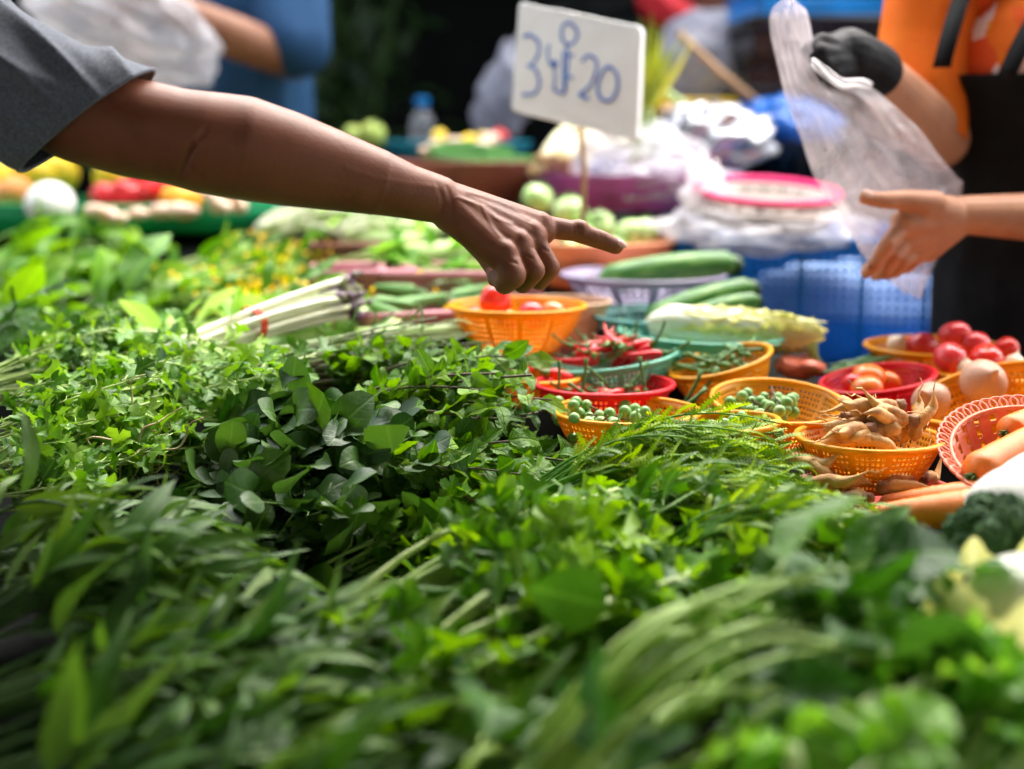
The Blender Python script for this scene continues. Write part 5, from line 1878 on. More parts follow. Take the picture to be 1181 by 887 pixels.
for i, (px, py, Y, rz, lab) in enumerate([(160, 246, 2.62, 0.2, 'pale ginger lump in front of the red basket'), (232, 222, 2.8, 0.5, 'pale ginger lump under the forearm'), (250, 240, 2.62, 1.2, 'pale ginger lump at the end of the emerald tray'), (275, 238, 2.65, 2.2, 'pale ginger lump next to the white sprouts'),
                                           (138, 252, 2.58, 2.8, 'pale ginger lump nearest the upright leaves'), (490, 174, 3.02, 1.0, 'pinkish ginger lump in the terracotta basin'), (620, 200, 2.95, 0.3, 'pinkish ginger lump beside the bitter gourds'), (545, 180, 3.0, 0.9, 'pinkish ginger lump among the bitter gourds'),
                                           (775, 130, 3.2, 0.4, 'brown-pink ginger lump behind the foil bag'), (790, 140, 3.15, 1.4, 'ginger lump half hidden by the price sign')]):
    o = ginger(i + 20).build('ginger_root', PM['ginger'])
    o.location = S(px, py, Y)
    o.rotation_euler = (0.1, 0.1, rz)
    tag(o, lab, 'ginger', 'ginger lumps at the back')
# white sprouts
for i, (b, t, lab) in enumerate([((300, 268, 2.6), (400, 250, 2.65), 'heap of white-green sprouts below the forearm'), ((330, 262, 2.65), (440, 262, 2.55), 'heap of white-green sprouts by the brown basket'), ((395, 275, 2.5), (460, 268, 2.52), 'white-green sprouts lying in the brown basket')]):
    bunch('sprout_bunch', lab, 'sprouts', P(b), P(t), 26, 0.03, 0.05, lfv('pale', L=0.03, per=2), ST and dict(mat=ST['white'], r=0.003, taper=0.6), 0.02, 'heaps of white sprouts', squash=0.6, stems_n=10)
# more fill behind the forearm: yellow-green lettuce
for i, (b, t, lab) in enumerate([((455, 318, 2.25), (560, 300, 2.3), 'yellow-green leaf heap in the mauve basket behind the hand'), ((385, 312, 2.3), (470, 305, 2.3), 'yellow-green leaf heap below the wrist')]):
    bunch('lettuce_heap', lab, 'lettuce', P(b), P(t), 12, 0.02, 0.05, lfv('lett', L=0.05), st('pale', 0.003), 0.015, 'yellow-green leaf heaps', squash=0.6, stems_n=4)
# cream shoots bundle behind the sign
cs_root = S(640, 190, 2.7)
csb = thing('shoot_bundle', 'bundle of cream shoots with brown ends behind the price sign', 'vegetable bundle', cs_root)
for k in range(13):
    a = S(615 + rng.uniform(0, 60), 192 + rng.uniform(-12, 10), 2.7 + rng.uniform(-0.05, 0.05))
    b = S(655 + rng.uniform(0, 70), 150 + rng.uniform(-12, 14), 2.8 + rng.uniform(-0.05, 0.05))
    MB().tube(bez(a, (a + b) / 2 + UP * 0.02, b, 9), 0.0105 * np.array([0.6, 0.9, 1, 1, 1, 1, 0.95, 0.9, 0.7]), 10).build('shoot', PM['cream'], csb, cs_root)
    m2 = MB()
    m2.ball(a, 0.011, 10, 8, noise=0.1)
    m2.build('brown_end', PM['dry'], csb, cs_root)
fruit(proto('guava', 'guava', [('flesh', round_fruit(0, 0, 1.05, 0.05), PM['guava'], {}), ('calyx', calyx(0.95, 5, 0.3, 0.1), PM['calyx'], {})]), 428, 158, 3.3, 34, 'yellow-green guava behind the forearm, near the water bottle')
fruit(proto('guava', 'guava', [('flesh', round_fruit(0, 0, 1.05, 0.05), PM['guava'], {}), ('calyx', calyx(0.95, 5, 0.3, 0.1), PM['calyx'], {})]), 408, 160, 3.35, 28, 'small guava half hidden behind the forearm')
# ------------------------------------------------------------------ price sign
def ray_plane(px, py, p0, n):
    d = ray(px, py)
    k = np.dot(p0 - CAM, n) / np.dot(d, n)
    return CAM + d * k


tl, tr, br, bl = S(598, 2, 2.26), S(740, 30, 2.17), S(734, 163, 2.15), S(589, 127, 2.24)
nrm = unit(np.cross(tr - tl, bl - tl))
if nrm[1] > 0:
    nrm = -nrm
sg = thing('price_sign', 'white foam price board with blue handwriting on a thin stick', 'price sign', S(672, 272, 2.25))
th = 0.017
mb = MB()
q = [tl, tr, br, bl]
# rounded slab with a slightly crushed edge
per = []
cc = sum(q) / 4
for i in range(4):
    a, b, c_ = q[i - 1], q[i], q[(i + 1) % 4]
    r_ = 0.009
    for t in np.linspace(0, 1, 5):
        p = (1 - t) ** 2 * (b + unit(a - b) * r_) + 2 * t * (1 - t) * b + t * t * (b + unit(c_ - b) * r_)
        per.append(p)
    for t in np.linspace(0.12, 0.9, 8):
        per.append(b + (c_ - b) * t + rng.normal(0, 0.0006, 3))
per = np.array(per)
m_ = len(per)
V, F = [], []
lay_ = [(0.988, 0.0), (1.0, 0.002), (1.0, th - 0.002), (0.988, th)]
for s_, dz in lay_:
    for p in per:
        V.append(cc + (p - cc) * s_ - nrm * dz)
for k in range(3):
    for i in range(m_):
        F.append((k * m_ + i, k * m_ + (i + 1) % m_, (k + 1) * m_ + (i + 1) % m_, (k + 1) * m_ + i))
F.append(tuple(range(m_))[::-1])
F.append(tuple(3 * m_ + i for i in range(m_)))
mb.add(V, F)
mb.build('foam_board', PM['cloth_w'], sg, S(672, 272, 2.25), smooth=False)
cw = lambda x, y: ray_plane(580 + x / 6.824, y / 6.824, cc + nrm * 0.0012, nrm)
strokes = [
    ([(160, 292), (205, 275), (262, 308), (288, 370), (268, 450), (222, 512), (190, 520)], 1.0), ([(205, 516), (250, 540), (284, 620), (280, 690), (235, 742), (150, 742)], 1.0),
    ([(362, 350), (352, 430), (372, 505)], 0.9), ([(404, 540), (412, 620), (402, 700), (435, 722), (478, 742)], 0.9), ([(478, 400), (476, 560), (484, 735)], 1.0),
    ([(505, 355), (466, 300), (470, 215), (514, 178), (566, 215), (586, 285), (545, 345), (505, 360), (512, 460), (500, 600), (486, 735)], 1.0), ([(505, 440), (530, 436), (556, 438)], 0.9), ([(500, 606), (530, 606), (552, 620)], 0.8),
    ([(622, 490), (655, 445), (700, 445), (738, 490), (728, 580), (680, 680), (596, 748)], 1.0), ([(600, 748), (640, 765), (676, 785)], 1.0),
    ([(825, 518), (780, 575), (748, 670), (760, 760), (815, 798), (870, 770), (902, 690), (900, 600), (865, 545), (820, 520)], 1.0),
]
mb = MB()
for s_, wgt in strokes:
    mb.tube(spline([cw(*p) for p in s_], 6), 0.0024 * wgt, 8)
    mb.V[-1] = mb.V[-1] - np.outer((mb.V[-1] - cw(404, 505)) @ nrm, nrm) * 0.88
dot = cw(404, 505)
mb.ball(dot, 0.0062, 14, 8, R=look_rot(nrm), scale=(1, 1, 0.2))
mb.build('lettering', PM['ink'], sg, S(672, 272, 2.25))
mb = MB()
tp = cc - nrm * 0.010
mb.tube(np.array([S(672, 275, 2.24), S(674, 200, 2.235), tp + np.array([0, 0, -0.02])]), 0.0042, 8)
mb.build('stick', M['wood'], sg, S(672, 272, 2.25))

# ------------------------------------------------------------------ blue crate with sieves in a bag
def crate(name, label, c, wx, dy, h, col, rz, cell=0.014, group=None, taper=0.0):
    root = thing(name, label, 'crate', c, group, (0, 0, rz))
    m = PL[col]
    for i, (ln, off, ax) in enumerate(((wx, -dy / 2, 0), (wx, dy / 2, 0), (dy, -wx / 2, 1), (dy, wx / 2, 1))):
        mb = MB()
        nx, nz = int(ln / cell), int(h / cell)
        for k in range(nx + 1):
            o = -ln / 2 + ln * k / nx
            wd = 0.010 if k % 7 == 0 else 0.0042
            mb.box((o, off, h / 2) if ax == 0 else (off, o, h / 2), (wd, 0.004, h) if ax == 0 else (0.004, wd, h))
        for k in range(nz + 1):
            z = h * k / nz
            mb.box((0, off, z) if ax == 0 else (off, 0, z), (ln, 0.003, 0.004) if ax == 0 else (0.003, ln, 0.004))
        mb.build('lattice_wall', m, root, smooth=False)
    mb = MB()
    cs = [(-wx / 2, -dy / 2), (wx / 2, -dy / 2), (wx / 2, dy / 2), (-wx / 2, dy / 2)]
    for i in range(4):
        p, q = cs[i], cs[(i + 1) % 4]
        mid = ((p[0] + q[0]) / 2, (p[1] + q[1]) / 2, h)
        ln = math.hypot(p[0] - q[0], p[1] - q[1])
        mb.box(mid, (ln + 0.02, 0.016, 0.02) if i % 2 == 0 else (0.016, ln - 0.016, 0.0196))
    mb.build('rim', m, root, smooth=False, bevel=0.003)
    for p in cs:
        m2 = MB()
        m2.box((p[0], p[1], h / 2), (0.02, 0.02, h - 0.022))
        m2.build('corner_post', m, root, smooth=False, bevel=0.004)
    m2 = MB()
    m2.box((0, 0, 0.004), (wx - 0.01, dy - 0.01, 0.006))
    m2.build('crate_floor', m, root, smooth=False)
    return root


cx = S(955, 300, 2.42)
zc = S(955, 283, 2.33)[2]
crate('lattice_crate', 'big blue lattice crate under the pink-rimmed sieve', (S(975, 300, 2.55)[0], 2.56, zc - 0.235), 0.50, 0.42, 0.235, 'blue', -0.32)
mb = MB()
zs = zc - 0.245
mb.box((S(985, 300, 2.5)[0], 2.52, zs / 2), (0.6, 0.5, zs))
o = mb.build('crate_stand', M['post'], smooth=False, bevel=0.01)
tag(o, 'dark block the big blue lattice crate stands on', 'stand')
# purple contents seen through the crate
mb = MB()
mb.ball((0, 0, 0), 0.15, 24, 14, scale=(1.2, 0.95, 0.62), noise=0.08)
o = mb.build('cloth_bag', PL['denim'])
o.location = (S(985, 330, 2.5)[0], 2.56, zc - 0.135)
tag(o, 'pale blue bag packed inside the big blue lattice crate', 'bag')


def sieve(label, px, py, Y, wpx, rimcol, rot, net=True):
    R_ = px2m(wpx, Y) / 2
    c_ = S(px, py, Y)
    root = thing('round_sieve', label, 'sieve', c_ - np.array([0, 0, 0.03]), 'stacked round sieves', rot)
    mb = MB()
    ring(mb, R_, 0.03, [(-0.006, -0.004), (0.006, -0.004), (0.009, 0.002), (0.005, 0.006), (-0.004, 0.005)], 80)
    mb.build('rim', PL[rimcol], root)
    mb = MB()
    wall_mesh(mb, R_ * 0.82, R_ * 0.98, 0.03, 80, 3, 20, True, hole=0.6, bulge=0.0)
    mb.build('mesh_wall', PL['ivory'], root, solidify=0.0012)
    mb = MB()
    st_ = 0.0075
    n = int(R_ * 0.82 / st_)
    for k in range(-n, n + 1):
        x = k * st_
        h_ = math.sqrt(max(0, (R_ * 0.82) ** 2 - x * x))
        mb.box((x, 0, 0.004), (0.0022, 2 * h_, 0.002))
        mb.box((0, x, 0.006), (2 * h_, 0.0022, 0.002))
    mb.build('sieve_net', PL['ivory'], root, smooth=False)
    return root


sieve('ivory round sieve wrapped in clear plastic on the blue crate', 884, 238, 2.44, 172, 'ivory', (0.11, 0.02, 0))
sieve('pink-rimmed round sieve topmost on the blue crate', 884, 220, 2.44, 160, 'magenta', (0.14, 0.03, 0))

FILM = dict(clear=film('clear_film', (0.86, 0.84, 0.88), 0.55, 0.15, 0.8, 16), bag=film('bag_film', (0.92, 0.84, 0.89), 0.66, 0.08, 1.0, 12), grey=film('grey_film', (0.42, 0.42, 0.5), 0.2, 0.25, 0.9, 10),
            milky=film('milky_film', (0.62, 0.60, 0.64), 0.55, 0.2, 0.7, 12))


def crumple(name, label, cat, c, scale, mat, amp=0.16, seed=0, R=None, group=None, seg=56, rings=36):
    """A crumpled plastic bag: a ball pushed in and out by ridged waves."""
    r2 = np.random.default_rng(seed)
    mb = MB()
    mb.ball((0, 0, 0), 1.0, seg, rings)
    V = mb.V[0]
    f = np.ones(len(V))
    for k in range(14):
        d = unit(r2.normal(0, 1, 3))
        f += amp * 0.35 * (np.abs(np.sin(V @ d * r2.uniform(3, 9) + r2.uniform(0, 6))) - 0.5)
    mb.V[0] = V * f[:, None] * np.asarray(scale)
    o = mb.build(name, mat)
    o.location = Vector([float(x) for x in c])
    if R is not None:
        o.rotation_euler = R
    return tag(o, label, cat, group)


crumple('plastic_wrap', 'crumpled clear plastic wrapped round the stacked sieves', 'plastic bag', S(878, 262, 2.44), (0.145, 0.13, 0.034), FILM['clear'], 0.3, 3)
crumple('plastic_wrap', 'clear plastic corner standing up beside the pink-rimmed sieve', 'plastic bag', S(812, 235, 2.42), (0.03, 0.03, 0.06), FILM['clear'], 0.3, 4)
crumple('plastic_bag', 'clear crumpled bag lying over the purple basin', 'plastic bag', S(728, 190, 2.75), (0.11, 0.09, 0.06), FILM['clear'], 0.35, 5)
crumple('plastic_bag', 'clear crumpled bag of vegetables behind the price stick', 'plastic bag', S(770, 215, 2.65), (0.10, 0.08, 0.035), FILM['milky'], 0.35, 6)
crumple('foil_bag', 'shiny silver foil bag behind the stacked sieves', 'bag', S(805, 172, 2.9), (0.105, 0.08, 0.06), PM['foil'], 0.4, 7, (0.3, -0.35, 0))
crumple('plastic_bag', 'big grey rounded plastic sack behind the diagonal stick', 'plastic bag', S(822, 72, 3.5), (0.125, 0.11, 0.115), FILM['grey'], 0.12, 8)
crumple('plastic_bag', 'grey plastic bag standing behind the price sign', 'plastic bag', S(585, 110, 3.6), (0.06, 0.06, 0.13), FILM['grey'], 0.2, 9, (0, 0.4, 0))
mb = MB()
mb.lathe([(0, 0), (0.17, 0), (0.2, 0.06), (0.205, 0.064), (0.195, 0.064), (0.165, 0.006), (0, 0.006)], 56)
o = mb.build('purple_basin', PL['purple'])
o.location = S(730, 238, 2.75)
tag(o, 'purple basin under the clear crumpled bags', 'basin')
mb = MB()
mb.lathe([(0, 0), (0.1, 0), (0.115, 0.03), (0.118, 0.033), (0.11, 0.033), (0.1, 0.005), (0, 0.005)], 48)
o = mb.build('blue_dish', PL['sky'])
o.location = S(660, 208, 2.95)
tag(o, 'blue dish just below the cream shoots', 'dish')

# black bucket with a blue bag in it
bc = S(902, 185, 3.02)
bk_ = thing('black_bucket', 'black bucket behind the sieves, lined with a blue bag', 'bucket', bc - UP * 0.09)
mb = MB()
mb.lathe([(0, 0), (0.095, 0), (0.115, 0.125), (0.12, 0.13), (0.11, 0.13), (0.09, 0.01), (0, 0.01)], 48)
mb.build('bucket_wall', PL['black'], bk_)
mb = MB()
for s_ in (-1, 1):
    for a in np.linspace(-0.5, 0.5, 4):
        mb.box((0.112 * math.sin(a + 0.2) , -0.112 * math.cos(a + 0.2), 0.06), (0.006, 0.006, 0.07))
mb.build('rib_pattern', PL['black'], bk_, smooth=False)
BLUEB = solid('blue_bag', [(0.01, 0.10, 0.42), (0.02, 0.18, 0.62)], 0.2, 8, 0.8, 20, trans=0.2)
crumple('blue_plastic_bag', 'shiny blue plastic bag bulging from the black bucket', 'plastic bag', S(902, 150, 3.02), (0.108, 0.1, 0.062), BLUEB, 0.16, 11)

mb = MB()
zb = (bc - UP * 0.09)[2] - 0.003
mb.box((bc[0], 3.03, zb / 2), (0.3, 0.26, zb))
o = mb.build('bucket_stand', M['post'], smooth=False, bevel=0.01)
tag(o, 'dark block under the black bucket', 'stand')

# stacked trays behind the vendor's gloved hand
def stack_tray(name, label, px, py, Y, wx, dy, h, col, rz=0.0, group='stacked trays and crates'):
    c_ = S(px, py, Y)
    root = thing(name, label, 'tray', c_ - UP * h, group, (0, 0, rz))
    m = PL[col]
    mb = MB()
    for sx, sy, ax, ay in ((0, -dy / 2, wx, 0.006), (0, dy / 2, wx, 0.006), (-wx / 2, 0, 0.006, dy - 0.006), (wx / 2, 0, 0.006, dy - 0.006)):
        mb.box((sx, sy, h * 0.28), (ax, ay, h * 0.5))
        mb.box((sx, sy, h * 0.9), (ax, ay, h * 0.18))
        n = int(max(ax, ay) / 0.02)
        for k in range(n + 1):
            o_ = -0.5 + k / n
            mb.box((sx + (o_ * (ax - 0.008) if ax > ay else 0), sy + (o_ * (ay - 0.008) if ay > ax else 0), h * 0.67), (0.007, 0.005, h * 0.30))
    mb.build('slat_wall', m, root, smooth=False)
    mb = MB()
    mb.box((0, 0, 0.003), (wx - 0.01, dy - 0.01, 0.005))
    mb.build('tray_floor', m, root, smooth=False)
    mb = MB()
    cs = [(-wx / 2, -dy / 2), (wx / 2, -dy / 2), (wx / 2, dy / 2), (-wx / 2, dy / 2), (-wx / 2, -dy / 2)]
    for p, q in zip(cs[:-1], cs[1:]):
        mb.tube(np.array([(p[0], p[1], h), (q[0], q[1], h)]), 0.008, 8)
    mb.build('rim', m, root)
    return root


stack_tray('slatted_tray', 'bright blue slatted tray on top of the black crates', 945, -6, 3.3, 0.34, 0.3, 0.06, 'sky', 0.1)
stack_tray('slatted_tray', 'upper black crate just below the blue slatted tray', 945, 28, 3.3, 0.36, 0.32, 0.075, 'black', 0.05)
stack_tray('slatted_tray', 'middle black crate behind the gloved hand', 950, 66, 3.3, 0.37, 0.32, 0.08, 'black', -0.04)
stack_tray('slatted_tray', 'lower black crate behind the milky bag', 940, 106, 3.3, 0.38, 0.32, 0.085, 'black', 0.02)
stack_tray('slatted_tray', 'bottom black crate of the stack by the vendor', 945, 150, 3.3, 0.38, 0.32, 0.09, 'black', 0.0)
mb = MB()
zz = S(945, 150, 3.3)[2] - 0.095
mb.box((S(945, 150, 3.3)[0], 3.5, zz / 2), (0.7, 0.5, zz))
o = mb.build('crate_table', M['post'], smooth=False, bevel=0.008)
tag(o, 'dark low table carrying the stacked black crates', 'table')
mb = MB()
mb.lathe([(0, 0), (0.08, 0), (0.12, 0.028), (0.125, 0.03), (0.115, 0.03), (0.078, 0.006), (0, 0.006)], 40)
o = mb.build('yellow_dish', PL['yellow'])
o.location = S(1050, 26, 3.25)
tag(o, 'yellow dish poking out behind the orange sleeve', 'dish')
mb = MB()
mb.box((0, 0, 0), (0.1, 0.09, 0.055))
o = mb.build('orange_box', PL['amber'], smooth=False, bevel=0.006)
o.location = S(1030, 68, 3.2)
tag(o, 'small orange box behind the sleeve and the black glove', 'box')
mb = MB()
mb.box((0, 0, 0), (0.22, 0.2, 0.04))
o = mb.build('lidded_tub', PL['yellow'], smooth=False, bevel=0.01)
o.location = S(815, 125, 3.3)
tag(o, 'yellow-lidded flat tub under the grey plastic sack', 'tub')
mb = MB()
mb.box((0, 0, 0), (0.24, 0.22, 0.05))
o = mb.build('green_tub', PL['emerald'], smooth=False, bevel=0.01)
o.location = S(815, 150, 3.3)
tag(o, 'dark green tub below the yellow-lidded one', 'tub')
mb = MB()
mb.tube(np.array([S(782, 38, 3.0), S(826, 80, 3.0), S(870, 116, 3.0)]), 0.0085, 8)
o = mb.build('wooden_stick', M['wood'])
tag(o, 'bare wooden stick leaning diagonally before the grey sack', 'stick')
mb = MB()
mb.tube(np.array([S(765, 105, 2.95), S(795, 125, 2.95), S(830, 138, 2.95)]), 0.008, 8)
o = mb.build('green_cane', ST['spike' if 'spike' in ST else 'pale'])
tag(o, 'short green cane lying below the diagonal wooden stick', 'cane')
# red cloth bundle and brown basket above
crumple('red_cloth', 'dark red cloth hanging in the gloom above the wooden stick', 'cloth', S(775, 16, 3.7), (0.085, 0.05, 0.04), solid('red_cloth', [(0.3, 0.005, 0.01), (0.5, 0.012, 0.02)], 0.7, 6), 0.2, 13, (0, 0.5, 0))
crumple('black_bag', 'black rubbish bag behind the red cloth', 'plastic bag', S(735, 40, 3.9), (0.26, 0.12, 0.11), M['tarp'], 0.2, 14)
stack_tray('slatted_tray', 'brown slatted basket in the gloom beside the blue tray', 835, 6, 3.8, 0.16, 0.16, 0.06, 'brown', 0.05)
# lemongrass fan beside the sign
lc = S(742, 125, 2.75)
lg = thing('lemongrass_bunch', 'yellow-green lemongrass fan standing up behind the price sign', 'lemongrass', lc)
mb = MB()
k = 26
leaves(mb, 'lance', np.tile(lc, (k, 1)) + rng.normal(0, 0.008, (k, 3)), np.stack([rng.normal(0.12, 0.28, k), rng.normal(0, 0.2, k), np.ones(k)], axis=1), np.tile([0.2, -1, 0.1], (k, 1)) + rng.normal(0, 0.3, (k, 3)), rng.uniform(0.1, 0.19, k),
       rng.uniform(0.008, 0.014, k), rng.normal(0.15, 0.2, k), np.full(k, 0.2), np.full(k, 0.02), rng.uniform(0, 1, k))
mb.build('foliage', G['spike'], lg, lc)
for j in range(6):
    a = lc + rng.normal(0, 0.008, 3)
    MB().tube(np.array([a - UP * 0.1 + rng.normal(0, 0.01, 3), a]), [0.006, 0.004], 7).build('stem', ST['pale'], lg, lc)

# water bottle
bt = S(487, 150, 3.6)
bo_ = thing('water_bottle', 'clear plastic water bottle with a blue cap in the dark', 'bottle', bt - UP * 0.10)
mb = MB()
mb.lathe([(0, 0), (0.028, 0), (0.032, 0.004), (0.032, 0.03), (0.0305, 0.036), (0.032, 0.042), (0.032, 0.09), (0.0305, 0.096), (0.032, 0.102), (0.031, 0.118), (0.022, 0.138), (0.0125, 0.15), (0.0125, 0.162)], 32)
mb.build('bottle_wall', film('bottle_plastic', (0.7, 0.72, 0.76), 0.72, 0.08, 0.15, 20), bo_)
mb = MB()
mb.lathe([(0, 0.156), (0.0165, 0.156), (0.0175, 0.16), (0.0175, 0.176), (0.016, 0.18), (0, 0.18)], 28)
mb.build('cap', PL['sky'], bo_)
mb = MB()
mb.ball((0, 0, 0), 0.2, 24, 12, scale=(1.5, 0.9, 0.25), noise=0.05)
mb2 = MB()
z_b = (bt - UP * 0.10)[2]
mb2.box((bt[0] + 0.15, 3.8, z_b / 2), (1.6, 0.7, z_b - 0.004))
o = mb2.build('back_counter', M['post'], smooth=False, bevel=0.01)
tag(o, 'dark counter behind the stall where the water bottle stands', 'counter')


# ------------------------------------------------------------------ people
def capsule(mb, p0, p1, r0, r1, sides=16, flat=None):
    """Tapered round-ended limb; flat=(axis, factor) squashes the section."""
    p0, p1 = np.asarray(p0, float), np.asarray(p1, float)
    d = p1 - p0
    L = np.linalg.norm(d)
    prof = []
    for i in range(7):
        a = PI / 2 * i / 6
        prof.append((r0 * math.sin(a), -r0 * math.cos(a)))
    for i in range(7):
        a = PI / 2 * i / 6
        prof.append((r1 * math.cos(a), L + r1 * math.sin(a)))
    prof[0] = (0, prof[0][1])
    prof[-1] = (0, prof[-1][1])
    R = look_rot(d if L > 1e-6 else UP)
    m2 = MB()
    m2.lathe(prof, sides)
    V = m2.V[0] @ R.T
    if flat is not None:
        ax = unit(flat[0])
        V = V + np.outer(V @ ax, ax) * (flat[1] - 1)
    mb.add(V + p0, m2.F)


def chain(mb, pts, rads, **k):
    for a, b, r, s in zip(pts[:-1], pts[1:], rads[:-1], rads[1:]):
        capsule(mb, a, b, r, s, **k)


def remesh(mb, voxel, smooth=6, factor=0.5):
    """One continuous skin over the union of what mb holds. Returns (verts, faces)."""
    me = bpy.data.meshes.new('tmp')
    me.from_pydata(np.concatenate(mb.V).tolist(), [], mb.F)
    o = bpy.data.objects.new('tmp', me)
    COL.objects.link(o)
    md = o.modifiers.new('r', 'REMESH')
    md.mode = 'VOXEL'
    md.voxel_size = voxel
    ms = o.modifiers.new('s', 'SMOOTH')
    ms.factor = factor
    ms.iterations = smooth
    dg = bpy.context.evaluated_depsgraph_get()
    e = o.evaluated_get(dg)
    m2 = e.to_mesh()
    V = np.zeros(len(m2.vertices) * 3)
    m2.vertices.foreach_get('co', V)
    F = [tuple(p.vertices) for p in m2.polygons]
    e.to_mesh_clear()
    bpy.data.objects.remove(o)
    return V.reshape(-1, 3), F


def keep_faces(V, F, mask):
    F2 = [f for f in F if all(mask[i] for i in f)]
    used = sorted({i for f in F2 for i in f})
    mp_ = {j: i for i, j in enumerate(used)}
    return V[used], [tuple(mp_[i] for i in f) for f in F2]


def cut_plane(V, F, p, n):
    """Cut a mesh cleanly on a plane, dropping the side the normal points to."""
    me = bpy.data.meshes.new('tmp')
    me.from_pydata(V.tolist(), [], F)
    bm = bmesh.new()
    bm.from_mesh(me)
    bmesh.ops.bisect_plane(bm, geom=bm.verts[:] + bm.edges[:] + bm.faces[:], dist=1e-5, plane_co=Vector(p), plane_no=Vector(n), clear_outer=True)
    bm.verts.index_update()
    V2 = np.array([v.co[:] for v in bm.verts])
    F2 = [tuple(v.index for v in f.verts) for f in bm.faces]
    bm.free()
    bpy.data.meshes.remove(me)
    return V2, F2


def skin_mat(name, c, dark, rough=0.5):
    return solid(name, [dark, c, tuple(min(1, x * 1.12) for x in c)], rough, 16, 0.16, 300, 0.3, sss=0.12, sss_r=(0.012,), rough_var=0.08)


SK_A = skin_mat('brown_skin', (0.215, 0.070, 0.036), (0.15, 0.042, 0.020))
SK_B = skin_mat('tan_skin', (0.54, 0.26, 0.155), (0.46, 0.195, 0.11))
SK_C = skin_mat('dark_tan_skin', (0.22, 0.09, 0.045), (0.18, 0.07, 0.035))
NAIL_A = solid('nail_pink', [(0.42, 0.2, 0.16), (0.5, 0.27, 0.22)], 0.25, 40)
NAIL_B = solid('nail_pale', [(0.66, 0.36, 0.28), (0.72, 0.45, 0.36)], 0.22, 40)
HAIR = solid('black_hair', [(0.006, 0.005, 0.005), (0.015, 0.012, 0.01)], 0.4, 30, 0.6, 90)


def nail(parent, loc, p, d, n, w, mat, origin):
    mb = MB()
    R = np.stack([unit(np.cross(n, d)), unit(d), unit(n)], axis=1)
    mb.ball((0, 0, 0), w, 14, 10, scale=(0.82, 1.15, 0.28))
    mb.V[0] = mb.V[0] @ R.T + p
    return mb.build('fingernail', mat, parent, origin)


def head(mb, c, face, r=0.098):
    """Head with nose, brow, chin and ears, to be merged into the body."""
    f = unit(face)
    s = unit(np.cross(f, UP))
    mb.ball(c + UP * 0.02, r, 20, 14, scale=(0.8, 0.98, 1.08), R=np.stack([s, f, UP], axis=1))
    capsule(mb, c + f * 0.02 - UP * 0.03, c + f * 0.045 - UP * 0.085, 0.062, 0.04)
    capsule(mb, c + f * 0.092 + UP * 0.012, c + f * 0.112 - UP * 0.022, 0.010, 0.015)
    capsule(mb, c + f * 0.085 - UP * 0.056 - s * 0.018, c + f * 0.085 - UP * 0.056 + s * 0.018, 0.011, 0.011)
    for k in (-1, 1):
        capsule(mb, c + f * 0.083 + UP * 0.038 + s * k * 0.016, c + f * 0.078 + UP * 0.036 + s * k * 0.05, 0.012, 0.01)
        capsule(mb, c + s * k * 0.082 + UP * 0.02, c + s * k * 0.084 - UP * 0.03, 0.014, 0.009)


def face_parts(root, origin, c, face):
    f = unit(face)
    s = unit(np.cross(f, UP))
    for k in (-1, 1):
        mb = MB()
        mb.ball(c + f * 0.082 + UP * 0.018 + s * k * 0.032, 0.0125, 14, 10)
        mb.build('eye', PM['bulb'], root, origin)
        mb = MB()
        mb.ball(c + f * 0.0915 + UP * 0.018 + s * k * 0.032, 0.0052, 10, 8)
        mb.build('iris', HAIR, root, origin)
    mb = MB()
    mb.ball(c + UP * 0.045 - f * 0.018, 0.104, 22, 14, scale=(0.86, 1.0, 0.98), R=np.stack([s, f, UP], axis=1), noise=0.02)
    V = mb.V[0]
    rel = V - c
    V2, F2 = keep_faces(V, mb.F, (rel @ f < 0.05) | (rel[:, 2] > 0.075))
    m2 = MB()
    m2.add(V2, F2)
    m2.build('hair', HAIR, root, origin, solidify=0.008)


# --- the customer reaching in from the side
Yh = 1.42
sh = S(-95, 0, 1.37)
el = S(222, 158, 1.36)
wr = S(500, 228, 1.42)
neck = sh + np.array([-0.17, 0.13, 0.05])
sh2 = sh + np.array([-0.34, 0.22, 0.0])
pel = np.array([neck[0] - 0.42, 1.56, 0.86])
chest = neck * 0.72 + pel * 0.28 - UP * 0.02
cust = thing('person', 'person in a heathered grey T-shirt stretching one brown arm across the greens to point', 'person', (pel[0], pel[1], 0.0))
org = (pel[0], pel[1], 0.0)
pxm = 1.42 / FPX


def arm_profile(mb):
    # upper arm and forearm as a run of tapered sections read along the limb: (px, py, Y, half thickness in px)
    secs = [(-95, 24, 1.37, 58), (0, 84, 1.365, 55), (90, 129, 1.36, 57), (150, 147, 1.36, 56), (205, 158, 1.36, 55), (238, 165, 1.362, 58), (280, 171, 1.37, 59), (330, 183, 1.38, 54), (380, 196, 1.39, 46.5), (430, 209, 1.40, 38.5), (470, 221, 1.41, 31), (505, 230, 1.42, 27.5)]
    for (a, b) in zip(secs[:-1], secs[1:]):
        capsule(mb, S(*a[:3]), S(*b[:3]), a[3] * a[2] / FPX, b[3] * b[2] / FPX, 56)


mb = MB()
arm_profile(mb)
px_ = lambda t: S(t[0], t[1], t[2])
wrist = px_((505, 230, 1.42))
mcp = dict(i=(622, 260, 1.462), m=(611, 270, 1.443), r=(597, 281, 1.424), p=(581, 293, 1.407))
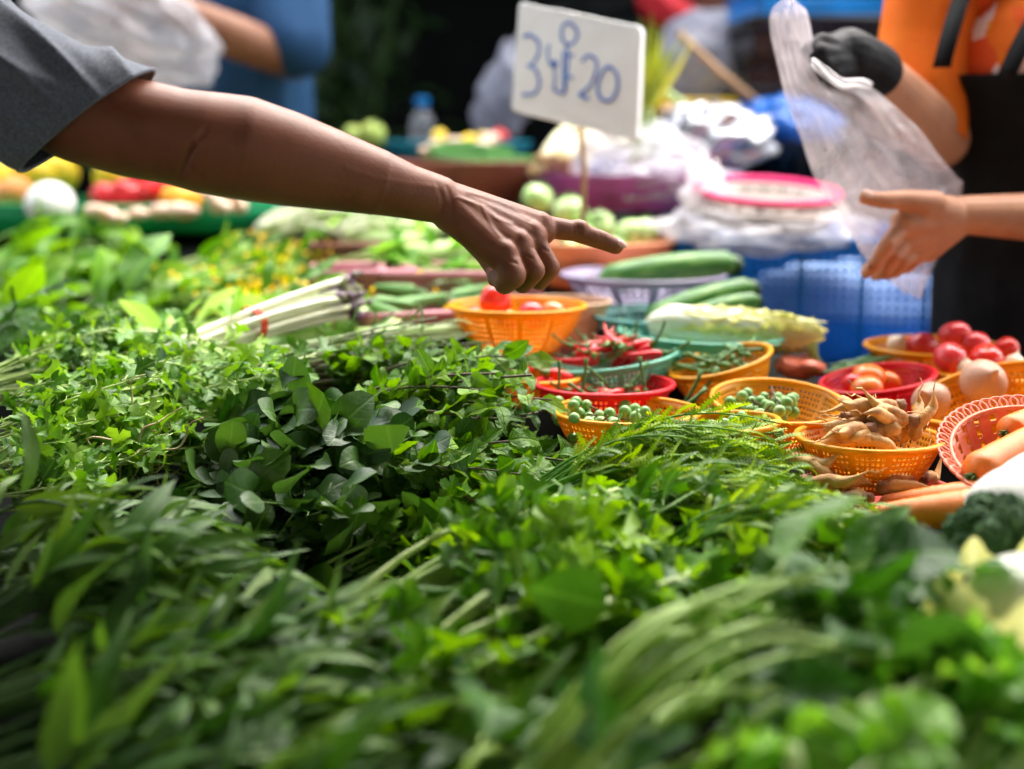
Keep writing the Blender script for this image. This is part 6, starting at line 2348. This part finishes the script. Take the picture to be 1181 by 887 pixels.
# palm: fan of flattened bars from the wrist to each knuckle
for k, rad in (('i', 19.5), ('m', 19.5), ('r', 18.5), ('p', 17)):
    q_ = px_(mcp[k])
    capsule(mb, wrist + (q_ - wrist) * 0.02, q_ - UP * 0.004, 25 * pxm, (rad + 1.5) * pxm, 16)
capsule(mb, px_((520, 246, 1.42)), px_((588, 296, 1.42)), 23 * pxm, 17 * pxm)
# tendons over the back of the hand
for k in 'imrp':
    q_ = px_(mcp[k])
    a_ = wrist + (q_ - wrist) * 0.25 + np.array([0, -0.012, 0.013])
    capsule(mb, a_, q_ + np.array([-0.002, -0.006, 0.009]), 0.0028, 0.0042, 8)
    capsule(mb, q_ + np.array([0.001, -0.004, 0.004]), q_ + np.array([0.002, -0.005, 0.003]), 0.0112, 0.0112, 12)
# pointing index finger
ix = [px_((622, 260, 1.462)), px_((664, 267, 1.475)), px_((694, 277, 1.482)), px_((710, 284, 1.486))]
chain(mb, ix, [14 * pxm, 12.4 * pxm, 11.6 * pxm, 10 * pxm])
capsule(mb, ix[1] + UP * 0.0015, ix[1] + UP * 0.0016 + np.array([0.004, 0, 0]), 13 * pxm, 12.8 * pxm)
# folded fingers
for k, pts, rd in (
    ('m', [(611, 270, 1.443), (633, 308, 1.437), (622, 323, 1.452), (600, 314, 1.462)], [14.5, 13.4, 12.4, 10]),
    ('r', [(597, 281, 1.424), (615, 312, 1.416), (603, 326, 1.430), (584, 316, 1.446)], [15, 14, 12.8, 10]),
    ('p', [(581, 293, 1.407), (591, 317, 1.398), (582, 327, 1.408), (571, 318, 1.424)], [16.5, 16, 13, 9]),
):
    chain(mb, [px_(p) for p in pts], [r * pxm for r in rd])
# thumb tucked under, its tip showing below
chain(mb, [px_((535, 262, 1.455)), px_((560, 293, 1.47)), px_((570, 312, 1.462)), px_((570, 323, 1.44))], [17 * pxm, 13 * pxm, 10.5 * pxm, 8 * pxm])
Va, Fa = remesh(mb, 0.0017, 5, 0.45)


def to_px(V):
    d = V - CAM
    k = d @ FWD
    return np.stack([590.5 + FPX * (d @ RIGHT) / k, 443.5 - FPX * (d @ UPV) / k], axis=1)


def relief(V, axis_y, lines):
    """Skin creases (negative) and veins (positive) pressed into the near side of a limb: (points, height, width)."""
    Q = to_px(V)
    out = np.zeros(len(V))
    for pts, hgt, wid in lines:
        c = spline([np.array(p, float) for p in pts], 5)
        best = np.full(len(V), 1e9)
        for a, b in zip(c[:-1], c[1:]):
            ab = b - a
            t = np.clip(((Q - a) @ ab) / (ab @ ab + 1e-9), 0, 1)
            best = np.minimum(best, np.linalg.norm(Q - (a + t[:, None] * ab), axis=1))
        out += hgt * np.exp(-(best / wid) ** 2)
    near = np.clip((axis_y - V[:, 1]) / 0.012 + 0.4, 0, 1)
    V = V.copy()
    V[:, 1] -= out * near
    V[:, 2] += 0.35 * out * near
    return V


ay_ = np.interp(to_px(Va)[:, 0], [0, 200, 350, 500, 580, 640, 720], [1.36, 1.36, 1.385, 1.42, 1.43, 1.455, 1.485])
Va = relief(Va, ay_, [
    ([(222, 168), (214, 184), (208, 203)], -0.0036, 4.2), ([(236, 150), (222, 168), (216, 176)], -0.0025, 4.0), ([(214, 184), (220, 194), (232, 203)], -0.0016, 3.0),
    ([(505, 214), (510, 232), (508, 250)], -0.0007, 2.6), ([(515, 216), (521, 234), (519, 254)], -0.0006, 2.6),
    ([(400, 194), (430, 204), (468, 212), (505, 216)], 0.0006, 3.2), ([(350, 209), (385, 212), (430, 222)], 0.0004, 3.4),
    ([(528, 228), (556, 238), (574, 252), (590, 258)], 0.0011, 2.4), ([(540, 222), (572, 230), (594, 242), (610, 252)], 0.0010, 2.4), ([(556, 238), (566, 258), (576, 272)], 0.0007, 2.4),
    ([(660, 257), (662, 266), (661, 276)], -0.0010, 1.3), ([(665, 258), (667, 267), (666, 277)], -0.0010, 1.3), ([(670, 260), (671, 268), (671, 278)], -0.0008, 1.2),
    ([(692, 268), (693, 277), (692, 285)], -0.0009, 1.2), ([(696, 269), (697, 278), (696, 286)], -0.0008, 1.2),
    ([(575, 303), (586, 301), (596, 304)], -0.0009, 1.4), ([(595, 296), (604, 294), (614, 298)], -0.0008, 1.3), ([(614, 286), (622, 284), (632, 290)], -0.0008, 1.3),
    ([(574, 326), (582, 323), (590, 327)], -0.0009, 1.4),
])
mb = MB()
mb.add(Va, Fa)
# rest of the body, merged separately under the shirt
mb2 = MB()
chain(mb2, [pel, pel * 0.5 + chest * 0.5, chest], [0.15, 0.145, 0.16], flat=((0, 1, 0), 1.1))
chain(mb2, [sh - np.array([0.02, -0.03, 0.02]), neck, sh2], [0.055, 0.085, 0.07])
capsule(mb2, chest, neck, 0.14, 0.09)
hc = neck + np.array([0.13, 0.0, 0.20])
capsule(mb2, neck, hc - UP * 0.05, 0.058, 0.055)
head(mb2, hc, np.array([0.9, 0.1, -0.15]))
l_el = sh2 + np.array([-0.20, 0.10, -0.24])
l_wr = l_el + np.array([0.03, -0.06, -0.25])
chain(mb2, [sh2, l_el, l_wr, l_wr + np.array([0.09, -0.02, -0.03])], [0.056, 0.045, 0.03, 0.03])
for q in range(4):
    f0 = l_wr + np.array([0.075, -0.05 + 0.021 * q, -0.03])
    chain(mb2, [f0, f0 + np.array([0.03, 0, -0.008]), f0 + np.array([0.045, 0, -0.03])], [0.0095, 0.0085, 0.007])
chain(mb2, [l_wr + np.array([0.02, -0.03, -0.01]), l_wr + np.array([0.07, -0.07, -0.02])], [0.014, 0.009])
for k in (-1, 1):
    hip = pel + np.array([0, 0.09 * k, -0.06])
    chain(mb2, [hip, hip + np.array([0.06, 0.02 * k, -0.38]), np.array([hip[0] - 0.02, hip[1] + 0.03 * k, 0.09]), ], [0.095, 0.065, 0.042])
    chain(mb2, [np.array([hip[0] - 0.03, hip[1] + 0.03 * k, 0.05]), np.array([hip[0] + 0.17, hip[1] + 0.04 * k, 0.035])], [0.045, 0.033])
Vb, Fb = remesh(mb2, 0.009, 4)
mb.add(Vb, Fb)
body = mb.build('body', SK_A, cust, org)
dI = unit(ix[3] - ix[2])
nI = unit(np.cross(np.cross(dI, np.array([0, -0.75, 0.65])), dI))
nail(cust, None, ix[3] + nI * 8.4 * pxm + dI * 3 * pxm, dI, nI, 7 * pxm, NAIL_A, org)
face_parts(cust, org, hc, np.array([0.9, 0.1, -0.15]))

# grey T-shirt: inflated torso and sleeve, cut at the hem
mb = MB()
for (a, b) in (((-160, -10, 1.37, 82), (-95, 22, 1.368, 78)), ((-95, 22, 1.368, 78), (-20, 74, 1.366, 71)), ((-20, 74, 1.366, 71), (70, 114, 1.36, 65.5)), ((70, 114, 1.36, 65.5), (200, 156, 1.36, 63))):
    capsule(mb, S(*a[:3]), S(*b[:3]), a[3] * a[2] / FPX, b[3] * b[2] / FPX, 56)
# loose cloth hanging below the sleeve
capsule(mb, S(-60, 80, 1.365), S(28, 146, 1.36), 0.06, 0.042, 40)
capsule(mb, S(28, 146, 1.36), S(110, 150, 1.36), 0.042, 0.047, 40)
chain(mb, [pel + UP * 0.02, pel * 0.5 + chest * 0.5, chest], [0.172, 0.165, 0.18], flat=((0, 1, 0), 1.12))
chain(mb, [sh - np.array([0.01, -0.01, 0]), neck - UP * 0.03, sh2], [0.082, 0.085, 0.085])
capsule(mb, chest, neck - UP * 0.05, 0.16, 0.10)
chain(mb, [sh2, sh2 + np.array([-0.13, 0.065, -0.16])], [0.075, 0.07])
Vs, Fs = remesh(mb, 0.0036, 10)
# wrinkles: ridges running from the hem up to the shoulder
hemA, hemB = S(168, 86, 1.36), S(35, 189, 1.36)
axd = unit(S(222, 158, 1.36) - S(0, 62, 1.36))
hv = unit(hemB - hemA)
hn = unit(np.cross(hv, np.array([0, 1.0, 0])))
if np.dot(hn, axd) < 0:
    hn = -hn
rel = Vs - hemA
dist = rel @ hn
cross_ = rel @ hv
ctr = Vs.mean(axis=0)
amp = 0.0065 * (0.25 + 0.65 * np.clip(-dist / 0.04, 0, 1)) * np.exp(-np.maximum(0, -dist) / 0.3)
fan = cross_ * (62 + 120 * np.clip(dist + 0.25, 0, 0.3)) + dist * 26 + 1.1 * np.sin(dist * 19 + Vs[:, 1] * 17)
wob = 1.6 * (1 - np.abs(np.sin(fan))) ** 2 - 0.5 + 0.8 * (1 - np.abs(np.sin(fan * 0.53 + dist * 18 + 1))) ** 3 + 0.35 * np.sin(cross_ * 150 + dist * 60)
outn = Vs - (S(70, 118, 1.36) + np.outer((Vs - S(70, 118, 1.36)) @ axd, axd))
outn /= np.linalg.norm(outn, axis=1)[:, None] + 1e-9
Vs = Vs + outn * (amp * wob)[:, None]
m_keep = ~((np.linalg.norm(Vs - (neck + np.array([0.03, 0, 0.07])), axis=1) < 0.085))
m_keep &= (np.sum((Vs - pel) * unit(chest - pel), axis=1) > -0.12)
m_keep &= ~((Vs[:, 1] > sh2[1] + 0.02) & (Vs[:, 2] < sh2[2] - 0.17))
Vs, Fs = keep_faces(Vs, Fs, m_keep)
Vs, Fs = cut_plane(Vs, Fs, hemA, hn)
mb = MB()
mb.add(Vs, Fs)
BISECT = (hemA, hn)
HEATHER = solid('grey_heather', [(0.075, 0.086, 0.115), (0.13, 0.146, 0.185), (0.20, 0.22, 0.265)], 0.85, 420, 0.5, 500, 0.15, sheen=0.2)
tee = mb.build('t_shirt', HEATHER, cust, org, solidify=0.0022)
# rolled hem round the sleeve opening
on_ = np.abs((Vs - hemA) @ hn) < 4e-4
ring_ = Vs[on_]
ring_ = ring_[np.linalg.norm(ring_ - S(100, 138, 1.36), axis=1) < 0.16]
if len(ring_) > 12:
    ctr_ = ring_.mean(axis=0)
    yv_ = np.cross(hn, hv)
    an_ = np.arctan2((ring_ - ctr_) @ yv_, (ring_ - ctr_) @ hv)
    ring_ = ring_[np.argsort(an_)]
    ring_ = (ring_ + np.roll(ring_, 1, 0) + np.roll(ring_, -1, 0)) / 3
    ring_ = np.vstack([ring_, ring_[:1]])
    mh = MB()
    mh.tube(ring_, 0.0021, 7, caps=False)
    mh.build('hem', HEATHER, tee, None).location = -Vector(org)
# trousers
mb = MB()
for k in (-1, 1):
    hip = pel + np.array([0, 0.09 * k, -0.06])
    chain(mb, [pel - UP * 0.02, hip, hip + np.array([0.06, 0.02 * k, -0.38]), np.array([hip[0] - 0.02, hip[1] + 0.03 * k, 0.14])], [0.165, 0.12, 0.09, 0.075])
Vt, Ft = remesh(mb, 0.01, 4)
mb = MB()
mb.add(Vt, Ft)
DARKCL = solid('dark_trousers', [(0.012, 0.014, 0.02), (0.02, 0.024, 0.035)], 0.85, 20, 0.3, 200, 0.2)
mb.build('trousers', DARKCL, cust, org)

# --- the vendor with a black apron
Yv = 2.08
vsr = S(1082, -26, 2.10)
vsl = S(1345, -26, 2.04)
vn = (vsr + vsl) / 2 + np.array([0, 0.03, 0.05])
face_v = unit(np.array([-0.55, -0.8, 0.0]))
vch = (vsr + vsl) / 2 + np.array([0.02, 0.03, -0.13])
vpe = np.array([vch[0] + 0.05, vch[1] + 0.06, 0.86])
vend = thing('person', 'vendor in orange patterned shirt and black apron, one hand gloved, opening a plastic bag', 'person', (vpe[0], vpe[1], 0.0))
vorg = (vpe[0], vpe[1], 0.0)
pv = 1.9 / FPX
v_el = S(1082, 158, 2.06)
v_wr = S(1004, 76, 1.93)
l_el2 = S(1310, 262, 1.93)
l_wr2 = S(1112, 248, 1.88)
mb = MB()
chain(mb, [vsr, S(1084, 70, 2.09), v_el, S(1050, 128, 2.0), v_wr], [0.052, 0.050, 0.046, 0.043, 0.030], sides=18)
# gloved hand holding the bag
gl = [S(985, 66, 1.91), S(955, 58, 1.89)]
chain(mb, [vsl, l_el2, S(1210, 251, 1.90), l_wr2], [0.052, 0.042, 0.034, 0.0255], sides=18)
# bare hand: palm, thumb pointing left, fingers curling down round the bag
pal = S(1062, 258, 1.86)
kn = dict(i=(1043, 258, 1.845), m=(1047, 275, 1.86), r=(1056, 286, 1.875), p=(1070, 290, 1.888))
for k, rd in (('i', 19), ('m', 19), ('r', 18), ('p', 15)):
    capsule(mb, l_wr2, S(*kn[k]), 20 * pv, rd * pv * 0.86)
capsule(mb, S(1095, 245, 1.87), S(1068, 240, 1.85), 19 * pv, 17 * pv)
chain(mb, [S(1078, 236, 1.85), S(1046, 231, 1.835), S(1018, 231, 1.825), S(998, 228.5, 1.82)], [15.5 * pv, 11.5 * pv, 9.5 * pv, 7.8 * pv])
for k, pts, rd in (
    ('i', [(1043, 258, 1.845), (1024, 281, 1.825), (1010, 304, 1.835), (999, 314, 1.85)], [11.5, 9.6, 8.4, 7]),
    ('m', [(1047, 275, 1.86), (1032, 294, 1.84), (1022, 311, 1.855), (1010, 317, 1.87)], [11.5, 9.4, 8.2, 7]),
    ('r', [(1056, 286, 1.875), (1043, 300, 1.86), (1034, 313, 1.872), (1022, 316, 1.885)], [11, 9.0, 7.8, 6.8]),
    ('p', [(1070, 290, 1.888), (1055, 300, 1.88), (1046, 309, 1.888), (1036, 312, 1.90)], [9.5, 7.8, 7, 6]),
):
    chain(mb, [S(*p) for p in pts], [r * pv for r in rd])
Va, Fa = remesh(mb, 0.0022, 5, 0.45)
mb = MB()
mb.add(Va, Fa)
mb2 = MB()
side = unit(vsl - vsr)
chain(mb2, [vpe, vpe * 0.5 + vch * 0.5, vch], [0.125, 0.108, 0.125], flat=(side, 1.2))
chain(mb2, [vsr, vn - UP * 0.03, vsl], [0.05, 0.07, 0.05])
capsule(mb2, vch, vn, 0.11, 0.07)
vhc = vn + np.array([-0.02, -0.03, 0.20])
capsule(mb2, vn, vhc - UP * 0.05, 0.05, 0.048)
head(mb2, vhc, face_v + np.array([0, 0, -0.3]))
for k in (-1, 1):
    hip = vpe + side * 0.085 * k - UP * 0.05
    chain(mb2, [hip, hip + np.array([0, 0, -0.38]), np.array([hip[0], hip[1], 0.08])], [0.088, 0.06, 0.04])
    chain(mb2, [np.array([hip[0], hip[1], 0.045]), np.array([hip[0], hip[1], 0.03]) + face_v * 0.16], [0.04, 0.03])
Vb, Fb = remesh(mb2, 0.009, 4)
mb.add(Vb, Fb)
mb.build('body', SK_B, vend, vorg)
face_parts(vend, vorg, vhc, face_v + np.array([0, 0, -0.3]))
dT = unit(S(998, 228.5, 1.82) - S(1018, 231, 1.825))
nT = unit(np.array([0.0, -0.85, 0.5]))
nail(vend, None, S(999, 227, 1.82) + nT * 7.0 * pv, dT, nT, 6.6 * pv, NAIL_B, vorg)
# glove
mb = MB()
chain(mb, [S(1010, 82, 1.935), S(1000, 75, 1.925), S(978, 66, 1.905)], [0.036, 0.036, 0.038], sides=18)
for a, b, c_, d_ in (((975, 60, 1.90), (948, 50, 1.86), (934, 60, 1.85), (940, 72, 1.87)), ((975, 66, 1.885), (946, 62, 1.845), (934, 72, 1.845), (944, 82, 1.87)),
                     ((977, 72, 1.88), (950, 74, 1.845), (942, 84, 1.85), (952, 90, 1.875)), ((980, 77, 1.885), (960, 84, 1.855), (954, 92, 1.865), (962, 95, 1.885))):
    chain(mb, [S(*a), S(*b), S(*c_), S(*d_)], [0.0155, 0.0135, 0.0118, 0.0105])
capsule(mb, S(975, 62, 1.90), S(952, 62, 1.875), 0.03, 0.022)
chain(mb, [S(985, 54, 1.93), S(960, 50, 1.915), S(942, 58, 1.90)], [0.018, 0.014, 0.011])
Vg, Fg = remesh(mb, 0.0022, 4, 0.45)
Vg = Vg + (np.sin(Vg @ np.array([160, 40, 90])) * np.sin(Vg @ np.array([-50, 120, 130])) * 0.0004)[:, None] * np.array([0, -1, 0.4])
mb = MB()
mb.add(Vg, Fg)
GLOVE = solid('black_nitrile', [(0.010, 0.010, 0.012), (0.022, 0.022, 0.026)], 0.6, 30, 0.2, 120, 0.12)
mb.build('glove', GLOVE, vend, vorg)
# shirt with sleeves
mb = MB()
chain(mb, [vpe + UP * 0.0, vpe * 0.5 + vch * 0.5, vch], [0.138, 0.124, 0.142], flat=(side, 1.2))
chain(mb, [vsr + UP * 0.0, vn - UP * 0.045, vsl], [0.066, 0.07, 0.066])
capsule(mb, vch, vn - UP * 0.06, 0.13, 0.085)
chain(mb, [vsl, vsl * 0.45 + l_el2 * 0.55], [0.07, 0.066], sides=20)
Vs, Fs = remesh(mb, 0.006, 6)
rel = Vs - S(1050, 108, 2.06)
hemd = unit(np.array([-0.35, -0.1, -0.93]))
mk_ = ~((rel @ unit(S(1052, 110, 2.06) - vsr) > 0.0) & (Vs[:, 0] < S(1088, 0, 2.1)[0] + 0.02) & (Vs[:, 2] > 0.98))
mk_ &= np.linalg.norm(Vs - (vn + UP * 0.06), axis=1) > 0.078
Vs = Vs + (np.sin(Vs @ np.array([60, 30, -22])) * 0.0026)[:, None] * face_v
Vs, Fs = keep_faces(Vs, Fs, mk_)
m3 = MB()
chain(m3, [vsr + UP * 0.004, S(1068, 50, 2.085), S(1062, 100, 2.07), S(1060, 160, 2.06)], [0.07, 0.066, 0.066, 0.066], sides=30)
V3, F3 = remesh(m3, 0.005, 4)
V3 = V3 + (np.sin(V3 @ np.array([90, 20, -25])) * 0.0035)[:, None] * np.array([0.3, -0.9, 0.1])
hd_ = unit(S(1086, 140, 2.05) - S(1020, 84, 2.05))
hn_ = unit(np.cross(np.array([0.15, 1.0, 0.0]), hd_))
if hn_[2] > 0:
    hn_ = -hn_
V3, F3 = cut_plane(V3, F3, S(1020, 84, 2.05), hn_)
mb = MB()
mb.add(Vs, Fs)
SHIRT = patterned('orange_print', [(0.85, 0.19, 0.01), (0.86, 0.11, 0.015), (0.88, 0.33, 0.02), (0.80, 0.10, 0.02), (0.88, 0.48, 0.36), (0.85, 0.16, 0.012), (0.88, 0.36, 0.1), (0.88, 0.66, 0.64)], 30)
shirt_o = mb.build('shirt', SHIRT, vend, vorg, solidify=0.002)
mb = MB()
mb.add(V3, F3)
mb.build('sleeve', solid('orange_cloth', [(0.82, 0.13, 0.006), (0.88, 0.2, 0.012)], 0.7, 6, 0.3, 120, 0.2), shirt_o, vorg, solidify=0.002)
# apron: front shell of an inflated torso
mb = MB()
chain(mb, [vpe - UP * 0.28, vpe, vpe * 0.5 + vch * 0.5, vch + UP * 0.02], [0.15, 0.152, 0.142, 0.158], flat=(side, 1.22))
Vp, Fp = remesh(mb, 0.007, 8)
rel = Vp - vch
sd_ = rel @ side
zt = S(1120, 80, 1.96)[2]
mk_ = (rel @ face_v > -0.01) & (Vp[:, 2] < zt) & (sd_ < 0.165 + (zt - Vp[:, 2]) * 0.1) & (sd_ > -0.2 - (zt - Vp[:, 2]) * 0.1)
Vp = Vp + (np.sin(sd_ * 55 + Vp[:, 2] * 9) * 0.003)[:, None] * face_v
Vp, Fp = keep_faces(Vp, Fp, mk_)
mb = MB()
mb.add(Vp, Fp)
APR = solid('black_apron_cloth', [(0.004, 0.004, 0.005), (0.009, 0.009, 0.0105)], 0.8, 30, 0.3, 300, 0.2)
apron = mb.build('apron', APR, vend, vorg, solidify=0.003)
top_l = vch + face_v * 0.155 - side * 0.12
top_r = vch + face_v * 0.155 + side * 0.08


def strap(a, b, mid):
    pts = bez(a, mid, b, 12)
    mb = MB()
    V, F = [], []
    sd2 = unit(np.cross(pts[-1] - pts[0], face_v))
    for p in pts:
        V += [p - sd2 * 0.012, p + sd2 * 0.012]
    F = [(2 * i, 2 * i + 1, 2 * i + 3, 2 * i + 2) for i in range(11)]
    mb.add(V, F)
    mb.build('apron_strap', APR, apron, None, solidify=0.003)


strap(S(1086, 78, 1.955) - np.array(vorg), vn + face_v * 0.05 - side * 0.07 - np.array(vorg), S(1098, 20, 1.94) - np.array(vorg))
strap(S(1160, 90, 1.945) - np.array(vorg), vn + face_v * 0.05 + side * 0.06 - np.array(vorg), S(1185, 30, 1.94) - np.array(vorg))
mb = MB()
for k in (-1, 1):
    hip = vpe + side * 0.085 * k - UP * 0.05
    chain(mb, [vpe, hip, hip + np.array([0, 0, -0.38]), np.array([hip[0], hip[1], 0.12])], [0.125, 0.1, 0.08, 0.065])
Vt, Ft = remesh(mb, 0.01, 4)
mb = MB()
mb.add(Vt, Ft)
mb.build('trousers', DARKCL, vend, vorg)

# --- milky plastic carrier bag between her hands
Lp = [(905, -2, 1.84), (888, 18, 1.84), (893, 60, 1.83), (905, 108, 1.83), (921, 155, 1.83), (938, 200, 1.85), (962, 240, 1.88), (985, 275, 1.90), (1003, 305, 1.91), (1045, 338, 1.92)]
Rp = [(912, -4, 1.84), (930, 12, 1.85), (940, 52, 1.85), (962, 92, 1.87), (1008, 102, 1.88), (1048, 138, 1.89), (1080, 174, 1.91), (1102, 204, 1.93), (1108, 226, 1.94), (1062, 345, 1.94)]
mbag = MB()
ls, rs = spline([S(*p) for p in Lp], 7), spline([S(*p) for p in Rp], 7)
n = len(ls)
nu = 56
folds = {k: [(rng.uniform(1.5, 9), rng.normal(0, 5), rng.uniform(0, 6), rng.uniform(0.003, 0.011)) for _ in range(7)] for k in (-1, 1)}
for side_ in (-1, 1):
    V = []
    for i in range(n):
        t = i / (n - 1)
        for j in range(nu + 1):
            u_ = j / nu
            p = ls[i] * (1 - u_) + rs[i] * u_
            open_ = 0.024 * math.sin(PI * u_) * (0.3 + 0.7 * math.sin(PI * min(1, t * 1.05)))
            fold = 0.0
            for q_ in range(7):
                fr_, dr_, ph_, am_ = folds[side_][q_]
                fold += am_ * (1 - abs(math.sin(u_ * fr_ + dr_ * t + ph_ + 0.6 * math.sin(t * 7 + ph_)))) ** 2.2
            fold = (fold - 0.008) * math.sin(PI * u_) ** 0.4
            crum = 0.0030 * math.sin(t * 37 + u_ * 21 + side_) * math.sin(u_ * 29 - t * 23)
            p = p + np.array([0, side_ * open_ + fold + crum, 0.002 * math.sin(t * 30 + u_ * 9)])
            V.append(p)
    F = [(i * (nu + 1) + j, i * (nu + 1) + j + 1, (i + 1) * (nu + 1) + j + 1, (i + 1) * (nu + 1) + j) for i in range(n - 1) for j in range(nu)]
    mbag.add(V, F)
o = mbag.build('carrier_bag', FILM['bag'], None, S(960, 150, 1.85))
tag(o, 'milky plastic carrier bag held open between the gloved and the bare hand', 'plastic bag')

mbh = MB()
hp = spline([S(936, 70, 1.80), S(952, 84, 1.79), S(972, 96, 1.79), S(990, 95, 1.81), S(1006, 99, 1.85)], 6)
V, F = [], []
for i, p in enumerate(hp):
    t = i / (len(hp) - 1)
    w_ = 0.016 * (0.55 + 0.6 * math.sin(PI * t)) 
    dn = unit(np.array([0.25 * math.sin(9 * t), -0.5 + 0.6 * math.sin(7 * t), 0.9]))
    for j in range(7):
        u_ = j / 6 - 0.5
        V.append(p + dn * u_ * w_ + np.array([0, 0.004 * math.sin(u_ * 9 + t * 8), 0]))
F = [(i * 7 + j, i * 7 + j + 1, (i + 1) * 7 + j + 1, (i + 1) * 7 + j) for i in range(len(hp) - 1) for j in range(6)]
mbh.add(V, F)
mbh.build('bag_handle', film('bag_handle_film', (0.93, 0.9, 0.93), 0.2, 0.1, 0.6, 14), o).location = (-o.location.x, -o.location.y, -o.location.z)
dI2 = unit(S(999, 314, 1.85) - S(1010, 304, 1.835))
nail(vend, None, S(1000, 311, 1.84) - UP * 0.0 + np.array([-0.004, -0.0055, 0.003]), dI2, unit(np.array([-0.5, -0.8, 0.3])), 5.5 * pv, NAIL_B, vorg)

# --- man in a blue shirt at the back
Yb = 3.3
bsr = S(208, -60, 3.35)
bsl = S(322, -58, 3.2)
bn = (bsr + bsl) / 2 + UP * 0.06
bch = (bsr + bsl) / 2 - UP * 0.12 + np.array([-0.01, 0.03, 0])
bpe = bch - UP * 0.30 + np.array([0.0, 0.02, 0])
bman = thing('person', 'man in a blue T-shirt behind the stall holding a clear plastic bag', 'person', (bpe[0], bpe[1], 0))
borg = (bpe[0], bpe[1], 0)
bside = unit(bsl - bsr)
bface = unit(np.array([-0.5, -0.85, 0]))
mb = MB()
chain(mb, [bpe, bch], [0.14, 0.15], flat=(bside, 1.15))
chain(mb, [bsr, bn - UP * 0.03, bsl], [0.06, 0.08, 0.06])
capsule(mb, bch, bn, 0.13, 0.08)
bhc = bn + np.array([-0.03, -0.04, 0.19])
capsule(mb, bn, bhc - UP * 0.05, 0.055, 0.052)
head(mb, bhc, bface + np.array([0, 0, -0.35]))
b_el = S(340, 70, 3.12)
b_wr = S(196, 8, 2.98)
chain(mb, [bsl, S(342, 10, 3.16), b_el, S(275, 45, 3.04), b_wr, S(165, -12, 2.95)], [0.058, 0.05, 0.042, 0.047, 0.033, 0.035])
for q in range(4):
    f0 = S(165 - 2 * q, -16 + 9 * q, 2.95)
    chain(mb, [f0, f0 + np.array([-0.035, -0.01, -0.004]), f0 + np.array([-0.045, 0.0, -0.03])], [0.010, 0.009, 0.008])
chain(mb, [S(178, -14, 2.93), S(150, -6, 2.92)], [0.014, 0.009])
b_el2 = S(150, 60, 3.25)
chain(mb, [bsr, b_el2, S(110, 0, 3.05), S(95, -16, 3.0)], [0.055, 0.044, 0.034, 0.034])
for q in range(4):
    f0 = S(95 - 4 * q, -20 + 8 * q, 2.99)
    chain(mb, [f0, f0 + np.array([-0.03, -0.01, -0.006]), f0 + np.array([-0.035, 0.0, -0.03])], [0.010, 0.009, 0.008])
for k in (-1, 1):
    hip = bpe + bside * 0.09 * k - UP * 0.08
    chain(mb, [hip, hip - UP * 0.38, np.array([hip[0], hip[1], 0.08])], [0.09, 0.062, 0.042])
    chain(mb, [np.array([hip[0], hip[1], 0.045]), np.array([hip[0], hip[1], 0.03]) + bface * 0.17], [0.043, 0.032])
Vb, Fb = remesh(mb, 0.006, 4)
mb = MB()
mb.add(Vb, Fb)
mb.build('body', SK_C, bman, borg)
face_parts(bman, borg, bhc, bface + np.array([0, 0, -0.35]))
mb = MB()
chain(mb, [bpe - UP * 0.12, bpe, bch], [0.172, 0.165, 0.172], flat=(bside, 1.15))
chain(mb, [bsr, bn - UP * 0.05, bsl], [0.08, 0.08, 0.08])
capsule(mb, bch, bn - UP * 0.07, 0.15, 0.09)
chain(mb, [bsl, S(338, 12, 3.15), S(340, 48, 3.12)], [0.085, 0.082, 0.078])
chain(mb, [bsr, bsr * 0.4 + b_el2 * 0.6], [0.08, 0.07])
Vs, Fs = remesh(mb, 0.008, 6)
Vs = Vs + (np.sin(Vs @ np.array([40, 22, 18])) * 0.005)[:, None] * bface
mk_ = np.linalg.norm(Vs - (bn + UP * 0.06), axis=1) > 0.08
Vs, Fs = keep_faces(Vs, Fs, mk_)
mb = MB()
mb.add(Vs, Fs)
mb.build('t_shirt', solid('shaded_blue_cotton', [(0.010, 0.042, 0.11), (0.020, 0.072, 0.165)], 0.8, 5, 0.3, 200, 0.2), bman, borg, solidify=0.003)  # blue lowered so the colour carries the shade he stands in
mb = MB()
for k in (-1, 1):
    hip = bpe + bside * 0.09 * k - UP * 0.08
    chain(mb, [bpe - UP * 0.06, hip, hip - UP * 0.38, np.array([hip[0], hip[1], 0.12])], [0.15, 0.11, 0.08, 0.07])
Vt, Ft = remesh(mb, 0.012, 4)
mb = MB()
mb.add(Vt, Ft)
mb.build('trousers', DARKCL, bman, borg)
crumple('clear_bag', 'clear plastic bag hanging from the hands of the man in blue', 'plastic bag', S(140, 32, 2.9), (0.165, 0.06, 0.09), FILM['milky'], 0.22, 21, (0.1, 0.3, 0.2), seg=72, rings=44)
